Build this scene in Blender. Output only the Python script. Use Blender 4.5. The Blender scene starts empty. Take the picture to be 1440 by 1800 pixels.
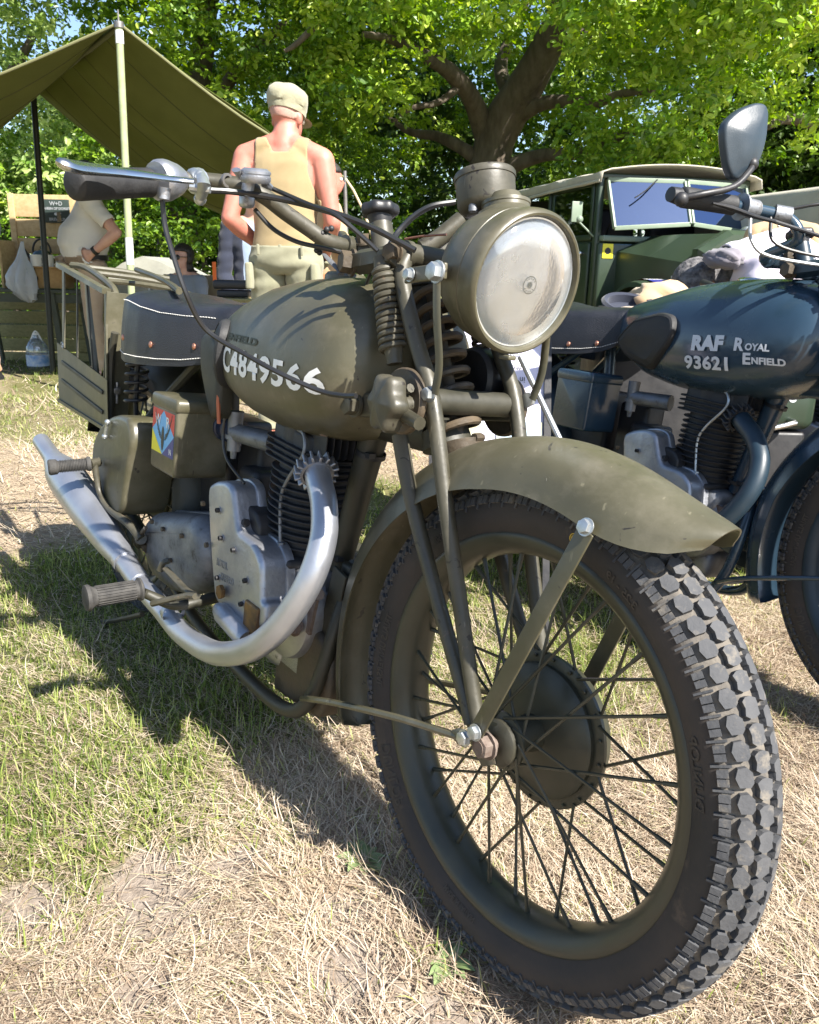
import bpy, bmesh, math, random
import numpy as np
from math import sin, cos, pi, radians, sqrt, atan2
from mathutils import Vector, Matrix
random.seed(7); rng = np.random.default_rng(11)
SC = bpy.context.scene

# ------------------------------------------------------------------ camera (photographer crouching at the right front of the bike)
LEAN = radians(5.8)
def _rig():
    C = np.array([2.005, -.733, .809]); ya, pi_, ro = np.radians([141.851, 12.977, 7.144])
    F = np.array([cos(ya)*cos(pi_), sin(ya)*cos(pi_), -sin(pi_)])
    R = np.cross(F, [0, 0, 1]); R /= np.linalg.norm(R); U = np.cross(R, F)
    R, U = cos(ro)*R+sin(ro)*U, -sin(ro)*R+cos(ro)*U
    return C, F, R, U
LC, LF, LR, LU = _rig()
def _world():                         # world axes seen from the leaning bike's frame: 16.2 deg pitch, 1.2 deg roll
    p, r = np.radians([16.2, 1.2]); n = -sin(p)*LF+cos(p)*(sin(r)*LR+cos(r)*LU)
    x = np.array([1, 0, 0])-n*n[0]; x /= np.linalg.norm(x)
    return np.array([x, np.cross(n, x), n])
WM = _world()
CW, FW, RW, UW = WM@LC+np.array([0, 0, .0223]), WM@LF, WM@LR, WM@LU
FOC = 1443.2
cam = bpy.data.cameras.new('camera'); camo = bpy.data.objects.new('camera', cam); SC.collection.objects.link(camo)
cam.sensor_fit = 'HORIZONTAL'; cam.sensor_width = 36; cam.lens = 36*FOC/1440; cam.clip_start = .02; cam.clip_end = 2000
M = Matrix(((RW[0], UW[0], -FW[0], CW[0]), (RW[1], UW[1], -FW[1], CW[1]), (RW[2], UW[2], -FW[2], CW[2]), (0, 0, 0, 1)))
camo.matrix_world = M; SC.camera = camo
cam.dof.use_dof = True; cam.dof.focus_distance = 1.15; cam.dof.aperture_fstop = 5.6; cam.lens_unit = 'MILLIMETERS'
cam.dof.aperture_fstop = 32
# ------------------------------------------------------------------ daylight
SUN = Vector((1.0, .165, .98)).normalized()
w = bpy.data.worlds.new('World'); SC.world = w; w.use_nodes = True
nt = w.node_tree; nt.nodes.clear()
sky = nt.nodes.new('ShaderNodeTexSky'); sky.sky_type = 'NISHITA'; sky.sun_disc = False
sky.sun_elevation = math.asin(SUN.z); sky.sun_rotation = math.atan2(SUN.x, SUN.y)
sky.air_density = 1.0; sky.dust_density = .6; sky.ozone_density = 1.6
bg = nt.nodes.new('ShaderNodeBackground'); bg.inputs[1].default_value = .078
wo = nt.nodes.new('ShaderNodeOutputWorld')
nt.links.new(sky.outputs[0], bg.inputs[0]); nt.links.new(bg.outputs[0], wo.inputs[0])
sl = bpy.data.lights.new('sun', 'SUN'); sl.energy = 5.0; sl.angle = radians(.53); sl.color = (1, .95, .87)
so = bpy.data.objects.new('sun', sl); SC.collection.objects.link(so)
so.rotation_euler = SUN.to_track_quat('Z', 'Y').to_euler()
SC.view_settings.view_transform = 'Standard'; SC.view_settings.look = 'None'
SC.view_settings.exposure = 1.58; SC.view_settings.gamma = 1; SC.view_settings.use_curve_mapping = False
SC.cycles.max_bounces = 7; SC.cycles.transparent_max_bounces = 12
SC.cycles.diffuse_bounces = 3; SC.cycles.glossy_bounces = 3; SC.cycles.transmission_bounces = 5

# ------------------------------------------------------------------ placing helpers
def V(u, v, y):                       # photo pixel -> point of the front bike's own frame at sideways offset y
    d = LF+LR*(u-720)/FOC+LU*(900-v)/FOC
    return Vector(LC+d*(y-LC[1])/d[1])
def Vx(u, v, x):
    d = LF+LR*(u-720)/FOC+LU*(900-v)/FOC
    return Vector(LC+d*(x-LC[0])/d[0])
def at(u, v, D):                      # photo pixel -> world point at horizontal distance D
    d = FW+RW*(u-720)/FOC+UW*(900-v)/FOC
    return Vector(CW+d*D/sqrt(d[0]**2+d[1]**2))
def gnd(u, v, z=0):
    d = FW+RW*(u-720)/FOC+UW*(900-v)/FOC
    return Vector(CW+d*(z-CW[2])/d[2])

# ------------------------------------------------------------------ mesh building
class MB:
    def __init__(s): s.v = []; s.f = []; s.m = []
    def add(s, vs, fs, m=0):
        o = len(s.v); s.v += [tuple(p) for p in vs]; s.f += [tuple(i+o for i in f) for f in fs]; s.m += [m]*len(fs)
        return s
    def mesh(s, name, mats, angle=38, smooth=True):
        me = bpy.data.meshes.new(name); me.from_pydata(s.v, [], s.f)
        for m in mats: me.materials.append(m)
        if len(mats) > 1: me.polygons.foreach_set('material_index', s.m)
        bm = bmesh.new(); bm.from_mesh(me); bmesh.ops.recalc_face_normals(bm, faces=bm.faces); bm.to_mesh(me); bm.free()
        if smooth:
            me.polygons.foreach_set('use_smooth', [True]*len(me.polygons)); me.set_sharp_from_angle(angle=radians(angle))
        return me
def link(o, parent=None):
    SC.collection.objects.link(o)
    if parent: o.parent = parent
    return o
def part(name, mb, mats, parent=None, label=None, kind=None, angle=38, smooth=True):
    if not isinstance(mats, (list, tuple)): mats = [mats]
    me = mb.mesh(name, mats, angle, smooth) if isinstance(mb, MB) else mb
    o = link(bpy.data.objects.new(name, me), parent)
    if label: o['label'] = label
    if kind: o['kind'] = kind
    return o
def thing(name, label, cat, group=None, loc=(0, 0, 0), rz=0):
    o = link(bpy.data.objects.new(name, None)); o.location = loc; o.rotation_euler = (0, 0, rz); o.empty_display_size = .1
    o['label'] = label; o['category'] = cat
    if group: o['group'] = group
    return o
def tag(o, label, cat, group=None):
    o['label'] = label; o['category'] = cat
    if group: o['group'] = group
    return o
def copy_tree(o, parent=None):
    c = o.copy(); SC.collection.objects.link(c); c.parent = parent
    for ch in list(o.children): copy_tree(ch, c)
    return c
def frame(n, hint=None):
    n = Vector(n).normalized(); h = Vector(hint) if hint else (Vector((0, 0, 1)) if abs(n.z) < .9 else Vector((1, 0, 0)))
    a = (h-n*h.dot(n)).normalized(); b = n.cross(a)
    return a, b, n
def smooth_path(P, k=6):
    P = [Vector(p) for p in P]
    if len(P) < 3 or k <= 1: return P
    out = []
    for i in range(len(P)-1):
        p0 = P[i-1] if i else P[0]*2-P[1]; p1 = P[i]; p2 = P[i+1]; p3 = P[i+2] if i+2 < len(P) else P[-1]*2-P[-2]
        for j in range(k):
            t = j/k
            out.append(.5*((2*p1)+(p2-p0)*t+(2*p0-5*p1+4*p2-p3)*t*t+(3*p1-p0-3*p2+p3)*t**3))
    return out+[P[-1]]
def lerp_list(L, n):
    if not isinstance(L, (list, tuple)): return [L]*n
    return [float(np.interp(i/(n-1)*(len(L)-1), range(len(L)), L)) for i in range(n)]
def tube(mb, P, r, n=10, k=5, cap=True, m=0, flat=None, hint=None):
    Q = smooth_path(P, k); R = lerp_list(r, len(Q)); vs = []; fs = []
    a = None
    for i, p in enumerate(Q):
        t = (Q[min(i+1, len(Q)-1)]-Q[max(i-1, 0)])
        t = t.normalized() if t.length > 1e-9 else Vector((0, 0, 1))
        if a is None: a, b, _ = frame(t, hint)
        else:
            a = (a-t*a.dot(t)).normalized(); b = t.cross(a)
        for j in range(n):
            th = 2*pi*j/n
            vs.append(p+(a*cos(th)*R[i]*(flat or 1))+(b*sin(th)*R[i]))
    for i in range(len(Q)-1):
        for j in range(n):
            fs.append((i*n+j, i*n+(j+1) % n, (i+1)*n+(j+1) % n, (i+1)*n+j))
    if cap: fs += [tuple(range(n))[::-1], tuple((len(Q)-1)*n+j for j in range(n))]
    return mb.add(vs, fs, m)
def lathe(mb, prof, o, ax, n=24, m=0, hint=None, closed=False, flat=1, a0=0, a1=2*pi):
    a, b, c = frame(ax, hint); o = Vector(o); vs = []; fs = []; full = abs(a1-a0-2*pi) < 1e-6; K = n if full else n+1
    for (r, h) in prof:
        for j in range(K):
            th = a0+(a1-a0)*j/n
            vs.append(o+a*(r*cos(th))+b*(r*sin(th)*flat)+c*h)
    L = len(prof)
    for i in range(L-1 if not closed else L):
        i2 = (i+1) % L
        for j in range(n):
            j2 = (j+1) % K
            fs.append((i*K+j, i*K+j2, i2*K+j2, i2*K+j))
    if not closed and full:
        if prof[0][0] > 1e-5: fs.append(tuple(range(K))[::-1])
        if prof[-1][0] > 1e-5: fs.append(tuple((L-1)*K+j for j in range(K)))
    return mb.add(vs, fs, m)
def loft(mb, secs, m=0, cap=True, close=True):
    n = len(secs[0]); vs = [p for s in secs for p in s]; fs = []
    for i in range(len(secs)-1):
        for j in range(n if close else n-1):
            fs.append((i*n+j, i*n+(j+1) % n, (i+1)*n+(j+1) % n, (i+1)*n+j))
    if cap: fs += [tuple(range(n))[::-1], tuple((len(secs)-1)*n+j for j in range(n))]
    return mb.add(vs, fs, m)
def offset2(P, d):                    # inset of a 2D outline
    n = len(P); out = []
    A = sum(P[i][0]*P[(i+1) % n][1]-P[(i+1) % n][0]*P[i][1] for i in range(n)); sg = 1 if A > 0 else -1
    for i in range(n):
        a = Vector(P[i])-Vector(P[i-1]); b = Vector(P[(i+1) % n])-Vector(P[i])
        if a.length < 1e-9: a = b
        if b.length < 1e-9: b = a
        na = Vector((-a.y, a.x)).normalized()*sg; nb = Vector((-b.y, b.x)).normalized()*sg
        q = na+nb; q = q.normalized() if q.length > 1e-6 else na
        k = min(1/max(q.dot(na), .5), 1.6); out.append((P[i][0]+q.x*d*k, P[i][1]+q.y*d*k))
    return out
def round_poly(P, r, k=4):
    n = len(P); out = []
    for i in range(n):
        p = Vector(P[i]); a = Vector(P[i-1])-p; b = Vector(P[(i+1) % n])-p
        d = min(r, a.length*.45, b.length*.45); s = p+a.normalized()*d; e = p+b.normalized()*d
        for j in range(k+1):
            t = j/k; out.append(tuple(s*(1-t)**2+p*2*t*(1-t)+e*t*t))
    return out
def slab(mb, P, o, a, b, n, t, r=.004, k=3, m=0, both=False, dome=0):
    """outline P (2D, in axes a,b from o) extruded t along n (the outer face), edge of the outer face rounded by r"""
    o, a, b, n = map(Vector, (o, a, b, n)); secs = []
    def ring(Q, h): return [o+a*q[0]+b*q[1]+n*h for q in Q]
    if both:
        for i in range(k): 
            th = pi/2*i/k; secs.append(ring(offset2(P, r*(1-sin(th))), r*(1-cos(th))))
    secs.append(ring(P, r if both else 0))
    for i in range(k+1):
        th = pi/2*i/k; secs.append(ring(offset2(P, r*(1-cos(th))), t-r+r*sin(th)))
    if dome:
        c = Vector((sum(p[0] for p in P)/len(P), sum(p[1] for p in P)/len(P)))
        for s_, h in ((.7, .6), (.4, .9), (.1, 1)):
            Q = offset2(P, r); secs.append(ring([(c.x+(q[0]-c.x)*s_, c.y+(q[1]-c.y)*s_) for q in Q], t+dome*h))
    return loft(mb, secs, m)
def box(mb, c, s, R=None, r=0, m=0):
    """centre c, full size s, rotation matrix R, bevel r"""
    c = Vector(c); hx, hy, hz = s[0]/2, s[1]/2, s[2]/2; R = R or Matrix.Identity(3)
    a, b, n = R@Vector((1, 0, 0)), R@Vector((0, 1, 0)), R@Vector((0, 0, 1))
    P = [(-hx, -hy), (hx, -hy), (hx, hy), (-hx, hy)]
    if r <= 0:
        return loft(mb, [[c+a*p[0]+b*p[1]+n*h for p in P] for h in (-hz, hz)], m)
    r = min(r, hx*.9, hy*.9, hz*.9)
    return slab(mb, round_poly(P, r*1.3, 3), c-n*hz, a, b, n, 2*hz, r*.999, 3, m, both=True)
def beam(mb, p, q, w, h, hint=(0, 0, 1), r=0, m=0):
    p, q = Vector(p), Vector(q); a, b, n = frame(q-p, hint)
    Rm = Matrix((b, a, n)).transposed()
    return box(mb, (p+q)/2, (w, h, (q-p).length), Rm, r, m)
def hexbolt(mb, p, ax, r=.008, h=.006, m=0, washer=True):
    a, b, n = frame(ax); p = Vector(p)
    if washer: lathe(mb, [(r*1.25, 0), (r*1.25, h*.25)], p, n, 14, m)
    P = [(r*cos(i*pi/3), r*sin(i*pi/3)) for i in range(6)]
    slab(mb, P, p+n*h*.25, a, b, n, h, r*.12, 2, m); return mb
def ball(mb, c, r, n=10, m=0, sc=(1, 1, 1)):
    c = Vector(c); vs = []; fs = []; K = max(5, n//2+1)
    for i in range(1, K):
        ph = pi*i/K
        for j in range(n): vs.append((c.x+sc[0]*r*sin(ph)*cos(2*pi*j/n), c.y+sc[1]*r*sin(ph)*sin(2*pi*j/n), c.z+sc[2]*r*cos(ph)))
    t = len(vs); vs += [(c.x, c.y, c.z+sc[2]*r), (c.x, c.y, c.z-sc[2]*r)]
    for i in range(K-2):
        for j in range(n): fs.append((i*n+j, (i+1)*n+j, (i+1)*n+(j+1) % n, i*n+(j+1) % n))
    for j in range(n): fs.append((t, j, (j+1) % n)); fs.append((t+1, (K-2)*n+(j+1) % n, (K-2)*n+j))
    return mb.add(vs, fs, m)
def coil(mb, p, q, R, r, turns, n=8, seg=16, m=0, R2=None):
    p, q = Vector(p), Vector(q); a, b, c = frame(q-p); L = (q-p).length; pts = []
    N = int(turns*seg)
    for i in range(N+1):
        t = i/N; th = 2*pi*turns*t; rr = R+((R2 or R)-R)*t
        pts.append(p+c*L*t+a*rr*cos(th)+b*rr*sin(th))
    return tube(mb, pts, r, n, 1, True, m)

def text_mesh(txt, size=1, bold=0, extrude=0, align='LEFT', shear=0, space=1, res=3, line=1):
    cu = bpy.data.curves.new('txt', 'FONT'); cu.body = txt; cu.size = size; cu.offset = bold; cu.extrude = extrude
    cu.align_x = align; cu.shear = shear; cu.space_character = space; cu.resolution_u = res; cu.space_line = line
    o = bpy.data.objects.new('txt', cu); SC.collection.objects.link(o)
    me = bpy.data.meshes.new_from_object(o.evaluated_get(bpy.context.evaluated_depsgraph_get()))
    bpy.data.objects.remove(o); bpy.data.curves.remove(cu)
    me.materials.clear()
    return me
def warp(me, fn, sub=0):
    """split long edges, then move every vertex of a flat text mesh with fn(x, y, z)"""
    bm = bmesh.new(); bm.from_mesh(me); bmesh.ops.triangulate(bm, faces=bm.faces)
    if sub:
        for _ in range(5):
            E = [e for e in bm.edges if e.calc_length() > sub]
            if not E: break
            bmesh.ops.subdivide_edges(bm, edges=E, cuts=1)
            bmesh.ops.triangulate(bm, faces=[f for f in bm.faces if len(f.verts) > 3])
    for v in bm.verts: v.co = fn(*v.co)
    bm.to_mesh(me); bm.free(); return me

# ------------------------------------------------------------------ materials
def N(nt, t, **kw):
    n = nt.nodes.new('ShaderNode'+t)
    for k, v in kw.items(): setattr(n, k, v)
    return n
def mat(name, c1, c2=None, scale=6, rough=.5, r2=None, metal=0, bump=0, bscale=150, spec=.5, detail=6, mixlo=.35, mixhi=.65,
        c3=None, c3scale=25, c3lo=.6, c3hi=.7, coat=0, trans=0, sheen=0, sss=0, stretch=None, lump=0, lscale=20, chips=None):
    m = bpy.data.materials.new(name); m.use_nodes = True; nt = m.node_tree; B = nt.nodes['Principled BSDF']; L = nt.links.new
    B.inputs['Base Color'].default_value = (*c1, 1); B.inputs['Roughness'].default_value = rough
    B.inputs['Metallic'].default_value = metal; B.inputs['Specular IOR Level'].default_value = spec
    B.inputs['Coat Weight'].default_value = coat; B.inputs['Coat Roughness'].default_value = .12
    B.inputs['Sheen Weight'].default_value = sheen
    if sss: B.inputs['Subsurface Weight'].default_value = sss; B.inputs['Subsurface Radius'].default_value = (.02, .008, .004)
    tc = N(nt, 'TexCoord'); mp = N(nt, 'Mapping'); L(tc.outputs['Object'], mp.inputs[0])
    if stretch: mp.inputs['Scale'].default_value = stretch
    if c2:
        n1 = N(nt, 'TexNoise'); n1.inputs['Scale'].default_value = scale; n1.inputs['Detail'].default_value = detail; n1.inputs['Roughness'].default_value = .6
        L(mp.outputs[0], n1.inputs[0])
        mr = N(nt, 'MapRange'); mr.inputs[1].default_value = mixlo; mr.inputs[2].default_value = mixhi; L(n1.outputs[0], mr.inputs[0])
        mx = N(nt, 'Mix', data_type='RGBA'); mx.inputs[6].default_value = (*c1, 1); mx.inputs[7].default_value = (*c2, 1)
        L(mr.outputs[0], mx.inputs[0]); out = mx.outputs[2]
        if c3:
            n3 = N(nt, 'TexNoise'); n3.inputs['Scale'].default_value = c3scale; n3.inputs['Detail'].default_value = 8; n3.inputs['Roughness'].default_value = .7
            L(mp.outputs[0], n3.inputs[0]); m3 = N(nt, 'MapRange'); m3.inputs[1].default_value = c3lo; m3.inputs[2].default_value = c3hi; L(n3.outputs[0], m3.inputs[0])
            x3 = N(nt, 'Mix', data_type='RGBA'); x3.inputs[7].default_value = (*c3, 1); L(m3.outputs[0], x3.inputs[0]); L(out, x3.inputs[6]); out = x3.outputs[2]
        if chips:                     # (colour, scale, threshold): small hard-edged spots of wear, plus faint streaks
            cc, cs, ct = chips; n4 = N(nt, 'TexNoise'); n4.inputs['Scale'].default_value = cs; n4.inputs['Detail'].default_value = 3; n4.inputs['Distortion'].default_value = .8; L(mp.outputs[0], n4.inputs[0])
            m4 = N(nt, 'MapRange'); m4.inputs[1].default_value = ct; m4.inputs[2].default_value = ct+.02; L(n4.outputs[0], m4.inputs[0])
            x4 = N(nt, 'Mix', data_type='RGBA'); x4.inputs[7].default_value = (*cc, 1); L(m4.outputs[0], x4.inputs[0]); L(out, x4.inputs[6]); out = x4.outputs[2]
            mp5 = N(nt, 'Mapping'); mp5.inputs['Scale'].default_value = (1, 1, .12); mp5.inputs['Rotation'].default_value = (.3, .5, 0); L(tc.outputs['Object'], mp5.inputs[0]); n5 = N(nt, 'TexNoise'); n5.inputs['Scale'].default_value = 130; n5.inputs['Detail'].default_value = 2; L(mp5.outputs[0], n5.inputs[0])
            m5 = N(nt, 'MapRange'); m5.inputs[1].default_value = .70; m5.inputs[2].default_value = .74; m5.inputs[4].default_value = .55; L(n5.outputs[0], m5.inputs[0])
            x5 = N(nt, 'Mix', data_type='RGBA'); x5.inputs[7].default_value = (c2[0]*2.1, c2[1]*2.1, c2[2]*2.3, 1); L(m5.outputs[0], x5.inputs[0]); L(out, x5.inputs[6]); out = x5.outputs[2]
        L(out, B.inputs['Base Color'])
        if r2 is not None:
            rr = N(nt, 'MapRange'); rr.inputs[1].default_value = mixlo; rr.inputs[2].default_value = mixhi
            rr.inputs[3].default_value = rough; rr.inputs[4].default_value = r2; L(n1.outputs[0], rr.inputs[0]); L(rr.outputs[0], B.inputs['Roughness'])
    if bump or lump:
        bu = N(nt, 'Bump'); bu.inputs['Strength'].default_value = bump or .01; bu.inputs['Distance'].default_value = .002
        nb = N(nt, 'TexNoise'); nb.inputs['Scale'].default_value = bscale; nb.inputs['Detail'].default_value = 4
        L(mp.outputs[0], nb.inputs[0]); L(nb.outputs[0], bu.inputs['Height']); L(bu.outputs[0], B.inputs['Normal'])
        if lump:
            b2 = N(nt, 'Bump'); b2.inputs['Strength'].default_value = lump; b2.inputs['Distance'].default_value = .012
            n2 = N(nt, 'TexNoise'); n2.inputs['Scale'].default_value = lscale; n2.inputs['Detail'].default_value = 2
            L(mp.outputs[0], n2.inputs[0]); L(n2.outputs[0], b2.inputs['Height']); L(bu.outputs[0], b2.inputs['Normal']); L(b2.outputs[0], B.inputs['Normal'])
    return m
def flat(name, c, rough=.6, metal=0, **k): return mat(name, c, None, rough=rough, metal=metal, **k)
MA = dict(
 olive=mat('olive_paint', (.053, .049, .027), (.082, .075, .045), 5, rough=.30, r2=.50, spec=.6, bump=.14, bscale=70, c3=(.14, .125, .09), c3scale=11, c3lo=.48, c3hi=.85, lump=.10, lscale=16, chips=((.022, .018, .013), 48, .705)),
 olive2=mat('olive_paint_worn_shade', (.038, .035, .023), (.066, .060, .042), 22, rough=.38, r2=.6, bump=.16, bscale=120, c3=(.16, .10, .065), c3scale=45, c3lo=.62, c3hi=.76, chips=((.02, .016, .012), 60, .66)),  # chipped, rusty olive, its base darkened to put shade into the colour
 olive_dark=mat('olive_paint_shade', (.022, .021, .014), (.038, .035, .023), 18, rough=.45, r2=.62, bump=.15, bscale=130),  # darker copy of the olive, shade put into the colour
 wheelp=mat('olive_wheel_paint_shade', (.030, .031, .021), (.045, .044, .029), 16, rough=.33, r2=.5, bump=.08, bscale=90),  # wheel olive with the darkness of its shaded side put into the colour
 blue=mat('blue_grey_paint', (.019, .040, .064), (.025, .048, .074), 6, rough=.2, r2=.3, coat=.35),
 blue2=mat('blue_grey_satin', (.009, .022, .036), (.014, .030, .046), 14, rough=.38, r2=.5, bump=.08, bscale=100),
 green=mat('dark_green_paint', (.020, .035, .022), (.028, .045, .028), 8, rough=.33, r2=.45),
 rubber=mat('tyre_rubber', (.016, .015, .015), (.045, .036, .030), 9, rough=.72, r2=.9, bump=.25, bscale=120, c3=(.12, .085, .06), c3scale=14, c3lo=.6, c3hi=.8),
 tread=mat('tyre_tread', (.040, .042, .047), (.072, .073, .077), 30, rough=.75, r2=.9, bump=.3, bscale=260, c3=(.19, .165, .13), c3scale=38, c3lo=.54, c3hi=.74),
 dirt_rubber=mat('dusty_rubber', (.16, .14, .115), (.07, .065, .06), 40, rough=.92, bump=.4, bscale=300),
 grip=mat('grip_rubber', (.012, .012, .013), (.022, .022, .023), 40, rough=.6, r2=.75, bump=.25, bscale=300),
 peg=mat('peg_rubber', (.026, .025, .024), (.055, .052, .048), 60, rough=.8, bump=.2, bscale=300),
 leather=mat('saddle_leather', (.010, .011, .015), (.017, .018, .023), 12, rough=.34, r2=.5, bump=.6, bscale=420),
 stitch=flat('stitch_thread', (.72, .70, .66), .8),
 copper=mat('copper_rivet', (.55, .25, .17), (.42, .2, .14), 60, rough=.4, metal=.8),
 alloy=mat('cast_alloy', (.42, .43, .46), (.27, .28, .31), 9, rough=.36, r2=.55, metal=.85, bump=.35, bscale=160, c3=(.07, .06, .05), c3scale=30, c3lo=.62, c3hi=.75, lump=.15, lscale=18),
 alloy_dull=mat('dull_alloy', (.26, .27, .29), (.15, .155, .165), 14, rough=.48, r2=.65, metal=.75, bump=.45, bscale=180, c3=(.06, .05, .04), c3scale=28, c3lo=.56, c3hi=.7),
 silver=mat('aluminium_paint', (.36, .375, .42), (.42, .435, .47), 12, rough=.33, r2=.44, metal=.78, bump=.1, bscale=200, c3=(.25, .25, .26), c3scale=30, c3lo=.7, c3hi=.8),
 chrome=mat('bright_steel', (.66, .66, .66), (.5, .5, .5), 30, rough=.16, r2=.3, metal=1),
 zinc=mat('zinc_bolt', (.52, .55, .57), (.36, .38, .39), 60, rough=.35, r2=.5, metal=.85, bump=.1),
 steel=mat('dull_steel', (.30, .29, .28), (.18, .165, .15), 50, rough=.42, r2=.6, metal=.85, bump=.15),
 rust=mat('rusty_steel', (.11, .075, .06), (.19, .15, .125), 60, rough=.7, metal=.3, bump=.4, bscale=300),
 black=mat('black_enamel', (.012, .012, .014), (.022, .021, .022), 20, rough=.42, r2=.6, bump=.15),
 blackm=mat('black_cylinder_paint', (.012, .013, .016), (.03, .029, .03), 26, rough=.5, r2=.7, bump=.25, bscale=160),
 cable=mat('black_cable', (.014, .014, .015), None, rough=.35),
 brass=mat('brass', (.42, .27, .08), (.28, .17, .05), 50, rough=.38, metal=.85),
 brassy=mat('stained_brass', (.22, .12, .035), (.08, .05, .03), 40, rough=.5, metal=.6),
 white=flat('white_paint', (.78, .78, .76), .5), greywhite=flat('off_white_stencil', (.55, .57, .60), .55),
 glass=None, red=flat('red_print', (.60, .03, .035), .4), lblue=flat('light_blue_print', (.13, .42, .75), .4),
 yellow=flat('yellow_print', (.80, .70, .03), .4), navy=flat('navy_print', (.035, .04, .22), .4), ink=flat('dark_print', (.03, .035, .03), .5),
 dkgreen=flat('faded_print', (.035, .038, .018), .6), navyrub=mat('navy_hose', (.008, .015, .04), None, rough=.4), orange=flat('orange_wire', (.45, .12, .04), .5),
 greas=mat('oily_metal', (.035, .028, .020), (.09, .065, .038), 18, rough=.45, r2=.75, bump=.5, bscale=120),
)
def clearglass(name, tint=(1, 1, 1), rough=.02, ior=1.45, bump=0):
    m = bpy.data.materials.new(name); m.use_nodes = True; nt = m.node_tree; B = nt.nodes['Principled BSDF']
    B.inputs['Base Color'].default_value = (*tint, 1); B.inputs['Roughness'].default_value = rough
    B.inputs['Transmission Weight'].default_value = 1; B.inputs['IOR'].default_value = ior
    if bump:
        b = N(nt, 'Bump'); b.inputs['Strength'].default_value = bump; b.inputs['Distance'].default_value = .001
        n = N(nt, 'TexNoise'); n.inputs['Scale'].default_value = 330; n.inputs['Detail'].default_value = 2
        t = N(nt, 'TexCoord'); nt.links.new(t.outputs['Object'], n.inputs[0]); nt.links.new(n.outputs[0], b.inputs['Height']); nt.links.new(b.outputs[0], B.inputs['Normal'])
    return m
MA['glass'] = clearglass('clear_glass')
# ------------------------------------------------------------------ ground and planting
def gz(x, y):                          # the field falls gently towards the camera under the bikes
    t = (1.37-x)*.0163
    return np.clip(t, -.02, .045)
def vnoise(x, y, s, seed=0):           # smooth value noise with numpy
    x = np.asarray(x)*s; y = np.asarray(y)*s; xi = np.floor(x).astype(int); yi = np.floor(y).astype(int); fx = x-xi; fy = y-yi
    fx = fx*fx*(3-2*fx); fy = fy*fy*(3-2*fy)
    def h(a, b):
        n = (a*374761393+b*668265263+seed*974711) & 0x7fffffff; n = ((n ^ (n >> 13))*1274126177) & 0x7fffffff
        return ((n ^ (n >> 16)) & 0xffff)/65535.
    return (h(xi, yi)*(1-fx)+h(xi+1, yi)*fx)*(1-fy)+(h(xi, yi+1)*(1-fx)+h(xi+1, yi+1)*fx)*fy
def fbm(x, y, s, seed=0, o=4): return sum(vnoise(x, y, s*2**i, seed+i)*.5**(i+1) for i in range(o))/(1-.5**o)
MUD = [(1.005, -.335, .10), (1.03, -.21, .05), (.93, -.50, .07), (1.30, -.17, .08), (1.45, -.13, .09), (1.16, -.40, .05), (1.20, -.12, .05)]
def mudmask(x, y):
    m = np.zeros_like(x)
    for a, b, r in MUD:
        d = np.hypot((x-a), (y-b)*1.2)/r*(1+.5*(fbm(x, y, 18, 5)-.5)*2); m = np.maximum(m, np.clip(1.5-d, 0, 1))
    return m
def dryness(x, y):
    n = fbm(x, y, 2.2, 3); d = (x-.58)/.55+(n-.5)*2.6
    d = np.where(y > .25, d*.6+.45*(n-.35)+.12, d)
    far = fbm(x, y, 1.1, 9); d = np.where(x < -.2, (far-.47)*3.2+.15, d)
    d = np.where((y > .55) & (y < 1.0) & (x > .6), d-.35, d)
    return np.clip(d, 0, 1)
def bump_z(x, y): return gz(x, y)+(fbm(x, y, 7, 21)-.5)*.022-mudmask(x, y)*.010+(fbm(x, y, 30, 8)-.5)*.008
def axis(lo, hi, mid0, mid1, step):
    a = [mid0]; s = step
    while a[-1] > lo: s *= 1.22; a.append(a[-1]-s)
    b = list(np.arange(mid0, mid1, step)); c = [mid1]; s = step
    while c[-1] < hi: s *= 1.22; c.append(c[-1]+s)
    return np.array(a[::-1][:-1]+b+c)
gxs, gys = axis(-160, 60, -1.2, 1.9, .02), axis(-80, 130, -.9, 1.6, .02)
GX, GY = np.meshgrid(gxs, gys, indexing='ij'); GZ = bump_z(GX, GY)
GZ = np.where((np.abs(GX) > 6) | (np.abs(GY) > 6), gz(GX, GY), GZ)
nx_, ny_ = GX.shape; idx = np.arange(nx_*ny_).reshape(nx_, ny_)
fa = np.stack([idx[:-1, :-1], idx[1:, :-1], idx[1:, 1:], idx[:-1, 1:]], -1).reshape(-1, 4)
def fastmesh(name, verts, faces4=None, faces3=None, smooth=False):
    me = bpy.data.meshes.new(name); verts = np.asarray(verts, np.float32); me.vertices.add(len(verts)); me.vertices.foreach_set('co', verts.ravel())
    ls = []; st = []; tot = 0
    for F_ in (faces4, faces3):
        if F_ is not None and len(F_): ls.append(np.asarray(F_, np.int32).ravel()); k = F_.shape[1]; st.append(np.arange(len(F_))*k+tot); tot += len(F_)*k
    li = np.concatenate(ls); ss = np.concatenate(st)
    me.loops.add(len(li)); me.loops.foreach_set('vertex_index', li); me.polygons.add(len(ss)); me.polygons.foreach_set('loop_start', ss.astype(np.int32))
    me.update(calc_edges=True); me.polygons.foreach_set('use_smooth', np.full(len(ss), smooth)); return me
gme = fastmesh('ground', np.stack([GX, GY, GZ], -1).reshape(-1, 3), fa, None, True)
dry = dryness(GX, GY).ravel(); mud = mudmask(GX, GY).ravel()
at_ = gme.color_attributes.new('cover', 'FLOAT_COLOR', 'POINT'); at_.data.foreach_set('color', np.stack([dry, mud, dry*0, dry*0+1], -1).astype(np.float32).ravel())
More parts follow.
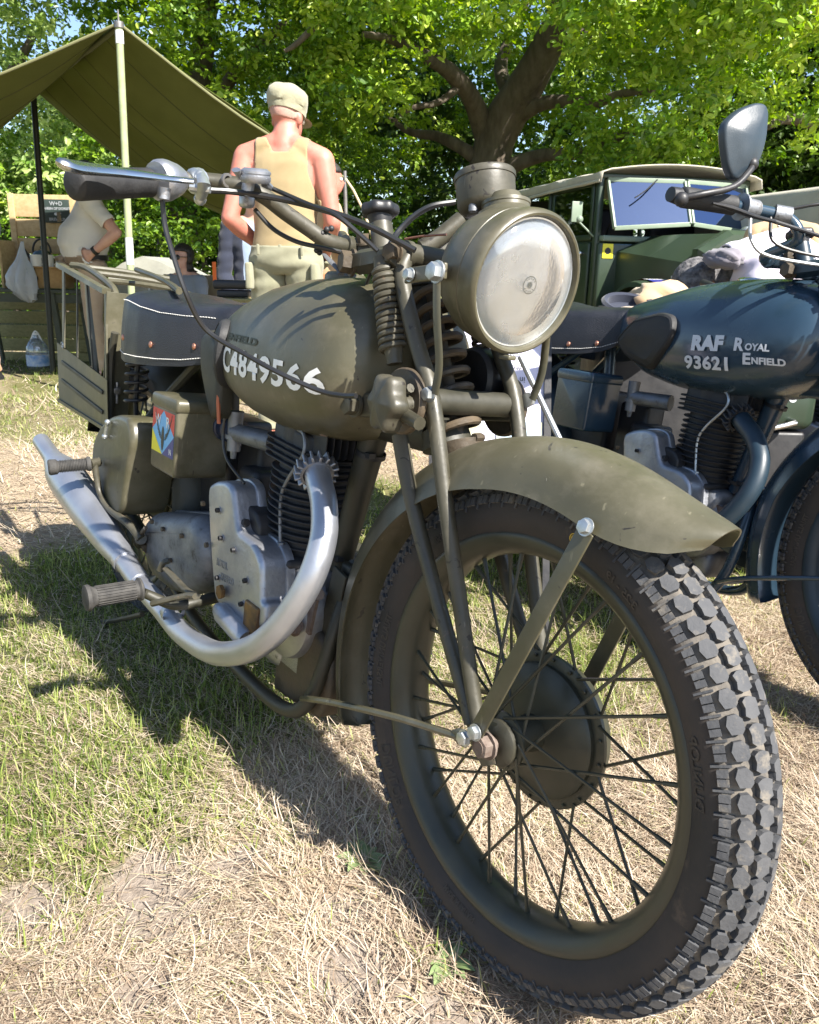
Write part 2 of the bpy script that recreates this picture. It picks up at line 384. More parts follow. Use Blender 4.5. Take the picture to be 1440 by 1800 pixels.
def ground_mat():
    m = bpy.data.materials.new('field_soil'); m.use_nodes = True; nt = m.node_tree; B = nt.nodes['Principled BSDF']; L = nt.links.new
    at = N(nt, 'Attribute', attribute_name='cover'); sp = N(nt, 'SeparateColor'); L(at.outputs[0], sp.inputs[0]); tc = N(nt, 'TexCoord')
    def noise(s, d=6, st=None):
        n = N(nt, 'TexNoise'); n.inputs['Scale'].default_value = s; n.inputs['Detail'].default_value = d; n.inputs['Roughness'].default_value = .65
        if st: mp = N(nt, 'Mapping'); mp.inputs['Scale'].default_value = st; L(tc.outputs['Object'], mp.inputs[0]); L(mp.outputs[0], n.inputs[0])
        else: L(tc.outputs['Object'], n.inputs[0])
        return n
    def mix(f, a, b):
        x = N(nt, 'Mix', data_type='RGBA')
        (L(f, x.inputs[0]) if not isinstance(f, float) else setattr(x.inputs[0], 'default_value', f))
        for i, c in ((6, a), (7, b)):
            if isinstance(c, tuple): x.inputs[i].default_value = (*c, 1)
            else: L(c, x.inputs[i])
        return x.outputs[2]
    def rng_(o, a, b):
        r = N(nt, 'MapRange'); r.inputs[1].default_value = a; r.inputs[2].default_value = b; L(o, r.inputs[0]); return r.outputs[0]
    grn = mix(rng_(noise(60).outputs[0], .35, .65), (.07, .085, .02), (.17, .15, .07))
    straw = mix(rng_(noise(110).outputs[0], .35, .65), (.20, .15, .10), (.38, .31, .22))
    soil = mix(rng_(noise(70, 8).outputs[0], .35, .65), (.19, .155, .125), (.28, .235, .195))
    c = mix(rng_(sp.outputs[0], .2, .8), grn, straw); c = mix(rng_(sp.outputs[1], .35, .7), c, soil)
    L(c, B.inputs['Base Color']); B.inputs['Roughness'].default_value = .95; B.inputs['Specular IOR Level'].default_value = .15
    b = N(nt, 'Bump'); b.inputs['Strength'].default_value = .9; b.inputs['Distance'].default_value = .006; L(noise(90, 8).outputs[0], b.inputs['Height']); L(b.outputs[0], B.inputs['Normal'])
    return m
gme.materials.append(ground_mat()); part('ground', gme, [], None, kind='structure')

def tinted(name, cols, trans=0., rough=.6, spec=.3):
    """leaf or blade material: colour picked along a ramp by the per-piece attribute 'tint'"""
    m = bpy.data.materials.new(name); m.use_nodes = True; nt = m.node_tree; B = nt.nodes['Principled BSDF']; L = nt.links.new
    a = N(nt, 'Attribute', attribute_name='tint'); r = N(nt, 'ValToRGB'); L(a.outputs['Fac'], r.inputs[0])
    e = r.color_ramp.elements; e[0].position = 0; e[0].color = (*cols[0], 1); e[1].position = 1; e[1].color = (*cols[-1], 1)
    for i, c in enumerate(cols[1:-1]): q = e.new((i+1)/(len(cols)-1)); q.color = (*c, 1)
    L(r.outputs[0], B.inputs['Base Color']); B.inputs['Roughness'].default_value = rough; B.inputs['Specular IOR Level'].default_value = spec
    if trans:
        t = N(nt, 'BsdfTranslucent'); x = N(nt, 'MixShader'); x.inputs[0].default_value = trans; hs = N(nt, 'HueSaturation'); hs.inputs['Saturation'].default_value = 1.15; hs.inputs['Value'].default_value = 1.5
        L(r.outputs[0], hs.inputs['Color']); L(hs.outputs[0], t.inputs[0]); L(B.outputs[0], x.inputs[1]); L(t.outputs[0], x.inputs[2]); L(x.outputs[0], nt.nodes['Material Output'].inputs[0])
    return m
def set_tint(me, vals): a = me.attributes.new('tint', 'FLOAT', 'POINT'); a.data.foreach_set('value', np.asarray(vals, np.float32))
GREENB = tinted('grass_blade', [(.075, .115, .02), (.16, .215, .045), (.29, .34, .09), (.42, .41, .17), (.52, .45, .28)], .35, .5)
STRAWB = tinted('dry_straw', [(.15, .108, .08), (.30, .225, .16), (.45, .365, .27), (.60, .52, .41), (.34, .34, .14)], .15, .6)
def strands(x, y, z, ang, L, W, lift, bend, tint, seg=3, twist=0):
    """curved tapering strips: start x,y,z, heading ang, length L, width W, rise angle lift, bend (change of rise along the strip)"""
    n = len(x); P = np.zeros((n, seg+1, 3)); P[:, 0] = np.stack([x, y, z], -1); a = lift.copy(); h = ang.copy()
    for i in range(seg):
        d = np.stack([np.cos(a)*np.cos(h), np.cos(a)*np.sin(h), np.sin(a)], -1)*(L/seg)[:, None]; P[:, i+1] = P[:, i]+d; a = a+bend/seg; h = h+twist/seg if not np.isscalar(twist) or twist else h
    sd = np.stack([-np.sin(ang), np.cos(ang), np.zeros(n)], -1); V_ = []
    for i in range(seg+1):
        w_ = (W*(1-(i/seg)**1.6*.92)/2)[:, None]; V_ += [P[:, i]-sd*w_, P[:, i]+sd*w_]
    V_ = np.stack(V_, 1); k = 2*(seg+1); base = (np.arange(n)*k)[:, None, None]
    q = np.array([[2*i, 2*i+1, 2*i+3, 2*i+2] for i in range(seg)])[None]; F_ = (base+q).reshape(-1, 4)
    return V_.reshape(-1, 3), F_, np.repeat(tint, k)
def scatter_view(n, dmin, dmax, power, um=120):
    """points on the ground inside the view cone, denser near the camera"""
    t = rng.random(n)**power; D = dmin+(dmax-dmin)*t; hw = (720+um)/FOC*1.02
    o = (rng.random(n)*2-1)*hw*1.05; yaw = atan2(FW[1], FW[0]); a = yaw-np.arctan(o/.93)
    return CW[0]+D*np.cos(a), CW[1]+D*np.sin(a), D
def scatter_side(n, dmin, dmax, power):
    t = rng.random(n)**power; D = dmin+(dmax-dmin)*t; o = .56+1.6*rng.random(n); o = np.where(rng.random(n) < .5, o, -o); a = atan2(FW[1], FW[0])-np.arctan(o)
    return CW[0]+D*np.cos(a), CW[1]+D*np.sin(a), D
def build_strands(name, sets, m):
    Vs, Fs, Ts, o = [], [], [], 0
    for v_, f_, t_ in sets: Vs.append(v_); Fs.append(f_+o); Ts.append(t_); o += len(v_)
    me = fastmesh(name, np.concatenate(Vs), np.concatenate(Fs), None, True); set_tint(me, np.concatenate(Ts)); me.materials.append(m); return part(name, me, [], None, kind='stuff')
# green blades
sets = []
for (n, d0, d1, pw, wmul) in ((78000, .55, 2.6, .9, 1), (52000, 2.2, 6, .8, 1.7), (30000, 5, 14, .8, 3.4)):
    x, y, D = scatter_view(n, d0, d1, pw); dr = dryness(x, y); keep = (rng.random(n) > .12+dr*.80) & (rng.random(n) > mudmask(x, y)*.95) & (rng.random(n) < .35+1.1*fbm(x, y, 5, 31)); x, y, D, dr = x[keep], y[keep], D[keep], dr[keep]; k = len(x)
    tall = fbm(x, y, 3.5, 77); L = (.018+.040*rng.random(k)**1.5)*(.45+1.2*tall)*(1-.35*dr)*(1 if wmul < 3 else 1.2)
    sets.append(strands(x, y, bump_z(x, y)-.003, rng.random(k)*6.283, L, (.0016+.0022*rng.random(k))*wmul, .55+rng.random(k)*1.0, -rng.random(k)*1.5, np.clip(rng.random(k)**1.3*.75+dr*.35, 0, 1), 3))
x, y, D = scatter_side(42000, .5, 9, .75); dr = dryness(x, y); keep = rng.random(len(x)) > .12+dr*.8; x, y, D, dr = x[keep], y[keep], D[keep], dr[keep]; k = len(x)
sets.append(strands(x, y, bump_z(x, y)-.003, rng.random(k)*6.283, (.02+.045*rng.random(k)**1.5), (.0016+.0022*rng.random(k))*(1+.35*D), .55+rng.random(k), -rng.random(k)*1.5, np.clip(rng.random(k)**1.3*.75+dr*.35, 0, 1), 3))
build_strands('grass', sets, GREENB)
# cut dry grass lying on the field
sets = []
for (n, d0, d1, pw, wmul, Lm) in ((150000, .55, 2.4, .9, .78, .85), (60000, 2.0, 6, .8, 1.7, 1.2), (24000, 5, 14, .8, 4, 1.8)):
    x, y, D = scatter_view(n, d0, d1, pw); dr = dryness(x, y); keep = (rng.random(n) < .34+.8*dr) & (rng.random(n) > mudmask(x, y)*.80); x, y, dr = x[keep], y[keep], dr[keep]; k = len(x)
    L = (.02+.075*rng.random(k)**2)*Lm; ang = rng.normal(0, 1, k)*1.1+fbm(x, y, 3, 55)*9
    sets.append(strands(x, y, bump_z(x, y)+rng.random(k)*.010, ang, L, (.0011+.0016*rng.random(k))*wmul, rng.normal(.16, .28, k), rng.normal(-.25, .5, k), np.clip(rng.random(k)*.62+.55*(fbm(x, y, 4.5, 91)-.28), 0, .82)+(rng.random(k) < .10)*.3, 3, rng.normal(0, .9, k)))
x, y, D = scatter_side(60000, .5, 9, .75); dr = dryness(x, y); keep = rng.random(len(x)) < .3+dr*.8; x, y, D, dr = x[keep], y[keep], D[keep], dr[keep]; k = len(x)
sets.append(strands(x, y, bump_z(x, y)+rng.random(k)*.008, rng.normal(0, 1, k)*1.1+fbm(x, y, 3, 55)*9, (.02+.08*rng.random(k)**2), (.0012+.0016*rng.random(k))*(1+.35*D), rng.normal(.16, .28, k), rng.normal(-.25, .5, k), rng.random(k)*.8, 3, rng.normal(0, .9, k)))
build_strands('cut_straw', sets, STRAWB)
# broad-leaved weeds near the wheels
def weed(px, label, s=1, n=9):
    g = gnd(*px); mb = MB()
    for i in range(n):
        a = i*2.4; L = (.03+.02*random.random())*s; w_ = L*.22; d = Vector((cos(a), sin(a), 0)); sd = Vector((-sin(a), cos(a), 0)); up = .4+.5*random.random(); pts = []
        for j in range(5):
            t = j/4; c = d*(L*t)+Vector((0, 0, L*up*t*(1-t*.6))); ww = w_*sin(pi*(.08+.9*t))
            pts.append([c-sd*ww+Vector((0, 0, ww*.35)), c, c+sd*ww+Vector((0, 0, ww*.35))])
        loft(mb, pts, cap=False, close=False)
    return tag(part('weed', mb, MA['weed'], None, smooth=True), label, 'weed'), g
MA['weed'] = mat('weed_leaf', (.13, .19, .07), (.20, .25, .11), 60, rough=.55)
for px, lb, s_ in (((790, 1700), 'pale green broad-leaved weed beside the lower front tyre', .9), ((640, 1520), 'small weed in the shade left of the front wheel', 1)):
    o, g = weed(px, lb, s_, 11); o.location = (g.x, g.y, float(bump_z(np.array(g.x), np.array(g.y)))+.002)

# ------------------------------------------------------------------ trees
OAK = tinted('oak_leaf', [(.045, .105, .012), (.13, .24, .020), (.27, .40, .035), (.48, .56, .09)], .32, .42, .5)
PALE = tinted('hawthorn_leaf', [(.10, .16, .04), (.22, .32, .08), (.40, .50, .16), (.58, .62, .30)], .40, .45, .45)
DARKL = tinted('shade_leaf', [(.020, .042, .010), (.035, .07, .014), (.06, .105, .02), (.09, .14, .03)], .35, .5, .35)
BARK = mat('oak_bark', (.085, .066, .048), (.16, .13, .10), 9, rough=.92, bump=1, bscale=26, stretch=(1, 1, .35), lump=1, lscale=7)
LEAF = np.array([[0, 0, 0], [.16, .13, .05], [.40, .17, .02], [.55, .27, .06], [.78, .17, .02], [1, 0, -.05], [.78, -.17, .02], [.55, -.27, .06], [.40, -.17, .02], [.16, -.13, .05]])
LF4 = np.array([[0, 1, 2, 8], [0, 8, 9, 9]])
def leaf_arrays(P, Nn, size, tint):
    """one little folded leaf (6 vertices, 2 quads) at every point P with rough normal Nn"""
    n = len(P); Nn = Nn+rng.normal(0, .55, (n, 3)); Nn /= np.linalg.norm(Nn, axis=1)[:, None]
    T = rng.normal(0, 1, (n, 3)); T -= Nn*(T*Nn).sum(1)[:, None]; T /= np.linalg.norm(T, axis=1)[:, None]; Bq = np.cross(Nn, T)
    S = size*(.65+.7*rng.random(n)); shp = np.array([[0, 0, 0], [.30, .26, .10], [.78, .24, .08], [1, 0, -.03], [.78, -.24, .08], [.30, -.26, .10]])
    V_ = P[:, None]+S[:, None, None]*(shp[None, :, 0:1]*T[:, None]+shp[None, :, 1:2]*Bq[:, None]+shp[None, :, 2:3]*Nn[:, None])
    b = (np.arange(n)*6)[:, None, None]; F_ = (b+np.array([[0, 1, 2, 3], [0, 3, 4, 5]])[None]).reshape(-1, 4)
    return V_.reshape(-1, 3), F_, np.repeat(tint, 6)
def crown(name, clumps, per, size, m, parent, fill=.55, tb=0.):
    """clumps: (centre, radius) - leaves sit in tufts on the outside of every clump"""
    Ps, Ns, Ts = [], [], []
    for c, r in clumps:
        k = max(6, int(per*r*r/.25)); nt_ = max(4, k//13); d = rng.normal(0, 1, (nt_, 3)); d[:, 2] = d[:, 2]*.8+.25; d /= np.linalg.norm(d, axis=1)[:, None]
        tp = np.array(c)+d*r*(fill+(1-fill)*rng.random((nt_, 1)))*np.array([1, 1, .72]); q = rng.integers(0, nt_, k)
        P = tp[q]+rng.normal(0, 1, (k, 3))*np.array([1, 1, .55])*.075*(size/.09); Nn = d[q]*.7+np.array([0, 0, .7]); t0 = rng.random()*.5-.12
        Ps.append(P); Ns.append(Nn); Ts.append(np.clip(tb+t0+.35*rng.random(nt_)[q]+.3*rng.random(k), 0, 1))
    V_, F_, T_ = leaf_arrays(np.concatenate(Ps), np.concatenate(Ns), size, np.concatenate(Ts))
    me = fastmesh(name, V_, F_, None, False); set_tint(me, T_); me.materials.append(m); o = link(bpy.data.objects.new(name, me), parent); o['kind'] = 'stuff'; return o
def P3(*a): return np.array(at(*a))
def vol(n, u0, u1, v0, v1, D0, D1, r0, r1, hole=None):
    out = []
    while len(out) < n:
        u, v, D = random.uniform(u0, u1), random.uniform(v0, v1), random.uniform(D0, D1)
        if hole and any(abs((u-a)/ra)**2+abs((v-b)/rb)**2 < 1 and D < dd for a, ra, b, rb, dd in hole): continue
        p = P3(u, v, D)
        if p[2] < .25: continue
        out.append((p, random.uniform(r0, r1)))
    return out
def limb(mb, pts, r): tube(mb, [Vector(P3(*p)) for p in pts], r, 12, 6)
# great oak over the vehicle
oak = thing('oak_tree', 'large oak with thick dark forking trunk and bright sunlit leaves behind the headlamp', 'tree'); b0 = gnd(872, 0) if 0 else Vector(P3(850, 520, 12)); oak.location = (b0.x, b0.y, 0)
OL = oak.location.copy()
def local(o, par): o.location = -Vector(par.location); return o
mb = MB(); limb(mb, [(842, 600, 12), (850, 430, 12), (858, 330, 12), (868, 255, 12), (890, 205, 11.9), (925, 150, 11.7), (960, 85, 11.4), (992, 10, 11), (1010, -90, 10.6)], [.42, .38, .30, .27, .27, .24, .20, .17, .11]); local(part('trunk', mb, BARK, oak), oak)
for i, (pts, r) in enumerate((
    ([(862, 265, 12), (846, 215, 11.9), (826, 168, 11.6), (790, 125, 11.2), (745, 98, 10.8), (690, 70, 10.3), (640, 60, 9.8)], [.17, .15, .12, .10, .075, .05, .03]),
    ([(900, 210, 11.9), (950, 183, 11.6), (1000, 178, 11.3), (1045, 182, 11), (1090, 165, 10.6), (1150, 160, 10.2)], [.12, .09, .075, .06, .045, .03]),
    ([(858, 330, 12), (900, 292, 11.8), (960, 272, 11.5), (1030, 268, 11), (1100, 235, 10.6), (1160, 222, 10.2)], [.14, .11, .08, .07, .05, .03]),
    ([(855, 290, 12), (815, 262, 12), (770, 240, 12.2), (722, 232, 12.4), (680, 205, 12.6)], [.12, .085, .07, .05, .03]),
    ([(905, 185, 11.8), (880, 120, 12.2), (900, 60, 12.5), (930, -10, 12.8)], [.11, .09, .07, .05]),
    ([(975, 55, 11.2), (1040, 60, 10.8), (1085, 35, 10.5)], [.08, .06, .03]),
    ([(810, 150, 11.4), (770, 180, 11.2), (725, 190, 11), (690, 215, 11)], [.055, .04, .03, .02]),
    ([(1430, 215, 13), (1380, 208, 12.6), (1340, 225, 12), (1290, 235, 11.6)], [.09, .07, .05, .03]),
    ([(560, 40, 10), (520, 78, 10), (500, 90, 10)], [.04, .03, .02]))):
    mb = MB(); limb(mb, pts, r); local(part('branch', mb, BARK, oak), oak)
HOLE = [(860, 150, 180, 120, 13.2), (940, 60, 80, 60, 12.2)]
cl = vol(160, 1000, 1560, -60, 285, 8.6, 12.5, .20, .42, HOLE)+vol(80, 560, 760, -60, 215, 9.2, 12.5, .18, .36, HOLE)+vol(70, 560, 1560, -260, 20, 8.0, 12, .3, .6, HOLE)+vol(34, 700, 1010, 0, 80, 9, 12, .16, .30, [(960, 50, 90, 60, 13)])
cl += vol(56, 560, 1500, 20, 330, 13.4, 16.5, .35, .65)+vol(34, 1010, 1200, 250, 330, 9.2, 11.5, .16, .28)
for _ in range(150):                  # the crown above the frame, which keeps the inside of the tree dark
    a = random.uniform(0, 6.28); r_ = 6.2*sqrt(random.random()); z = random.uniform(4.6, 9.5); k_ = sqrt(max(0, 1-((z-5)/6)**2)); cl.append((np.array([OL.x+cos(a)*r_*k_, OL.y+sin(a)*r_*k_, z]), random.uniform(.6, 1.1)))
local(crown('crown', cl, 260, .082, OAK, oak, tb=.08), oak)
# left oak
t2 = thing('oak_tree', 'leafy oak rising behind the ridge of the olive tarpaulin', 'tree'); b0 = P3(330, 520, 13); t2.location = (b0[0], b0[1], 0)
mb = MB(); limb(mb, [(300, 600, 13), (310, 420, 13), (330, 250, 13), (360, 60, 12.6), (370, -120, 12)], [.3, .26, .2, .15, .08]); local(part('trunk', mb, BARK, t2), t2)
mb = MB(); limb(mb, [(330, 250, 13), (420, 120, 12), (500, 40, 11)], [.12, .08, .04]); local(part('branch', mb, BARK, t2), t2)
cl = vol(150, 130, 620, -80, 250, 10.0, 14.2, .22, .42)+vol(40, 130, 620, -300, -60, 9.5, 13.5, .5, .9)
local(crown('crown', cl, 260, .082, OAK, t2, tb=.05), t2)
# pale hawthorn at the far left
t3 = thing('hawthorn_tree', 'pale yellow-green tree at the left edge behind the tarpaulin', 'tree'); b0 = P3(-40, 520, 12); t3.location = (b0[0], b0[1], 0)
mb = MB(); limb(mb, [(-60, 600, 12), (-50, 400, 12), (-10, 200, 12), (60, 60, 12)], [.2, .16, .1, .04]); local(part('trunk', mb, BARK, t3), t3)
cl = vol(120, -190, 125, -40, 400, 10.5, 13.5, .30, .55)+vol(60, 60, 330, 190, 330, 10.5, 13, .25, .42)+vol(20, -190, 110, -250, -40, 10.5, 13, .5, .8)
local(crown('crown', cl, 165, .062, PALE, t3), t3)
# hedge behind the camp
hd = thing('hedgerow', 'dense green hedge running behind the camp and the tarpaulin', 'hedge'); b0 = P3(350, 520, 11.5); hd.location = (b0[0], b0[1], 0)
mb = MB()
for i in range(14): u = -150+i*64+random.uniform(-20, 20); limb(mb, [(u, 560, 12), (u+10, 470, 12), (u+random.uniform(-30, 30), 380, 12)], [.05, .04, .015])
st_ = local(part('stem', mb, BARK, hd), hd); st_['kind'] = 'stuff'
cl = vol(250, -190, 720, 255, 520, 10.3, 13, .28, .5)+vol(110, -190, 720, 380, 530, 9.8, 11, .22, .4)
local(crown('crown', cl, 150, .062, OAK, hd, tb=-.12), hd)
# dark tree at the right
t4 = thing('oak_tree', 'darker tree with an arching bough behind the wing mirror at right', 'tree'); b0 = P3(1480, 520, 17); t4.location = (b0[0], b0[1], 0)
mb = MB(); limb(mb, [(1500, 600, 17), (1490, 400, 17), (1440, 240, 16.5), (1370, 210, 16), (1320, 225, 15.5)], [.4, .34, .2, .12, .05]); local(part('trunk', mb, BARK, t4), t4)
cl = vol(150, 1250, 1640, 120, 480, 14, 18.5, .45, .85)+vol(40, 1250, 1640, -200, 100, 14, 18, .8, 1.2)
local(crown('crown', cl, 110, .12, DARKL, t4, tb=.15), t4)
# wood far behind everything
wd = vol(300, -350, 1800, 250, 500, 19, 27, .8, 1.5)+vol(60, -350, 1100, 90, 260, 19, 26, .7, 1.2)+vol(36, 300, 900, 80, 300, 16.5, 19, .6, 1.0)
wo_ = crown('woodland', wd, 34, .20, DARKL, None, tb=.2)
# ------------------------------------------------------------------ motorcycles
def thin_glass(name, tint=(1, 1, 1), refl=.1, rough=.02, bump=0, bs=300, scatter=0):
    m = bpy.data.materials.new(name); m.use_nodes = True; nt = m.node_tree; nt.nodes.remove(nt.nodes['Principled BSDF'])
    o = nt.nodes['Material Output']; t = N(nt, 'BsdfTransparent'); t.inputs[0].default_value = (*tint, 1)
    g = N(nt, 'BsdfGlossy'); g.inputs['Roughness'].default_value = rough; x = N(nt, 'MixShader')
    lw = N(nt, 'LayerWeight'); lw.inputs[0].default_value = .25; mr = N(nt, 'MapRange'); mr.inputs[3].default_value = refl; mr.inputs[4].default_value = .9
    nt.links.new(lw.outputs['Fresnel'], mr.inputs[0]); nt.links.new(mr.outputs[0], x.inputs[0])
    nt.links.new(t.outputs[0], x.inputs[1]); nt.links.new(g.outputs[0], x.inputs[2]); fin = x
    if scatter:
        df = N(nt, 'BsdfDiffuse'); df.inputs[0].default_value = (.86, .93, 1, 1); fin = N(nt, 'MixShader'); fin.inputs[0].default_value = scatter; nt.links.new(x.outputs[0], fin.inputs[1]); nt.links.new(df.outputs[0], fin.inputs[2])
    nt.links.new(fin.outputs[0], o.inputs[0])
    if bump:
        b = N(nt, 'Bump'); b.inputs['Strength'].default_value = bump; b.inputs['Distance'].default_value = .001
        n = N(nt, 'TexNoise'); n.inputs['Scale'].default_value = bs; n.inputs['Detail'].default_value = 2
        tc = N(nt, 'TexCoord'); nt.links.new(tc.outputs['Object'], n.inputs[0]); nt.links.new(n.outputs[0], b.inputs['Height']); nt.links.new(b.outputs[0], g.inputs['Normal'])
    return m
MA['lens'] = thin_glass('lamp_lens', refl=.06, rough=.04, bump=.15, scatter=.03)
MA['reflector'] = mat('lamp_reflector', (.78, .87, .98), (.72, .76, .76), 9, rough=.22, r2=.32, metal=1, lump=.28, lscale=14, bump=.12, bscale=300)
MA['reflector'].node_tree.nodes['Principled BSDF'].inputs['Metallic'].default_value = .8
MA['sidewall_print'] = mat('sidewall_relief', (.085, .078, .07), (.13, .11, .09), 40, rough=.85)
MA['yellow_chalk'] = mat('yellow_chalk', (.45, .30, .04), None, rough=.8)
FW_R = .325; AX = Vector((1.37, 0, .325))

def wheel(root, c, kind, pal, detail=2, prefix='front', flip=1):
    """tyre (> tread), rim (> 40 spokes), hub"""
    cx, cz = c; O = Vector((cx, 0, cz)); Y = Vector((0, 1, 0)); X = Vector((1, 0, 0))
    # tyre carcass
    prof = []; nn = 22
    for i in range(nn+1):
        a = radians(-128)+radians(256)*i/nn
        w_ = .0415*sin(a); rr = .281+.0375*cos(a)
        if abs(a) < radians(50): rr = .281+.0375*(cos(a)*.55+.45*(1-(abs(a)/radians(50))**2*.357))
        prof.append((rr, w_))
    prof = [(.2475, -.027)]+prof+[(.2475, .027)]
    mb = MB(); lathe(mb, prof, O, Y, 96 if detail > 1 else 48, closed=True)
    for i, f in enumerate(mb.f):
        c_ = sum((Vector(mb.v[k]) for k in f), Vector())/len(f)-O
        if abs(c_.y) < .0375 and sqrt(c_.x**2+c_.z**2) > .29: mb.m[i] = 1
    ty = part('tyre', mb, [MA['rubber'], MA['dirt_rubber']], root, angle=60)
    # tread
    mb = MB(); NP = 80 if detail > 1 else 60
    def tp(th, y, h):               # tread surface point
        a = math.asin(max(-1, min(1, y/.0415))); rr = .281+.0375*cos(a)
        if abs(a) < radians(50): rr = .281+.0375*(cos(a)*.55+.45*(1-(abs(a)/radians(50))**2*.357))
        nx, nr = sin(a), cos(a)
        rr += nr*h; yy = y+nx*h
        return O+Vector((rr*cos(th), yy, rr*sin(th)))
    def block(pts, h0, h1):
        n = len(pts); cx_ = sum(p[0] for p in pts)/n; cy_ = sum(p[1] for p in pts)/n
        lo = [tp(p[0], p[1], h0) for p in pts]
        hi = [tp(cx_+(p[0]-cx_)*.955, cy_+(p[1]-cy_)*.955, h1) for p in pts]
        vs = lo+hi; fs = [(i, (i+1) % n, n+(i+1) % n, n+i) for i in range(n)]+[tuple(range(n, 2*n))]
        mb.add(vs, fs)
    dt = 2*pi/NP; u = dt/.0262      # u: angle per metre
    for k in range(NP):
        t0 = k*dt
        j = lambda: random.uniform(-.0004, .0004)
        for sgn in (-1, 1):
            # centre hexagons, flank hexagons, shoulder squares with a T bar
            tt = t0+(dt/2 if sgn > 0 else 0)
            hx = [(-.0115, -.001), (-.0085, -.0078), (-.001, -.0066), (.0005, -.0078), (.0080, -.0074), (.0112, -.001), (.0108, .004), (.0072, .0080), (.0, .0068), (-.0075, .0080), (-.0112, .004)]
            if detail < 2: hx = [(-.0115, 0), (-.007, -.008), (.007, -.008), (.0115, 0), (.007, .008), (-.007, .008)]
            block([(tt+p[0]*u, sgn*(.0100+p[1])+j()) for p in hx], -.002, .0070)
            tf = tt+dt*.5
            fl = [(-.0105, -.0035), (-.006, -.0062), (.0045, -.0060), (.0105, -.0020), (.0100, .0040), (.0, .0060), (-.0100, .0040)]
            block([(tf+p[0]*u, sgn*(.0265+p[1])) for p in fl], -.002, .0064)
            if detail > 1:
                for d0 in (-.0058, .0034):
                    block([(tf+(d0-.0040)*u, sgn*.0352), (tf+(d0+.0040)*u, sgn*.0352), (tf+(d0+.0040)*u, sgn*.0398), (tf+(d0-.0040)*u, sgn*.0398)], -.002, .0040)
                block([(tf+(.0112-.0014)*u, sgn*.0330), (tf+(.0112+.0014)*u, sgn*.0330), (tf+(.0112+.0014)*u, sgn*.0412), (tf+(.0112-.0014)*u, sgn*.0412)], -.002, .0022)
            else:
                block([(tf+(q-.5)*.018*u, sgn*yy) for q, yy in ((0, .035), (1, .035), (1, .0405), (0, .0405))], -.002, .004)
    part('tread', mb, MA['tread'], ty, angle=25, kind='stuff')
    if detail > 1:
        for txt, ang, sz, rad in (('DUNLOP', 218, .022, .270), ('TRIALS UNIVERSAL', 178, .014, .271), ('3.25 - 19', 62, .014, .271), ('DUNLOP', 20, .018, .270), ('MADE IN BRITAIN', 262, .008, .266), ('350', 130, .012, .272)):
            me = text_mesh(txt, sz, .0004, .0005, 'CENTER'); me.materials.append(MA['sidewall_print'])
            def wf(x, y, z):
                th = radians(ang)+x/rad; rr = rad+y-sz*.35; q_ = max(-1, min(1, (rr-.281)/.0375)); yy = -.0415*sqrt(1-q_*q_)
                return O+Vector((rr*cos(th), yy-.0006-abs(z), rr*sin(th)))
            part('sidewall_lettering', warp(me, wf, .008), None, ty)
        mk = MB(); th = radians(79); q_ = O+Vector((.279*cos(th), -.0424, .279*sin(th))); lathe(mk, [(.0035, 0), (.0035, .0004), (.0001, .0004)], q_, (0, -1, 0), 12); lathe(mk, [(.0045, 0), (.0058, 0), (.0058, .0004), (.0045, .0004)], q_, (0, -1, 0), 16, closed=True); part('yellow_mark', mk, MA['yellow_chalk'], ty)
    # rim
    prof = [(.2535, -.0335), (.2560, -.0315), (.2545, -.0285), (.2475, -.028), (.243, -.0265), (.236, -.019), (.2325, -.012), (.2315, 0), (.2325, .012), (.236, .019), (.243, .0265), (.2475, .028), (.2545, .0285), (.2560, .0315), (.2535, .0335), (.2485, .033), (.241, .030), (.2325, .0215), (.2285, .0135), (.2265, 0), (.2285, -.0135), (.2325, -.0215), (.241, -.030), (.2485, -.033)]
    mb = MB(); lathe(mb, prof, O, Y, 96 if detail > 1 else 48, closed=True)
    rim = part('wheel_rim', mb, pal['wheel'], root, angle=50)
    # hub barrel with drum on the left
    hb = MB()
    lathe(hb, [(.011, -.062), (.026, -.060), (.026, -.050), (.030, -.048), (.036, -.047), (.036, -.043), (.024, -.040), (.022, -.01), (.024, .004), (.048, .008), (.083, .012), (.087, .016), (.087, .022), (.094, .0225), (.1005, .0245), (.1005, .029), (.091, .031), (.089, .05), (.086, .053), (.05, .055), (.02, .058)], O, Y, 48)
    for i in range(20):
        a = i*pi/10; hexbolt(hb, O+Vector((.0955*cos(a), .0222, .0955*sin(a))), -Y, .0028, .002, washer=False)
    hub = part('wheel_hub', hb, pal['hub'], root, angle=40)
    # spokes
    if detail:
        sp = None; n = 20
        for side in (-1, 1):
            for i in range(n if detail > 1 else n):
                a = (i+.25*side)*2*pi/n; hand = 1 if i % 2 else -1
                hr, hy = (.030, -.046) if side < 0 else (.097, .026)
                ah = a-hand*(1.05 if side < 0 else .42)
                p0 = O+Vector((hr*cos(ah), hy+(.004 if hand > 0 else -.003), hr*sin(ah))); p1 = O+Vector((.229*cos(a), side*.007, .229*sin(a)))
                d = (p1-p0).normalized(); mb = MB()
                tube(mb, [p0, p1], [.0021, .0021], 6, 1)
                tube(mb, [p1-d*.022, p1-d*.004, p1+d*.004], [.0027, .0031, .0042], 7, 1)
                part('spoke', mb, pal['spoke'], rim)
    return ty, rim, hub

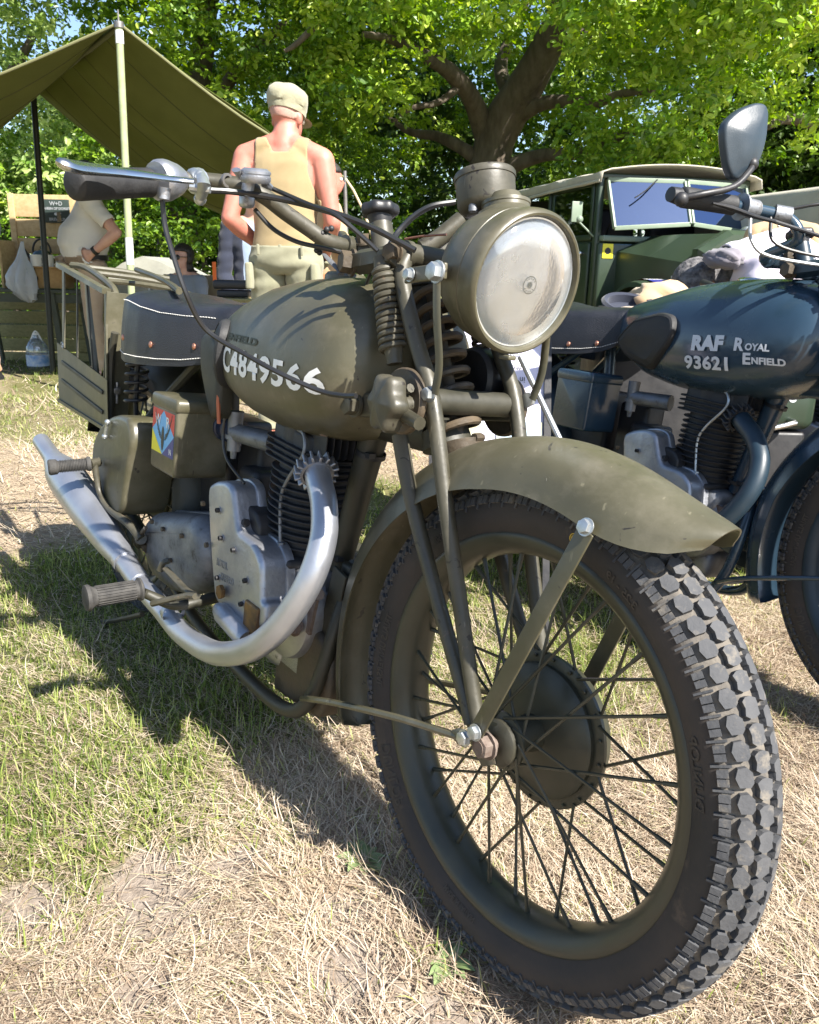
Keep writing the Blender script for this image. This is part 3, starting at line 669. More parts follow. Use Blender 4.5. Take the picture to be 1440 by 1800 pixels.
def tank_fn(big=0):
    K = [(.475, .742, .772, .020), (.49, .715, .785, .042), (.53, .672, .800, .074), (.60, .630, .820, .104), (.70, .612, .846, .127), (.80, .606, .860, .140), (.90, .610, .866, .145), (.97, .622, .862, .141), (1.01, .640, .852, .131), (1.035, .662, .836, .114), (1.05, .69, .815, .090), (1.057, .72, .79, .05)]
    if big: K = [k for k in K if k[0] < .95]+[(.98, .624, .864, .140), (1.04, .652, .852, .124), (1.065, .675, .838, .106), (1.082, .70, .818, .084), (1.09, .73, .79, .05)]; K = [(x+(.0 if x < .6 else .01), zb-.004, zt+.006, w_*1.04) for x, zb, zt, w_ in K]
    return K
def tank_sec(K, x):
    xs = [k[0] for k in K]; return [float(np.interp(x, xs, [k[i] for k in K])) for i in (1, 2, 3)]
def tank_side(K, x, z):
    zb, zt, hw = tank_sec(K, x); zc = zb+(zt-zb)*.42
    q = (z-zc)/((zt-zc) if z > zc else (zc-zb)); n = 2.3 if z > zc else 2.5
    return hw*max(0, 1-min(1, abs(q))**n)**(1/n)

def make_bike(main, pal, label, detail=2):
    root = thing('motorcycle', label, 'motorcycle', 'military motorcycles parked side by side')
    O = pal['body']; K = tank_fn(0 if main else 1)
    pp = lambda n, mb, m, par=root, **k: part(n, mb, m, par, **k)
    # --- wheels
    wheel(root, (1.37, .325), 'f', pal, detail, 'front')
    wheel(root, (0, .325), 'r', pal, min(detail, 1), 'rear')
    # axle nuts
    mb = MB(); tube(mb, [Vector((1.372, -.088, .325)), Vector((1.372, .10, .325))], .0085, 12, 1); pp('axle', mb, MA['rust'])
    mb = MB(); hexbolt(mb, (1.372, -.072, .325), (0, -1, 0), .0140, .012); pp('axle_nut', mb, MA['rust'])
    mb = MB(); lathe(mb, [(.012, -.062), (.026, -.060), (.029, -.057), (.029, -.052), (.012, -.050)], (1.372, 0, .325), (0, 1, 0), 28); pp('bearing_cap', mb, pal['dark'])
    # --- front mudguard (arched blade with rolled edge)
    def guard(a0, a1, R, w0, tipfade, m, name, drop=.03, cx=1.37, cz=.325, tail=18):
        outs = []; ins = []; n = 64; q = 18
        for i in range(n+1):
            t = a0+(a1-a0)*i/n; s_ = min(1, max(0, (t-a0)/tipfade)); f = (.34+.66*(1-(1-s_)**2.6)**.55 if s_ < 1 else 1) if tail > 10 else 1
            s2 = min(1, max(0, (a1-t)/(tail*.35))); f2 = (1-(1-s2)**2.4)**.42 if s2 < 1 else 1
            f = max(.05, min(f, .12+.88*f2)); ww = w0*f
            Rr = R+.020*(1-s_)**3+(.024*min(1, max(0, (t-105)/60)) if tail > 10 else 0)
            dd = drop*(f**1.4); A = radians(t); so_ = []; si_ = []
            for j in range(q+1):
                u_ = -1+2*j/q; ph = u_*pi/2*.93; yy = ww*sin(ph)*1.0; hh = -(dd+.021)*(1-cos(ph))
                if abs(u_) > .9: yy += (1 if u_ > 0 else -1)*.0035; hh -= .001
                for lst, e in ((so_, 0), (si_, -.0022)):
                    rr = Rr+hh+e*cos(ph); y2 = yy+e*sin(ph)
                    lst.append(Vector((cx+rr*cos(A), y2, cz+rr*sin(A))))
            outs.append(so_+si_[::-1])
        mb = MB(); loft(mb, outs); 
        return pp(name, mb, m, angle=50)
    guard(56.5, 205, .3735, .070, 22, O, 'front_mudguard', drop=.050)
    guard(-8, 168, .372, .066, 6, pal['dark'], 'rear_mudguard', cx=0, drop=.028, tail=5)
    # mudguard stay, bolts, rivet
    for sgn in (1, -1):
        a = V(1031, 932, -.073); b = V(838, 1287, -.088); 
        a, b = [Vector((p.x, sgn*p.y, p.z)) for p in (a, b)]
        mb = MB(); beam(mb, a, b, .022, .003, (0, 1, 0), .001); pp('mudguard_stay', mb, O)
        for c9, n9, r9 in ((a+Vector((.0, -sgn*.003, 0))+(a-b).normalized()*.004, (0, -sgn, .25), .0080), (b+Vector((0, -sgn*.002, 0)), (0, -sgn, 0), .0085), ((lambda p: Vector((p.x, sgn*p.y, p.z)))(V(817, 1297, -.093)), (0, -sgn, 0), .0085)):
            mb = MB(); hexbolt(mb, c9, n9, r9, .006); pp('stay_bolt', mb, MA['zinc'])
    # front stand loop
    p = [V(812, 1297, -.089), V(800, 1293, -.089), V(700, 1262, -.092), V(590, 1236, -.096), V(552, 1230, -.098)]
    q = p+[V(540, 1228, -.088), V(540, 1226, -.06)]
    P2 = q+[Vector((x.x, -x.y, x.z)) for x in q[::-1]]
    mb = MB(); tube(mb, P2, .0052, 8, 3); 
    for sgn in (1, -1):
        a, b = [Vector((r_.x, sgn*r_.y, r_.z)) for r_ in (V(820, 1300, -.0905), V(795, 1290, -.0905))]
        tube(mb, [b, (a+b)/2, a], [.005, .011, .011], 8, 2, flat=.35, hint=(0, 1, 0))
    pp('front_stand', mb, O)
    Vf = lambda u_, v_, y_: V(u_, v_, y_*.80 if y_ < 0 else y_)
    # --- girder fork
    mbs = []
    for sgn in (1, -1):
        S = lambda p: Vector((p.x, sgn*p.y, p.z))
        mb = MB()
        front = [Vf(716, 452, -.075), Vf(707, 475, -.086), Vf(712, 520, -.090), Vf(735, 610, -.092), Vf(760, 700, -.092), Vf(783, 880, -.088), Vf(806, 1040, -.084), Vf(832, 1220, -.080), Vf(846, 1290, -.079)]
        tube(mb, [S(x) for x in front], [.0105, .0115, .0112, .0110, .0108, .0104, .0100, .0098, .0095], 12, 4)
        rear = [Vf(703, 765, -.086), Vf(722, 870, -.084), Vf(768, 1050, -.082), Vf(815, 1215, -.080), Vf(829, 1272, -.080)]
        tube(mb, [S(x) for x in rear], [.0115, .0108, .0102, .0098, .0095], 12, 3)
        # dropout plate
        a = Vf(832, 1275, -.078); b = Vf(858, 1335, -.078)
        tube(mb, [S(Vf(828, 1262, -.079)), S(Vf(846, 1300, -.078)), S(Vf(860, 1345, -.076))], [.012, .021, .014], 10, 3, flat=.28, hint=(0, 1, 0))
        pp('fork_blade', mb, pal['worn_shade'])  # darker chipped olive carries the fork's shade in its colour
    mb = MB()   # lower cross tube + clamps
    lo = Vf(880, 710, .0); lo = (Vf(752, 705, -.088)+Vector((0, 0, 0)))
    tube(mb, [lo, Vector((lo.x, -lo.y, lo.z))], .017, 14, 1)
    hexbolt(mb, lo+Vector((-.01, .03, -.02)), (0, 0, -1), .012, .012); pp('lower_fork_spindle', mb, pal['dark'])  # darker paint stands in for shade on the cross tube
    up = Vf(716, 447, -.072)
    mb = MB(); tube(mb, [up, Vector((up.x, -up.y, up.z))], [.0155, .0155], 14, 1); lathe(mb, [(.018, -.005), (.018, .004)], up, (0, 1, 0), 16); pp('upper_fork_spindle', mb, pal['worn_shade'])
    # steering head, links, top yoke
    mb = MB()
    tube(mb, [Vector((1.135, 0, .655)), Vector((1.02, 0, .87))], [.026, .026], 16, 1)
    tube(mb, [Vector((1.14, 0, .645)), Vector((1.128, 0, .668))], [.036, .033], 16, 1); tube(mb, [Vector((1.03, 0, .85)), Vector((1.018, 0, .875))], [.033, .034], 16, 1)
    pp('steering_head', mb, pal['dark'])
    mb = MB()
    a = Vf(622, 463, -.098); b = Vf(700, 449, -.098)
    tube(mb, [Vf(607, 466, -.098), a+(b-a)*.15, b], [.0, .0175, .0155], 6, 1)
    for sgn in (1, -1):
        beam(mb, Vector((a.x, sgn*0.078, a.z)), Vector((b.x, sgn*0.075, b.z)), .027, .016, (0, 1, 0), .006)
    tube(mb, [Vector((a.x+.01, -.08, a.z)), Vector((a.x+.01, .08, a.z))], .012, 10, 1)
    pp('upper_link', mb, pal['worn_shade'])
    for args in ((Vector((a.x+.008, -.084, a.z)), (-.25, -1, 0), .0155, .016), (Vf(694, 444, -.10), (.3, -1, 0), .0115, .012), (Vf(640, 430, -.05), (0, -.3, 1), .010, .012)):
        mb = MB(); hexbolt(mb, *args); pp('link_nut', mb, MA['greas'])
    mb = MB()
    la, lb = Vf(632, 712, -.103), Vf(752, 712, -.1)
    for sgn in (1, -1):
        beam(mb, Vector((la.x, sgn*0.080, la.z)), Vector((lb.x, sgn*0.077, lb.z)), .034, .012, (0, 1, 0), .005)
    hexbolt(mb, la+Vector((0, -.006, 0)), (0, -1, 0), .0145, .015); tube(mb, [la, Vector((la.x, -la.y, la.z))], .014, 10, 1)
    pp('lower_link', mb, pal['worn_shade'])
    # friction damper: disc + star knob
    dc = Vf(712, 705, -.11)
    for sgn in (1, -1):
        mb = MB(); lathe(mb, [(.0001, -.006), (.041, -.006), (.0435, -.003), (.0435, .003), (.041, .006), (.0001, .006)], Vector((dc.x, sgn*.090, dc.z)), (0, -1, 0), 36); pp('friction_disc', mb, MA['greas'])
    kc = Vf(679, 708, -.155); P = [((.033+.0035*cos(6*t))*cos(t), (.033+.0035*cos(6*t))*sin(t)*1.08) for t in [2*pi*i/48 for i in range(48)]]
    mb = MB(); slab(mb, P, Vector((kc.x+.008, -.112, kc.z)), (1, -.12, 0), (0, 0, 1), (-.12, -1, 0), .028, .009, 4, both=True, dome=.004); tube(mb, [Vector((kc.x+.012, -.08, kc.z)), Vector((kc.x+.010, -.118, kc.z))], .012, 12, 1)
    pp('damper_knob', mb, MA['olive2'] if main else pal['body'])
    mb = MB(); tube(mb, [Vf(700, 722, -.14), Vf(738, 745, -.15)], [.0095, .0085], 10, 1); tube(mb, [Vf(704, 690, -.13), Vf(722, 682, -.13)], [.006, .006], 8, 1); pp('damper_arm', mb, pal['worn_shade'])
    # springs
    s0, s1 = Vf(672, 452, -.108), Vf(694, 640, -.100)
    mb = MB(); coil(mb, s0+(s1-s0)*.12, s0+(s1-s0)*.86, .0130, .0042, 12.5, 8, 16, R2=.0158); tube(mb, [s0, s0+(s1-s0)*.1], [.0125, .013], 12, 1); tube(mb, [s0+(s1-s0)*.84, s0+(s1-s0)*.93, s1], [.014, .0115, .011], 12, 1)
    tube(mb, [s0, s1], .006, 8, 1); pp('check_spring', mb, pal['worn_shade'])
    mb = MB(); t0, t1 = Vector((s0.x, .085, s0.z)), Vector((s1.x, .080, s1.z)); coil(mb, t0, t1, .0125, .0036, 16, 7, 12); pp('check_spring', mb, pal['worn_shade'])
    m0, m1 = Vector((1.06, 0, .85)), Vector((1.163, 0, .655))
    mb = MB(); coil(mb, m0, m1, .026, .0058, 9, 8, 18, R2=.031); tube(mb, [m0, m1], .010, 10, 1); tube(mb, [m1, m1+(m1-m0)*.08], [.034, .028], 14, 1); pp('main_spring', mb, MA['greas'] if main else pal['dark'])
    # lower clamp bolts on fork
    for sgn in (1, -1): mb = MB(); hexbolt(mb, (lambda p: Vector((p.x, sgn*p.y, p.z)))(Vf(757, 693, -.106)), (0, -sgn, 0), .0085, .008); pp('clamp_bolt', mb, MA['zinc'])
    # --- headlamp
    LCn = Vector((1.2445, 0, .871)); ax = Vector((cos(radians(-10.3)), 0, sin(radians(-10.3))))
    mb = MB()
    prof = [(0, -.112), (.028, -.110), (.055, -.100), (.072, -.082), (.0825, -.058), (.0855, -.034), (.0855, -.0285), (.0843, -.0275), (.0843, -.026), (.0862, -.0255), (.0880, -.014), (.0888, -.004), (.0884, .001), (.0868, .005), (.0842, .0068), (.0815, .0062), (.0797, .003), (.0790, -.002)]
    prof2 = [(max(r_, .0001), h) for r_, h in prof]
    lathe(mb, prof2, LCn, ax, 64)
    lamp = pp('headlamp', mb, O, angle=45)
    mb = MB(); lathe(mb, [(.0785*q_/16, -.058*(1-(q_/16)**2)) for q_ in range(16, 0, -1)], LCn, ax, 64); part('reflector', mb, MA['reflector'], lamp, angle=80)
    mb = MB(); lathe(mb, [(.0001, .0072), (.03, .0065), (.055, .0045), (.079, -.0005), (.079, -.003), (.055, .002), (.03, .004), (.0001, .0047)], LCn, ax, 48); part('lens', mb, MA['lens'], lamp, angle=80)
    a_, b_, c_ = frame(ax, (0, 0, 1))
    ring = MB()
    for r0_, r1_ in ((.0101, .0109), (.0034, .0040), (.0018, .0029), (.0002, .0012)): lathe(ring, [(r0_, .0080), (r1_, .0080), (r1_, .0079), (r0_, .0079)], LCn, ax, 32, closed=True)
    me = ring.mesh('lens_badge', [MA['ink']]); bd = part('lens_badge', me, [], lamp)
    for word, ang0 in (('LUCAS', 90), ('LUCAS', 270)):
        for i, chh in enumerate(word):
            th = radians(ang0+(2-i)*26); e = text_mesh(chh, .0030, .0001, 0, 'CENTER'); e.materials.append(MA['ink'])
            warp(e, lambda x, y, z: LCn+c_*.0080+(lambda r_, t_: (b_*-cos(t_)*r_+a_*sin(t_)*r_))(.0072+y, th-x/.0072))
            part('badge_letter', e, None, lamp)
    # lamp rim clip, bracket, wiring boss
    mb = MB(); box(mb, LCn+ax*.004-a_*.094+Vector((0, 0, .002)), (.02, .014, .006), r=.002); part('rim_clip', mb, O, lamp)
    for sgn in (1, -1):
        S = lambda p: Vector((p.x, sgn*p.y, p.z))
        mb = MB(); p0, p1 = V(722, 483, -.098), V(775, 478, -.104)
        beam(mb, S(V(714, 485, -.084)), S(V(784, 476, -.092)), .020, .006, (0, 1, 0), .002)
        tube(mb, [S(V(768, 478, -.098)), S(V(768, 560, -.096)), S(V(772, 640, -.090)), S(V(764, 692, -.086))], .0075, 8, 4, flat=.3, hint=(0, 1, 0))
        pp('lamp_bracket', mb, O)
        mb = MB(); hexbolt(mb, S(V(722, 483, -.090)), (0, -sgn, 0), .0072, .007); pp('bracket_bolt', mb, MA['zinc'])
        mb = MB(); hexbolt(mb, S(V(770, 478, -.102)), (0, -sgn, 0), .0110, .010); pp('bracket_bolt', mb, MA['zinc'])
    # --- speedometer on the lamp
    sc = V(851, 343, 0); sax = (V(846, 300, 0)-V(858, 372, 0)).normalized(); sax = Vector((-.30, -.02, 1)).normalized()
    sc = Vector((1.146, 0, .985)) if main else Vector((1.13, 0, .95))
    mb = MB(); lathe(mb, [(.0001, -.030), (.029, -.030), (.0355, -.025), (.0380, -.018), (.0388, .011), (.0400, .0115), (.0402, .013), (.0402, .018), (.039, .020), (.034, .0215), (.033, .019), (.0001, .019)], sc, sax, 48)
    sp = pp('speedometer', mb, pal['worn_shade'])  # darker paint stands in for the shade on the drum
    mb = MB(); lathe(mb, [(.0001, .0193), (.033, .0193)], sc, sax, 32); part('dial', mb, MA['black'], sp)
    mb = MB(); p0 = LCn+Vector((-.052, 0, .080))
    lathe(mb, [(.040, -.006), (.036, .004), (.030, .008), (.030, .012), (.031, .013), (.031, .017), (.022, .020), (.018, .028)], p0, Vector((-.25, 0, 1)), 36); pp('lamp_collar', mb, O)
    mb = MB(); lathe(mb, [(.006, 0), (.006, .016), (.004, .018)], V(832, 372, -.028), (-.2, 0, 1), 12); pp('tell_tale', mb, MA['alloy_dull'])
    # --- handlebar
    if main:
        hb = [V(640, 440, -.028), V(618, 436, -.05), V(575, 423, -.095), V(540, 400, -.125), V(500, 372, -.16), V(465, 345, -.19), V(430, 328, -.215), V(360, 318, -.262), V(290, 316, -.315), V(128, 322, -.447)]
    else:
        hb = [V(640, 440, -.028), V(600, 436, -.06), V(575, 423, -.095), Vector((1.0, -.115, .935)), Vector((.99, -.13, .968)), Vector((.97, -.17, .978)), Vector((.945, -.26, .978)), Vector((.925, -.36, .976))]
    mb = MB(); tube(mb, hb, .0115, 12, 5); pp('handlebar', mb, MA['olive2'] if main else pal['body'])
    hl = [Vector((p_.x, -p_.y*.92, p_.z)) for p_ in hb]
    mb = MB(); tube(mb, hl, .0115, 12, 5); pp('handlebar', mb, MA['olive2'] if main else pal['body'])
    if main:
        mb = MB(); tube(mb, [V(742, 437, .01), V(770, 420, .03), V(812, 386, .06)], [.013, .013, .013], 12, 3); pp('handlebar_lug', mb, MA['olive2'])
    def grip(P, Q, sgn):
        d = (Q-P).normalized(); L = (Q-P).length
        mb = MB(); tube(mb, [P-d*.004, P, P+d*.008, P+d*(L*.5), Q-d*.006, Q], [.013, .0190, .0198, .0188, .0184, .019], 20, 3); 
        return pp('grip', mb, MA['grip'])
    g0, g1 = (V(131, 323, -.445), V(272, 321, -.328)) if main else (Vector((.919, -.375, .974)), Vector((.945, -.26, .978)))
    grip(g0, g1, 1); grip(Vector((g0.x, -g0.y*.92, g0.z)), Vector((g1.x, -g1.y*.92, g1.z)), -1)
    # bar clamps on stem, damper knob
    mb = MB(); top = V(668, 375, -.02); foot = V(676, 452, -.02)
    tube(mb, [foot, foot+(top-foot)*.75], [.0195, .0165], 16, 1); tube(mb, [foot+(top-foot)*.0, foot-(top-foot)*.12], [.0235, .0235], 16, 1); 
    for sgn in (1, -1):
        c_ = Vector((hb[1].x, hb[1].y*sgn, hb[1].z)); d = (hb[2]-hb[1]).normalized(); d = Vector((d.x, d.y*sgn, d.z)); tube(mb, [c_-d*.002, c_+d*.014], [.0165, .0165], 14, 1); beam(mb, c_, Vector((foot.x, -.02*sgn*0, foot.z+.01)), .022, .03, r=.006)
    pp('steering_stem', mb, pal['worn_shade'])
    P = [((.0275+.0016*cos(7*t))*cos(t), (.0275+.0016*cos(7*t))*sin(t)) for t in [2*pi*i/48 for i in range(48)]]
    u_ = (top-foot).normalized(); a1, b1, _ = frame(u_, (1, 0, 0)); u2 = (u_+Vector((.15, 0, 0))).normalized(); a1, b1, _ = frame(u2, (1, 0, 0))
    mb = MB(); slab(mb, P, top-u2*.004, a1, b1, u2, .017, .006, 3, both=True); tube(mb, [foot+(top-foot)*.7, top-u2*.002], [.0145, .020], 14, 2); pp('steering_damper_knob', mb, MA['black'])
    # lever, perch and controls
    if main:
        mb = MB()
        tube(mb, [V(119, 300, -.462), V(128, 304, -.457), V(150, 309, -.44), V(200, 314, -.400), V(270, 322, -.345), V(318, 328, -.305), V(345, 331, -.286)], [.0085, .0115, .0115, .010, .0078, .0062, .006], 12, 3, flat=.6, hint=(0, 0, 1))
        for k_ in range(len(mb.v)):      # the lever lies in front of and below the grip
            x_, y_, z_ = mb.v[k_]; mb.v[k_] = (x_+.030, y_-.016, z_+.004)
        pp('brake_lever', mb, MA['chrome'])
        gA = V(291, 317, -.318)
        mb = MB(); d = (hb[-1]-hb[-2]).normalized()
        tube(mb, [gA+d*.016, gA+d*.010, gA, gA-d*.018, gA-d*.030], [.0235, .0265, .0265, .021, .014], 20, 2); tube(mb, [V(288, 332, -.33)+Vector((.012, -.004, 0)), V(287, 352, -.33)+Vector((.012, -.004, 0))], [.0085, .0075], 10, 1); pp('twist_grip_drum', mb, MA['alloy'])
        mb = MB(); lathe(mb, [(.017, 0), (.017, .012), (.012, .014)], V(352, 318, -.268), (hb[-1]-hb[-2]), 14); tube(mb, [V(352, 305, -.275), V(358, 324, -.285), V(352, 348, -.275)], [.006, .009, .0075], 10, 2); ball(mb, V(352, 311, -.28), .0085, 10); ball(mb, V(352, 350, -.276), .0085, 10); tube(mb, [V(335, 329, -.295), V(370, 334, -.275)], [.0055, .0045], 8, 1)
        pp('lever_perch', mb, MA['zinc'])
        mb = MB(); cc = V(449, 318, -.218); up_ = Vector((.1, -.12, 1)).normalized()
        lathe(mb, [(.0001, .016), (.015, .016), (.0205, .012), (.0205, .009), (.0195, .0085), (.0195, .0065), (.0205, .006), (.0205, .001), (.0175, -.003), (.0001, -.003)], cc, up_, 28); tube(mb, [V(437, 318, -.223), V(434, 345, -.223)], [.0085, .0085], 10, 1)
        box(mb, V(434, 352, -.214), (.022, .018, .02), r=.005)
        tube(mb, [V(440, 316, -.222), V(424, 312, -.235), V(415, 298, -.245)], [.005, .0045, .0075], 10, 3, flat=.6); tube(mb, [cc+Vector((0, .014, 0)), V(478, 331, -.19)], [.0065, .0035], 8, 1)
        pp('throttle_lever', mb, MA['alloy'])
        mb = MB(); lathe(mb, [(.006, -.002), (.0095, -.002), (.0095, .002), (.006, .002)], V(399, 317, -.24), (1, .3, 0), 14, closed=True); pp('screw_eye', mb, MA['steel'])
        def cabl(name, pts, r, m='cable'):
            mb = MB(); tube(mb, pts, r, 8, 6); pp(name, mb, MA[m])
        cabl('brake_cable', [V(368, 334, -.274), V(420, 338, -.235), V(500, 351, -.185), (V(580, 372, -.15)), V(650, 398, -.115), V(700, 424, -.09), V(730, 440, -.075)], .0042)
        cabl('choke_cable', [V(478, 331, -.19), V(540, 358, -.17), V(590, 378, -.155), V(630, 410, -.13), V(664, 441, -.11)], .0032)
        cabl('throttle_cable', [V(285, 352, -.33), V(291, 400, -.325), V(305, 450, -.32), V(325, 510, -.31), V(348, 560, -.29), V(375, 590, -.27), V(430, 622, -.24), V(490, 655, -.21), V(560, 686, -.17), V(600, 695, -.155), V(626, 696, -.15)], .0036)
        cabl('clutch_cable', [V(686, 430, -.06), V(700, 408, -.04), V(728, 380, -.02), V(760, 362, 0), V(800, 355, .03)], .0042)
        cabl('speedometer_cable', [V(448, 368, -.2), V(480, 402, -.18), V(520, 424, -.16), V(560, 434, -.145), V(600, 443, -.12)], .0032)
        cabl('front_cable', [V(655, 470, -.06), V(640, 520, -.05), V(645, 580, -.05), V(662, 625, -.06)], .003)
        cabl('lamp_wire', [V(712, 420, -.02), V(745, 415, -.01), V(785, 412, .0)], .0017, 'copper')
        cabl('brake_rod', [V(915, 628, .13), V(990, 785, .125)], .0045, 'zinc')
        # beaded strap hanging from the bar
        mb = MB()
        for i in range(7):
            a = i/6*pi; ball(mb, V(572, 423, -.097)+Vector((.0135*cos(a), -.0135*sin(a)*.9, .0135*(cos(a))*.2+.014*cos(a*1))), .0045, 8)
        pp('bead_tie', mb, MA['black'])
        mb = MB(); tube(mb, [V(570, 447, -.10), V(582, 460, -.1), V(595, 475, -.1), V(600, 482, -.1)], [.004, .006, .004, .006], 8, 4, flat=.4); pp('plastic_clip', mb, MA['alloy_dull'])
        # rags / ribbon through the nut omitted; bell-crank behind the bar clamp
        mb = MB(); beam(mb, V(600, 415, .02), V(618, 440, .0), .014, .02, r=.004); pp('lever_clamp', mb, MA['olive2'])
    else:
        mb = MB(); T = lambda x, y, z: Vector((x+.045, y+.07, z-.052))
        tube(mb, [T(.93, -.425, 1.015), T(.945, -.39, 1.012), T(.95, -.33, 1.008), T(.955, -.27, 1.008)], [.004, .0085, .007, .006], 10, 3, flat=.6); tube(mb, [T(.955, -.27, 1.008), T(1.0, -.1, .99), T(1.05, .0, .95)], .004, 8, 4); pp('brake_lever', mb, MA['black'])
        mb = MB(); lathe(mb, [(.012, 0), (.026, .001), (.026, .005), (.019, .006), (.018, .04), (.012, .046)], T(.905, -.315, 1.03), (hb[-2]-hb[-1]), 24)
        tube(mb, [T(.925, -.235, 1.03), T(.945, -.21, 1.028)], [.018, .018], 14, 1); pp('switch_housing', mb, MA['chrome'] if 0 else MA['alloy_dull'])
        mb = MB(); tube(mb, [T(.872, -.455, 1.026), T(.870, -.475, 1.026)], [.016, .014], 12, 1); ball(mb, T(.887, -.462, 1.018), .014, 12); pp('bar_end_clamp', mb, MA['black'])
        ms = [T(.887, -.462, 1.02), T(.91, -.43, 1.032), T(.925, -.37, 1.055), T(.922, -.33, 1.09), T(.915, -.315, 1.105)]
        mb = MB(); tube(mb, ms, [.007, .007, .006, .006, .006], 10, 4); ball(mb, T(.912, -.314, 1.108), .013, 12); arm = pp('mirror_arm', mb, MA['black'])
        # mirror shell: rounded kite seen from the front
        nrm = Vector((.95, -.12, .05)).normalized(); 
        c = T(.895, -.335, 1.15); a1 = Vector((.1, 1, 0)).normalized(); a1 = (a1-nrm*a1.dot(nrm)).normalized(); b1 = nrm.cross(a1)
        if b1.z < 0: b1 = -b1
        kp = [(-.071, .018), (-.030, .060), (.018, .083), (.045, .085), (.058, .070), (.066, .01), (.055, -.045), (.012, -.087), (-.018, -.094), (-.040, -.070), (-.062, -.02)]
        kp = round_poly([(x_*.83, y_*.83) for x_, y_ in kp], .02, 4)
        mb = MB(); slab(mb, kp, c-nrm*.006, a1, b1, nrm, .018, .008, 4, dome=.012); sh = pp('mirror_shell', mb, MA['mirror_shell'], angle=50)
        mb = MB(); slab(mb, offset2(kp, .002), c-nrm*.007, a1, b1, -nrm, .002, .0005, 1); part('mirror_glass', mb, MA['chrome'], sh)
        cab = [[T(.93, -.25, 1.02), T(.95, -.24, .97), T(1.02, -.15, .955), T(1.1, -.02, .96)], [T(.94, -.22, 1.04), T(1.0, -.15, 1.055), T(1.08, -.04, 1.0), T(1.1, -.01, .9)], [T(.915, -.29, 1.012), T(.925, -.285, .97), T(.95, -.25, .945), T(1.03, -.12, .94)]]
        for i, c3 in enumerate(cab):
            mb = MB(); tube(mb, c3, .0035, 8, 6); pp('control_cable', mb, MA['cable'] if i < 2 else MA['zinc'])
    # --- tank
    secs = []; n = 40
    xs = [K[0][0]+(K[-1][0]-K[0][0])*(.5-.5*cos(pi*i/30)) for i in range(31)]
    for x in xs:
        zb, zt, hw = tank_sec(K, x); zc = zb+(zt-zb)*.42; s = []
        for j in range(n):
            th = 2*pi*j/n; cz_, sy = sin(th), cos(th); e = 2/2.3 if cz_ > 0 else 2/2.5
            zz = zc+(abs(cz_)**e)*(1 if cz_ > 0 else -1)*((zt-zc) if cz_ > 0 else (zc-zb)); yy = hw*(abs(sy)**e)*(1 if sy > 0 else -1)
            s.append(Vector((x, yy, zz)))
        secs.append(s)
    mb = MB(); loft(mb, secs); tank = pp('fuel_tank', mb, O, angle=60)
    mb = MB(); lathe(mb, [(.034, -.006), (.034, .004), (.030, .009), (.026, .010), (.0001, .012)], (.83, 0, .862), (0, 0, 1), 32); part('filler_cap', mb, MA['chrome'] if not main else O, tank)
    mb = MB(); lathe(mb, [(.010, 0), (.010, -.012), (.007, -.016)], V(572, 748, -.07), (0, 0, 1), 12); part('drain_plug', mb, MA['rust'], tank)
    # transfer outline onto the flank
    def onflank(me, o, ex, ez, e=.0008, sgn=-1):
        def f_(x, y, z):
            X = o[0]+ex[0]*x+ez[0]*y; Z = o[1]+ex[1]*x+ez[1]*y
            return Vector((X, sgn*(tank_side(K, X, Z)+e+z), Z))
        return warp(me, f_, .006)
    def letters(txt, p0, p1, h, bold, m, name='lettering', sp=1, e=(.0010 if main else .0034), sx=1):
        me = text_mesh(txt, 1, bold, 0, 'LEFT', 0, sp); xs_ = [v.co.x for v in me.vertices]; ys_ = [v.co.y for v in me.vertices]
        x0, x1, y0, y1 = min(xs_), max(xs_), min(ys_), max(ys_)
        d = Vector((p1[0]-p0[0], p1[1]-p0[1])); L = d.length
        for v in me.vertices: v.co.x = (v.co.x-x0)/(x1-x0)*L; v.co.y = (v.co.y-y0)/(y1-y0)*h*(1.28-.28*v.co.x/L if txt == 'C4849566' else 1)
        d.normalize(); me.materials.append(m)
        part(name, onflank(me, p0, (d.x, d.y), (-d.y, d.x), e), None, tank)
    def vz(u, v, y): p_ = V(u, v, y); return (p_.x, p_.z)
    if main:
        letters('C4849566', vz(385, 652, -.118), vz(560, 697, -.138), .0385, .030, MA['white'], sp=1.10)
        letters('ROYAL', vz(372, 590, -.085), vz(408, 597, -.10), .011, .03, MA['dkgreen'])
        letters('ENFIELD', vz(412, 597, -.10), vz(471, 611, -.12), .012, .04, MA['dkgreen'])
    elif detail > 1:
        letters('RAF', (.819, .697), (.905, .702), .034, .06, MA['greywhite'], sp=1.05)
        letters('93621', (.803, .656), (.922, .662), .030, .035, MA['greywhite'], sp=1.05)
        letters('R', (.932, .706), (.955, .707), .027, .04, MA['greywhite']); letters('OYAL', (.957, .709), (1.010, .711), .015, .04, MA['greywhite'])
        letters('E', (.956, .680), (.974, .681), .024, .04, MA['greywhite']); letters('NFIELD', (.976, .683), (1.042, .686), .014, .04, MA['greywhite'])
    # knee pads
    for sgn in (-1, 1):
        kp = [(.533, .71), (.60, .758), (.70, .778), (.745, .770), (.762, .74), (.75, .705), (.708, .655), (.675, .640), (.585, .662), (.538, .685)] if not main else [(.525, .735), (.575, .772), (.61, .775), (.635, .75), (.632, .70), (.61, .655), (.585, .640), (.545, .665), (.522, .70)]
        kp = round_poly(kp, .02, 3); secs = []
        for (ins, h) in ((0, -.004), (0, .010), (.003, .016), (.008, .018), (.0085, .0165), (.012, .0165), (.022, .018)):
            secs.append([Vector((q[0], sgn*(tank_side(K, q[0], q[1])*.98+h), q[1])) for q in offset2(kp, ins)])
        mb = MB(); loft(mb, secs); pp('knee_pad', mb, MA['grip'], angle=30)
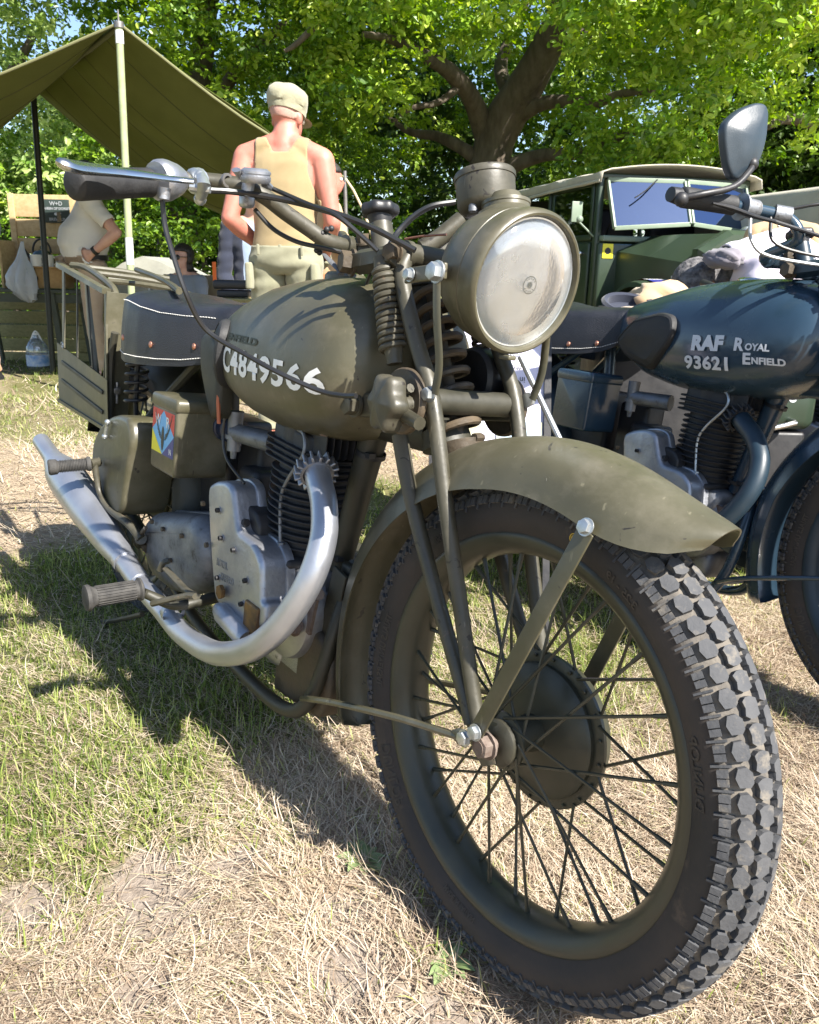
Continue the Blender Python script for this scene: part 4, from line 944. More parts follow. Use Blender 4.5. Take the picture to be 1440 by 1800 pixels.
    if main:
        # knee pad bracket hanging behind the tank
        mb = MB(); slab(mb, round_poly([(.50, .735), (.545, .755), (.60, .72), (.60, .60), (.575, .585), (.545, .62), (.505, .68)], .03), Vector((0, -.075, 0)), (1, 0, 0), (0, 0, 1), (0, -1, 0), .03, .012); pp('knee_pad_bracket', mb, pal['dark'])
    # --- saddle
    S_ = [(x_*.82+.095, z0_, z1_, w_) for x_, z0_, z1_, w_ in [(.015, .745, .775, .045), (.022, .705, .795, .085), (.045, .675, .806, .118), (.09, .655, .813, .140), (.16, .652, .812, .150), (.24, .655, .803, .147), (.32, .66, .797, .130), (.40, .668, .798, .104), (.46, .68, .802, .078), (.505, .70, .803, .058), (.53, .73, .797, .035)]]
    dz = .0 if main else -.01; secs = []
    xs = [S_[0][0]+(S_[-1][0]-S_[0][0])*i/36 for i in range(37)]; xs = [S_[0][0]]+[S_[0][0]+.003, S_[0][0]+.007]+xs[1:]
    def ssec(x): return [float(np.interp(x, [k[0] for k in S_], [k[i] for k in S_])) for i in (1, 2, 3)]
    def spt(x, th, e=0):
        zb, zt, hw = ssec(x); zt += dz; zb += dz
        # th 0..1: right hem -> over the top -> left hem
        u_ = -1+2*th; aa = abs(u_); sg = 1 if u_ > 0 else -1
        if aa > .5:
            k_ = (aa-.5)/.5; y = hw*(1+.02*sin(pi*k_)+.015*k_)+e; z = zt-.036-(zt-.036-zb)*k_
            if k_ > .9: z -= 0
        else:
            k_ = aa/.5; y = hw*sin(k_*pi/2)**.85+e*k_; z = zt-.036*(1-cos(k_*pi/2))-.010*(1-k_)**2*0+e*(1-k_)
        return Vector((x, sg*y, z))
    for x in xs: secs.append([spt(x, j/28) for j in range(29)]+[Vector((spt(x, 1-j/28).x, spt(x, 1-j/28).y*.93, spt(x, 1-j/28).z-(.004 if 0 < j < 28 else 0))) for j in range(29)])
    mb = MB(); loft(mb, secs); sad = pp('saddle', mb, MA['leather'], angle=55)
    if detail > 0:
        mb = MB()
        def stitch_run(fn, n, L=.0042, r=.0008):
            for i in range(n):
                p_ = fn(i/n); q_ = fn((i+.62)/n); tube(mb, [p_, q_], [r, r], 5, 1)
        for sgn in (0, 1):
            T_ = (lambda t: t) if not sgn else (lambda t: 1-t)
            stitch_run(lambda t: spt(.118+.40*t, T_(.035), .0012), 74)
            if not main: continue
            stitch_run(lambda t: spt(.122, T_(.03+.2*t), .0015), 22)
            stitch_run(lambda t: spt(.132, T_(.04+.22*t), .0012), 20)
            stitch_run(lambda t: spt(.132+.36*t, T_(.262+.01*sin(t*3)), .0012), 60)
        if main: stitch_run(lambda t: spt(.140, .26+.48*t, .0012), 44)
        part('stitching', mb, MA['stitch'], sad)
        for x in ((.21, .34, .45) if main else (.15, .23, .31, .39, .46)):
            for sgn in (0, 1):
                p_ = spt(x, (.10 if main else .065) if not sgn else .90, .0005); mb = MB(); ball(mb, p_, .0068, 12, sc=(1, .5, 1)); part('rivet', mb, MA['copper'], sad)
    # saddle springs
    for sgn in (-1, 1):
        a_ = Vector((.155, sgn*.10, .665)); b_ = Vector((.155, sgn*.10, .555)); mb = MB(); coil(mb, a_, b_, .023, .0038, 5.5, 8, 16); tube(mb, [a_, b_, Vector((.14, sgn*.09, .50))], .006, 8, 1); pp('saddle_spring', mb, MA['black'])
    # --- frame
    mb = MB()
    tube(mb, [V(664, 742, 0), V(640, 830, 0), V(612, 940, 0), V(596, 1000, 0)], [.0235, .022, .020, .019], 14, 2)
    for sgn in (-1, 1):
        tube(mb, [Vector((.95, 0, .42)), Vector((.97, sgn*.04, .32)), Vector((.955, sgn*.06, .20)), Vector((.90, sgn*.07, .145)), Vector((.75, sgn*.07, .135)), Vector((.50, sgn*.075, .16)), Vector((.30, sgn*.085, .24)), Vector((.02, sgn*.10, .325))], .0125, 10, 4)
        tube(mb, [Vector((.02, sgn*.10, .325)), Vector((.2, sgn*.09, .52)), Vector((.42, sgn*.05, .70))], .010, 8, 3)
        tube(mb, [Vector((.02, sgn*.105, .33)), Vector((.0, sgn*.11, .60)), Vector((.02, sgn*.11, .70))], .009, 8, 3)
    tube(mb, [Vector((.42, 0, .74)), Vector((.46, 0, .45)), Vector((.50, 0, .16))], .016, 12, 2)
    tube(mb, [Vector((1.03, 0, .80)), Vector((.7, 0, .75)), Vector((.42, 0, .74))], .016, 10, 2)
    tube(mb, [Vector((1.115, 0, .66)), V(664, 742, 0)], [.03, .026], 12, 1)
    box(mb, (.955, 0, .36), (.03, .05, .12), r=.006); beam(mb, (.96, -.035, .41), (.93, -.035, .26), .04, .006, (0, 1, 0), .002); beam(mb, (.96, .035, .41), (.93, .035, .26), .04, .006, (0, 1, 0), .002)
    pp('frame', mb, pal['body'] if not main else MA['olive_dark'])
    mb = MB()
    for u1, v1 in ((652, 797), (598, 975)):
        mb = MB(); c_ = V(u1, v1, 0); d = (V(640, 830, 0)-V(612, 940, 0)).normalized(); lathe(mb, [(.0235, -.004), (.0245, -.004), (.0245, .004), (.0235, .004)], c_, d, 20, closed=True); box(mb, c_+Vector((.018, -.014, 0)), (.014, .012, .008)); pp('cable_tie', mb, MA['black'])
    mb = MB(); hexbolt(mb, V(520, 1100, -.075), (0, -1, 0), .014, .02); tube(mb, [V(520, 1100, -.08), V(520, 1100, 0)], .013, 10, 1); tube(mb, [V(560, 1045, -.06), V(560, 1045, .05)], .010, 10, 1); beam(mb, V(548, 1045, -.062), V(535, 1105, -.062), .04, .006, (0, 1, 0)); pp('engine_mounting', mb, MA['rust'])
    # --- exhaust
    ex = pal['exhaust']
    pts = [V(556, 822, -.075), V(562, 850, -.085), V(570, 890, -.098), V(568, 950, -.115), V(545, 1020, -.135), V(505, 1085, -.150), V(460, 1130, -.162), V(415, 1148, -.168), V(370, 1145, -.170), V(320, 1112, -.170), V(285, 1070, -.172), V(240, 1020, -.176)]
    mb = MB(); tube(mb, pts, .0205, 20, 6); pipe = pp('exhaust_pipe', mb, ex, angle=60)
    s0, s1 = V(246, 1024, -.175), V(72, 775, -.215); d = s1-s0; L = d.length
    pr_ = [(0, .0215), (.10, .0222), (.135, .0225), (.16, .027), (.24, .0335), (.33, .038), (.43, .042), (.55, .045), (.68, .045), (.73, .042), (.79, .032), (.84, .0235), (.88, .0212), (1, .0205)]
    mb = MB(); 
    lathe(mb, [(r_, t_*L) for t_, r_ in pr_]+[(.0185, L), (.0185, L*.93), (.0001, L*.93)], s0, d, 36); sil = pp('silencer', mb, ex, angle=50)
    mb = MB(); lathe(mb, [(.0225, L*.115), (.0262, L*.115), (.0262, L*.140), (.0225, L*.140)], s0, d, 24, closed=True); q_ = V(305, 1078, -.171); dd = (pts[-1]-pts[-3]); lathe(mb, [(.0208, -.002), (.0218, -.002), (.0218, .010), (.0208, .010)], q_, dd, 24, closed=True)
    part('pipe_clamp', mb, ex, sil)
    # finned clamp
    c0 = V(556, 828, -.076); dirp = (pts[1]-pts[0]).normalized(); a_, b_, _ = frame(dirp)
    mb = MB(); lathe(mb, [(.022, -.006), (.0265, -.006), (.0265, .010), (.022, .010)], c0, dirp, 24, closed=True)
    for i in range(16):
        th = 2*pi*i/16; r_ = a_*cos(th)+b_*sin(th); beam(mb, c0+r_*.022, c0+r_*(.0345+.001*(i % 2)), .0046, .020, dirp, .0016)
    pp('exhaust_clamp', mb, MA['alloy'] if main else MA['blackm'])
    # --- engine
    cx, cz = .835, 0; tilt = Vector((.06, 0, 1)).normalized()
    eb = Vector((.815, -.015, .40))
    mb = MB(); lathe(mb, [(.064, -.015), (.064, .22)], eb, tilt, 28)
    barrel = pp('cylinder_barrel', mb, MA['blackm'])
    for i in range(11):
        h = .020+i*.0125; r_ = .078 if i > 1 else .072
        mb = MB(); P = [((r_)*cos(t)*(1.0), r_*sin(t)*.98) for t in [2*pi*j/36 for j in range(36)]]; a_, b_, _ = frame(tilt, (1, 0, 0)); slab(mb, P, eb+tilt*h, a_, b_, tilt, .0030, .001, 1, both=True); part('cooling_fin', mb, MA['blackm'], barrel)
    hbp = eb+tilt*.158
    mb = MB(); P = round_poly([(-.08, -.072), (.085, -.072), (.085, .072), (-.08, .072)], .035, 4)
    a_, b_, _ = frame(tilt, (1, 0, 0)); slab(mb, [(p_[0]*.86, p_[1]*.86) for p_ in P], hbp, a_, b_, tilt, .062, .008)
    head = pp('cylinder_head', mb, MA['blackm'])
    for i in range(4): 
        mb = MB(); slab(mb, P, hbp+tilt*(.001+i*.0105), a_, b_, tilt, .0032, .001, 1, both=True); part('cooling_fin', mb, MA['blackm'], head)
    for i in range(9):                    # upright fins on the exhaust side
        mb = MB(); c_ = hbp+a_*.074+b_*(-.052+i*.013)+tilt*.042; slab(mb, round_poly([(-.02, -.012), (.030, -.012), (.030, .03), (.016, .048), (-.02, .048)], .01), c_-b_*.0013, a_, tilt, b_, .0026, .0008, 1); part('cooling_fin', mb, MA['blackm'], head)
    mb = MB(); box(mb, hbp+tilt*.082+a_*-.012, (.11, .105, .038), r=.014); box(mb, hbp+tilt*.083+a_*-.03-b_*.035, (.05, .055, .05), r=.012); pp('rocker_box', mb, MA['blackm'])
    # crankcase
    mb = MB(); cc = V(470, 1030, -.10); cc = Vector((.865, 0, .265))
    lathe(mb, [(.0001, -.080), (.05, -.080), (.068, -.074), (.088, -.064), (.092, -.055), (.094, -.030), (.088, -.028), (.088, .028), (.094, .030), (.092, .06), (.08, .075), (.0001, .08)], cc+Vector((-.03, 0, .045)), (0, 1, 0), 48)
    box(mb, cc+Vector((-.03, 0, .10)), (.15, .15, .06), r=.02); box(mb, cc+Vector((-.10, -.0, -.02)), (.14, .12, .14), r=.03); box(mb, cc+Vector((-.02, 0, -.05)), (.12, .10, .07), r=.02)
    pp('crankcase', mb, MA['alloy_dull'] if not main else MA['alloy'])
    if main:
        mb = MB(); slab(mb, round_poly([(.80, .135), (.96, .15), (.985, .20), (.98, .27), (.93, .30), (.80, .25)], .02), Vector((0, .07, 0)), (1, 0, 0), (0, 0, 1), (0, -1, 0), .12, .01); pp('sump', mb, MA['greas'])
    mb = MB(); beam(mb, eb+tilt*-.005, eb+tilt*.01, .15, .14, (1, 0, 0), .01); pp('barrel_base', mb, MA['blackm'])
    # timing cover traced outline
    px = [(366, 870), (368, 853), (380, 845), (398, 846), (410, 858), (414, 900), (419, 934), (448, 957), (461, 990), (461, 1056), (468, 1063), (468, 1103), (436, 1112), (398, 1075), (378, 1058), (373, 1000), (368, 930)]
    pc = [(lambda p_: (p_.x, p_.z))(V(u_, v_, -.132)) for u_, v_ in px]; pc = round_poly(pc, .022, 5)
    mb = MB(); slab(mb, pc, Vector((0, -.080, 0)), (1, 0, 0), (0, 0, 1), (0, -1, 0), .054, .010, 5)
    slab(mb, offset2(pc, -.004), Vector((0, -.074, 0)), (1, 0, 0), (0, 0, 1), (0, -1, 0), .016, .003, 2)
    tc = pp('timing_cover', mb, MA['alloy'], angle=35)
    for (u_, v_) in ((380, 897), (385, 946), (407, 967), (428, 1021), (421, 1062), (395, 1074), (379, 1016)):
        p_ = V(u_, v_, -.140); mb = MB(); tube(mb, [Vector((p_.x, -.095, p_.z)), Vector((p_.x, -.135, p_.z))], [.0095, .0072], 12, 1); lathe(mb, [(.0045, 0), (.0045, .006), (.003, .0065), (.0025, .003)], Vector((p_.x, -.1345, p_.z)), (0, -1, 0), 10, m=1); part('cover_screw', mb, [MA['alloy'], MA['black']], tc)
    if detail > 1:
        for wd, u_, v_, s_ in (('ROYAL', 382, 992, .0175), ('ENFIELD', 389, 1018, .0175)):
            p_ = V(u_, v_, -.133); q_ = V(u_+44, v_+24, -.133); me = text_mesh(wd, s_, .0004, .0006); me.materials.append(MA['alloy_dull']); d = Vector((q_.x-p_.x, q_.z-p_.z)).normalized()
            warp(me, lambda x, y, z: Vector((p_.x+d.x*x*.8-d.y*y, -.1343-z, p_.z+d.y*x*.8+d.x*y))); part('cast_lettering', me, None, tc)
    mb = MB(); a_ = V(394, 1080, -.14); b_ = V(432, 1122, -.14); tube(mb, [a_-(b_-a_)*.3, a_, b_, b_+(b_-a_)*.05], [.010, .0185, .0185, .014], 18, 2); pp('oil_pump_housing', mb, MA['alloy'])
    mb = MB(); box(mb, V(449, 1088, -.128), (.05, .022, .055), r=.004); pp('pump_cover', mb, MA['brassy']); mb = MB(); lathe(mb, [(.011, 0), (.013, .002), (.013, .008), (.0, .0085)], V(392, 1040, -.138), (0, -1, 0), 6); pp('filter_plug', mb, MA['brassy'])
    # filler cap on the crankcase
    fc = V(505, 985, -.062); mb = MB(); lathe(mb, [(.0001, .012), (.018, .0115), (.021, .008), (.021, .0), (.017, -.002), (.0165, -.010)], fc, (.05, 0, 1), 28); pp('oil_filler_cap', mb, MA['brass']); mb = MB(); lathe(mb, [(.016, -.004), (.018, -.02), (.022, -.05)], fc, (.05, 0, 1), 24); pp('filler_neck', mb, MA['alloy'])
    # oil pipe, carburettor, magneto
    mb = MB(); tube(mb, [V(520, 752, -.07), V(535, 765, -.08), V(533, 800, -.085), V(505, 845, -.085), V(494, 880, -.085), V(493, 960, -.085)], .0032, 8, 5); hexbolt(mb, V(493, 968, -.085), (0, 0, 1), .007, .012); pp('oil_pipe', mb, MA['alloy_dull'] if main else MA['zinc'])
    mb = MB(); c1 = V(413, 760, -.06); tube(mb, [c1+Vector((0, 0, .04)), c1-Vector((0, 0, .035))], [.015, .013], 14, 1); lathe(mb, [(.0175, 0), (.0175, .008)], c1-Vector((0, 0, .012)), (0, 0, 1), 18); tube(mb, [c1, c1+Vector((.10, .03, 0))], [.017, .02], 14, 1); tube(mb, [c1-Vector((0, 0, .035)), c1-Vector((0, 0, .05))], [.007, .005], 8, 1)
    pp('carburettor', mb, MA['alloy_dull'])
    mb = MB(); px2 = [(424, 875), (452, 902), (458, 925), (456, 955), (440, 958), (414, 934), (412, 880)]; pc2 = [(lambda p_: (p_.x, p_.z))(V(u_, v_, -.105)) for u_, v_ in px2]; slab(mb, round_poly(pc2, .008), Vector((0, -.05, 0)), (1, 0, 0), (0, 0, 1), (0, -1, 0), .058, .006); tube(mb, [V(420, 893, -.112), V(423, 915, -.118), V(434, 919, -.118)], [.006, .005, .007], 8, 2); pp('tappet_cover', mb, MA['black'])
    mb = MB(); tube(mb, [Vector((.62, -.06, .42)), Vector((.62, .06, .42))], .045, 20, 1); box(mb, (.62, -.0, .47), (.075, .09, .07), r=.012); pp('magneto', mb, MA['black'])
    # gearbox
    gx, gz = .435, .285
    gp = [(lambda p_: (p_.x, p_.z))(V(u_, v_, -.115)) for u_, v_ in [(262, 915), (275, 900), (330, 905), (352, 905), (368, 930), (372, 985), (362, 1030), (335, 1048), (305, 1040), (275, 1015), (262, 975)]]
    mb = MB(); slab(mb, round_poly(gp, .02, 3), Vector((0, -.01, 0)), (1, 0, 0), (0, 0, 1), (0, -1, 0), .125, .034, 5); slab(mb, offset2(round_poly(gp, .02, 3), -.003), Vector((0, -.068, 0)), (1, 0, 0), (0, 0, 1), (0, -1, 0), .006, .002, 1); box(mb, (.5, .02, .285), (.16, .08, .16), r=.02); gb = pp('gearbox', mb, MA['alloy_dull'] if main else pal['dark'])
    for (u_, v_) in ((268, 917), (287, 930), (320, 942), (300, 985), (358, 885), (364, 958)):
        p_ = V(u_, v_, -.137); mb = MB(); hexbolt(mb, Vector((p_.x, -.134, p_.z)), (0, -1, 0), .005, .006, washer=False); part('gearbox_bolt', mb, MA['greas'], gb)
    # kickstart and gear pedals, footrest
    mb = MB(); ks = V(248, 947, -.15); tube(mb, [V(245, 955, -.13), ks], .012, 12, 1); tube(mb, [ks, V(225, 920, -.165), V(192, 895, -.175), V(176, 868, -.18), V(170, 840, -.185), V(166, 812, -.19)], [.010, .0085, .0075, .007, .007, .0075], 10, 4); tube(mb, [V(174, 812, -.178), V(158, 815, -.20)], [.0105, .0105], 12, 1); kl = pp('kickstart_lever', mb, MA['olive2'] if main else pal['body'])
    k0, k1 = V(160, 815, -.20), V(84, 822, -.285); d = k1-k0
    mb = MB(); prf = [(.0, .0155), (.05, .0165), (.10, .0155)]; 
    n_ = 17
    for i in range(n_): t_ = .12+.62*i/n_; prf += [(t_, .0120), (t_+.006, .0140), (t_+.022, .0140), (t_+.028, .0120)]
    prf += [(.77, .0135), (.80, .0165), (.95, .0175), (.99, .0155), (1, .011)]
    lathe(mb, [(r_, t_*d.length) for t_, r_ in prf], k0, d, 20); part('pedal_rubber', mb, MA['peg'], kl, angle=30)
    mb = MB(); tube(mb, [V(252, 1042, -.235), V(262, 1046, -.225), V(300, 1062, -.19), V(330, 1062, -.165), V(380, 1050, -.10), V(420, 1045, 0)], [.009, .009, .010, .010, .011, .011], 10, 4); fr = pp('footrest', mb, MA['olive_dark'] if main else pal['body'])
    f0, f1 = V(250, 1035, -.235), V(148, 1052, -.335); d = f1-f0
    mb = MB(); prf = [(0, .016), (.02, .0205), (.06, .0215), (.09, .0175), (.12, .0165), (.82, .0170), (.86, .0185), (.92, .0235), (.98, .0225), (1, .016)]
    lathe(mb, [(r_, t_*d.length) for t_, r_ in prf], f0, d, 24)
    a_, b_, _ = frame(d)
    for i in range(22):
        th = 2*pi*i/22; r_ = a_*cos(th)+b_*sin(th); beam(mb, f0+d*.14+r_*.0168, f0+d*.80+r_*.0172, .0018, .003, r_)
    part('footrest_rubber', mb, MA['peg'], fr, angle=30)
    mb = MB(); tube(mb, [V(297, 985, -.15), V(286, 990, -.16), V(281, 1003, -.163)], [.0065, .006, .0065], 8, 2); tube(mb, [V(292, 1000, -.163), V(325, 1035, -.17), V(345, 1048, -.175)], [.0075, .0075, .0085], 10, 2, flat=.6); tube(mb, [V(345, 1048, -.175), V(325, 1048, -.185), V(268, 1061, -.225)], [.0085, .0085, .0085], 10, 3, flat=.7)
    pp('gear_lever', mb, MA['olive2'] if main else MA['black'])
    mb = MB(); tube(mb, [V(238, 950, -.14), V(256, 928, -.155)], .0045, 8, 1); tube(mb, [V(245, 945, -.13), V(262, 965, -.13)], .012, 10, 1); pp('ratchet_lever', mb, MA['greas'])
    # --- battery box with badge and round toolbox
    bx0, bx1 = V(266, 760, -.150).x, V(309, 775, -.150).x; bz0, bz1 = V(290, 834, -.150).z, V(285, 694, -.150).z-.004
    P = round_poly([(bx0, bz0), (bx1, bz0), (bx1, bz1), (bx0, bz1)], .012, 4)
    mb = MB(); slab(mb, P, Vector((0, -.045, 0)), (1, 0, 0), (0, 0, 1), (0, -1, 0), .105, .006, 3)
    P2_ = round_poly([(bx0-.003, bz1-.022), (bx1+.003, bz1-.022), (bx1+.003, bz1+.006), (bx0-.003, bz1+.006)], .012, 4); slab(mb, P2_, Vector((0, -.042, 0)), (1, 0, 0), (0, 0, 1), (0, -1, 0), .110, .006, 3)
    bb = pp('air_filter_box', mb, O)
    if main:
        y0 = -.1503; x0, x1, z0, z1 = bx0+.007, bx1-.009, bz0+.036, bz1-.024
        def quad(name, pts, m, e=0): mb = MB(); mb.add([(p_[0], y0-e, p_[1]) for p_ in pts], [tuple(range(len(pts)))]); part(name, mb, MA[m], bb, smooth=False)
        xm, zm = (x0+x1)/2, (z0+z1)/2
        quad('badge_panel', [(x0, z0), (x1, z0), (x1, z1), (x0, z1)], 'lblue')
        quad('badge_panel', [(x0, zm), (xm, z1), (x0, z1)], 'red', .0003); quad('badge_panel', [(xm, z1), (x1, zm), (x1, z1)], 'red', .0003)
        quad('badge_panel', [(x0, z0), (xm, z0), (x0, zm)], 'yellow', .0003); quad('badge_panel', [(xm, z0), (x1, z0), (x1, zm)], 'navy', .0003)
        for ch, xx, zz, s_ in (('W', x0+.014, z1-.031, .030), ('R', xm+.014, z1-.031, .030), ('N', x1-.022, z0+.006, .016)):
            me = text_mesh(ch, s_, .0003); me.materials.append(MA['white']); warp(me, lambda x, y, z: Vector((xx+x, y0-.0006, zz+y))); part('badge_letter', me, None, bb)
        mb = MB(); mb.add([(xm+.009*cos(t)*.8, y0-.0006, zm-.012+.024*sin(t)) for t in [2*pi*i/20 for i in range(20)]], [tuple(range(20))])
        for sg in (-1, 1):
            for i in range(8):
                xw = xm+sg*(.010+i*.0042); zw = zm-.014+i*i*.00068+i*.001; mb.add([(xw, y0-.0007, zw), (xw+.0022, y0-.0007, zw), (xw+sg*.004+.0022, y0-.0007, zw+.013), (xw+sg*.004, y0-.0007, zw+.014)], [(0, 1, 2, 3)])
            mb.add([(xm+sg*.008, y0-.00065, zm-.012), (xm+sg*.040, y0-.00065, zm+.028), (xm+sg*.043, y0-.00065, zm+.034), (xm+sg*.02, y0-.00065, zm+.004)], [(0, 1, 2, 3)])
        part('winged_wheel_emblem', mb, MA['ink'], bb, smooth=False)
        mb = MB(); lathe(mb, [(.028, 0), (.028, .008), (.025, .010), (.025, .022), (.027, .024), (.027, .034), (.024, .036), (.024, .06)], Vector((bx1-.004, -.050, bz1-.042)), (1, 0, 0), 24); pp('intake_hose', mb, MA['navyrub'])
        mb = MB(); tube(mb, [V(383, 692, -.1), V(385, 745, -.1)], .0035, 6, 2); pp('orange_wire', mb, MA['orange'])
        cab_ = [V(395, 735, -.12), V(392, 770, -.12), V(400, 810, -.12), V(430, 850, -.11)]; mb = MB(); tube(mb, cab_, .0026, 7, 5); pp('magneto_cable', mb, MA['cable'])
        # D-shaped toolbox
        px3 = [(190, 733), (207, 728), (226, 735), (231, 775), (222, 830), (214, 890), (206, 908), (192, 900), (170, 866), (159, 810), (163, 772), (175, 748)]
        pc3 = [(lambda p_: (p_.x, p_.z))(V(u_, v_, -.172)) for u_, v_ in px3]; pc3 = round_poly(pc3, .02, 3)
        mb = MB(); slab(mb, pc3, Vector((0, -.072, 0)), (1, 0, 0), (0, 0, 1), (0, -1, 0), .100, .012, 4)
        tb = pp('toolbox', mb, O, angle=30)
        mb = MB(); a_, b_ = V(189, 742, -.179), V(184, 767, -.179); tube(mb, [a_, b_], .0038, 8, 1); ball(mb, a_, .0065, 8); ball(mb, b_, .0065, 8); part('toolbox_knob', mb, MA['zinc'], tb)
    else:
        pass
    # --- dark interior parts seen between: chaincase, stand, oil tank
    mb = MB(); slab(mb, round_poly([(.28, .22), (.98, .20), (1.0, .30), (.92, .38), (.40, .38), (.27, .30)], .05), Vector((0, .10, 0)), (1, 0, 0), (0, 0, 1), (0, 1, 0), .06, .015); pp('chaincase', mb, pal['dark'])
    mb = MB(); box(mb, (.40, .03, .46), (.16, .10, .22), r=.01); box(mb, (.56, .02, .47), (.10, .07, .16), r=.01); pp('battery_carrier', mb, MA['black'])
    mb = MB(); tube(mb, [Vector((.62, .08, .15)), Vector((.70, .26, .012+(.26)*-.0)), Vector((.73, .28, -.028))], .009, 8, 2); pp('side_stand', mb, pal['dark'])
    if main:
        mb = MB(); tube(mb, [V(165, 1080, -.12), V(175, 1095, -.12), V(250, 1080, -.12)], .006, 8, 2); pp('stand_foot', mb, MA['olive_dark'])
        # --- carrier rack and pannier frame
        mb = MB(); yA = -.125
        F_ = lambda u_, v_, y_=yA: V(u_, v_, y_)
        a_ = F_(187, 512); b_ = F_(105, 466); c_ = F_(104, 703); d_ = F_(190, 757)
        ins = Vector((0, .0, 0))
        beam(mb, b_, a_, .012, .020, (0, 1, 0)); beam(mb, c_, d_, .008, .010, (0, 1, 0))
        R1 = [b_, a_, d_, c_]
        # side plate (lower half) with two pressed ribs
        e_ = F_(100, 602); f_ = F_(188, 668)
        mb.add([tuple(p_) for p_ in (e_, f_, d_, c_)], [(0, 1, 2, 3)]); mb.add([tuple(p_+Vector((0, .002, 0))) for p_ in (e_, f_, d_, c_)], [(3, 2, 1, 0)])
        pf = pp('pannier_frame', mb, O, smooth=False)
        for (q0, q1) in (((108, 636), (180, 690)), ((108, 668), (180, 725))):
            mb = MB(); beam(mb, F_(*q0, yA-.002), F_(*q1, yA-.002), .010, .003, (0, 1, 0), .001); part('pressed_rib', mb, MA['olive_dark'], pf)
        for (q0, q1, w_) in (((112, 470), (112, 612), .017), ((136, 482), (136, 640), .006), ((152, 492), (164, 655), .007), ((186, 512), (188, 760), .012)):
            mb = MB(); beam(mb, F_(*q0, yA+.003), F_(*q1, yA+.003), w_, .004, (0, 1, 0)); part('upright_bar', mb, O if w_ > .01 else MA['olive_dark'], pf)
        mb = MB(); tube(mb, [F_(152, 495, yA+.02), F_(160, 580, yA+.02), F_(170, 660, yA+.02)], [.006, .0085, .008], 8, 2); part('stay_tube', mb, O, pf)
        # front plate facing forward
        a0 = a_; P_ = [F_(188, 512), F_(206, 515, yA+.02), F_(207, 745, yA+.02), F_(190, 760)]
        P_ = [Vector((a_.x+.002, yA, a_.z)), Vector((a_.x+.002, yA+.065, a_.z)), Vector((a_.x+.002, yA+.065, d_.z)), Vector((a_.x+.002, yA, d_.z))]
        mb = MB(); slab(mb, [(0, 0), (.062, 0), (.062, a_.z-d_.z), (0, a_.z-d_.z)], Vector((a_.x, yA, d_.z)), (0, 1, 0), (0, 0, 1), (1, 0, 0), .003, .001, 1); part('front_plate', mb, O, pf)
        mb = MB(); hexbolt(mb, Vector((a_.x+.004, yA+.03, d_.z+.09)), (1, 0, 0), .010, .01); tube(mb, [Vector((a_.x+.01, yA+.03, d_.z+.11)), Vector((a_.x+.014, yA+.03, d_.z+.06))], .004, 8, 1); part('wing_nut', mb, MA['steel'], pf)
        mb = MB(); lathe(mb, [(.008, -.002), (.010, -.002), (.010, .001), (.008, .001)], F_(110, 607, yA-.004), (0, 1, .3), 16, closed=True); part('ring', mb, MA['zinc'], pf)
        mb = MB()
        tube(mb, [F_(126, 466, yA+.01), F_(150, 470, yA+.03), F_(178, 488, yA+.03), F_(200, 508, yA+.03), F_(205, 530, yA+.03)], .0085, 8, 4)
        rr = []
        for (p_, q_, y0_, y1_) in (((135, 468), (298, 490), -.10, .12), ((170, 480), (300, 500), -.07, .10), ((190, 494), (300, 508), -.05, .08)):
            tube(mb, [V(*p_, y0_), V((p_[0]+q_[0])/2, (p_[1]+q_[1])/2-2, (y0_+y1_)/2), V(*q_, y1_)], .007, 8, 2)
        tube(mb, [V(240, 474, -.0), V(275, 487, -.02), V(300, 500, -.05), V(315, 512, -.08)], .007, 8, 3)
        pp('carrier_rack', mb, O)
        mb = MB()
        for sgn in (1,):
            c4 = Vector((c_.x, -yA, c_.z)); beam(mb, Vector((b_.x, -yA, b_.z)), Vector((a_.x, -yA, a_.z)), .012, .02, (0, 1, 0)); beam(mb, Vector((c_.x, -yA, c_.z)), Vector((d_.x, -yA, d_.z)), .008, .1, (0, 1, 0)); beam(mb, Vector((a_.x, -yA, a_.z)), Vector((d_.x, -yA, d_.z)), .012, .01, (0, 1, 0)); beam(mb, Vector((b_.x, -yA, b_.z)), Vector((c_.x, -yA, c_.z)), .012, .01, (0, 1, 0))
        pp('pannier_frame', mb, O)
    # black disc added behind the springs so the tank end reads dark
    mb = MB(); lathe(mb, [(.0001, .0), (.040, .0), (.045, .006), (.045, .03), (.03, .05), (.0001, .05)], Vector((1.10, .055, .74)), (0, 1, .0), 28); pp('dark_disc', mb, MA['black'])
    return root

MA['mirror_shell'] = mat('mirror_shell_plastic', (.022, .034, .046), (.03, .042, .054), 20, rough=.38, r2=.45, bump=.15, bscale=400)
PAL = dict(body=MA['olive'], worn_shade=MA['olive2'], dark=MA['olive_dark'], wheel=MA['wheelp'], hub=MA['wheelp'], spoke=MA['wheelp'], exhaust=MA['silver'])
bikeA = make_bike(True, PAL, 'olive drab army motorcycle with big headlamp, silver exhaust and white number C4849566 on its tank')
bikeA.matrix_world = Matrix([[*WM[0], 0], [*WM[1], 0], [*WM[2], .0223], [0, 0, 0, 1]])
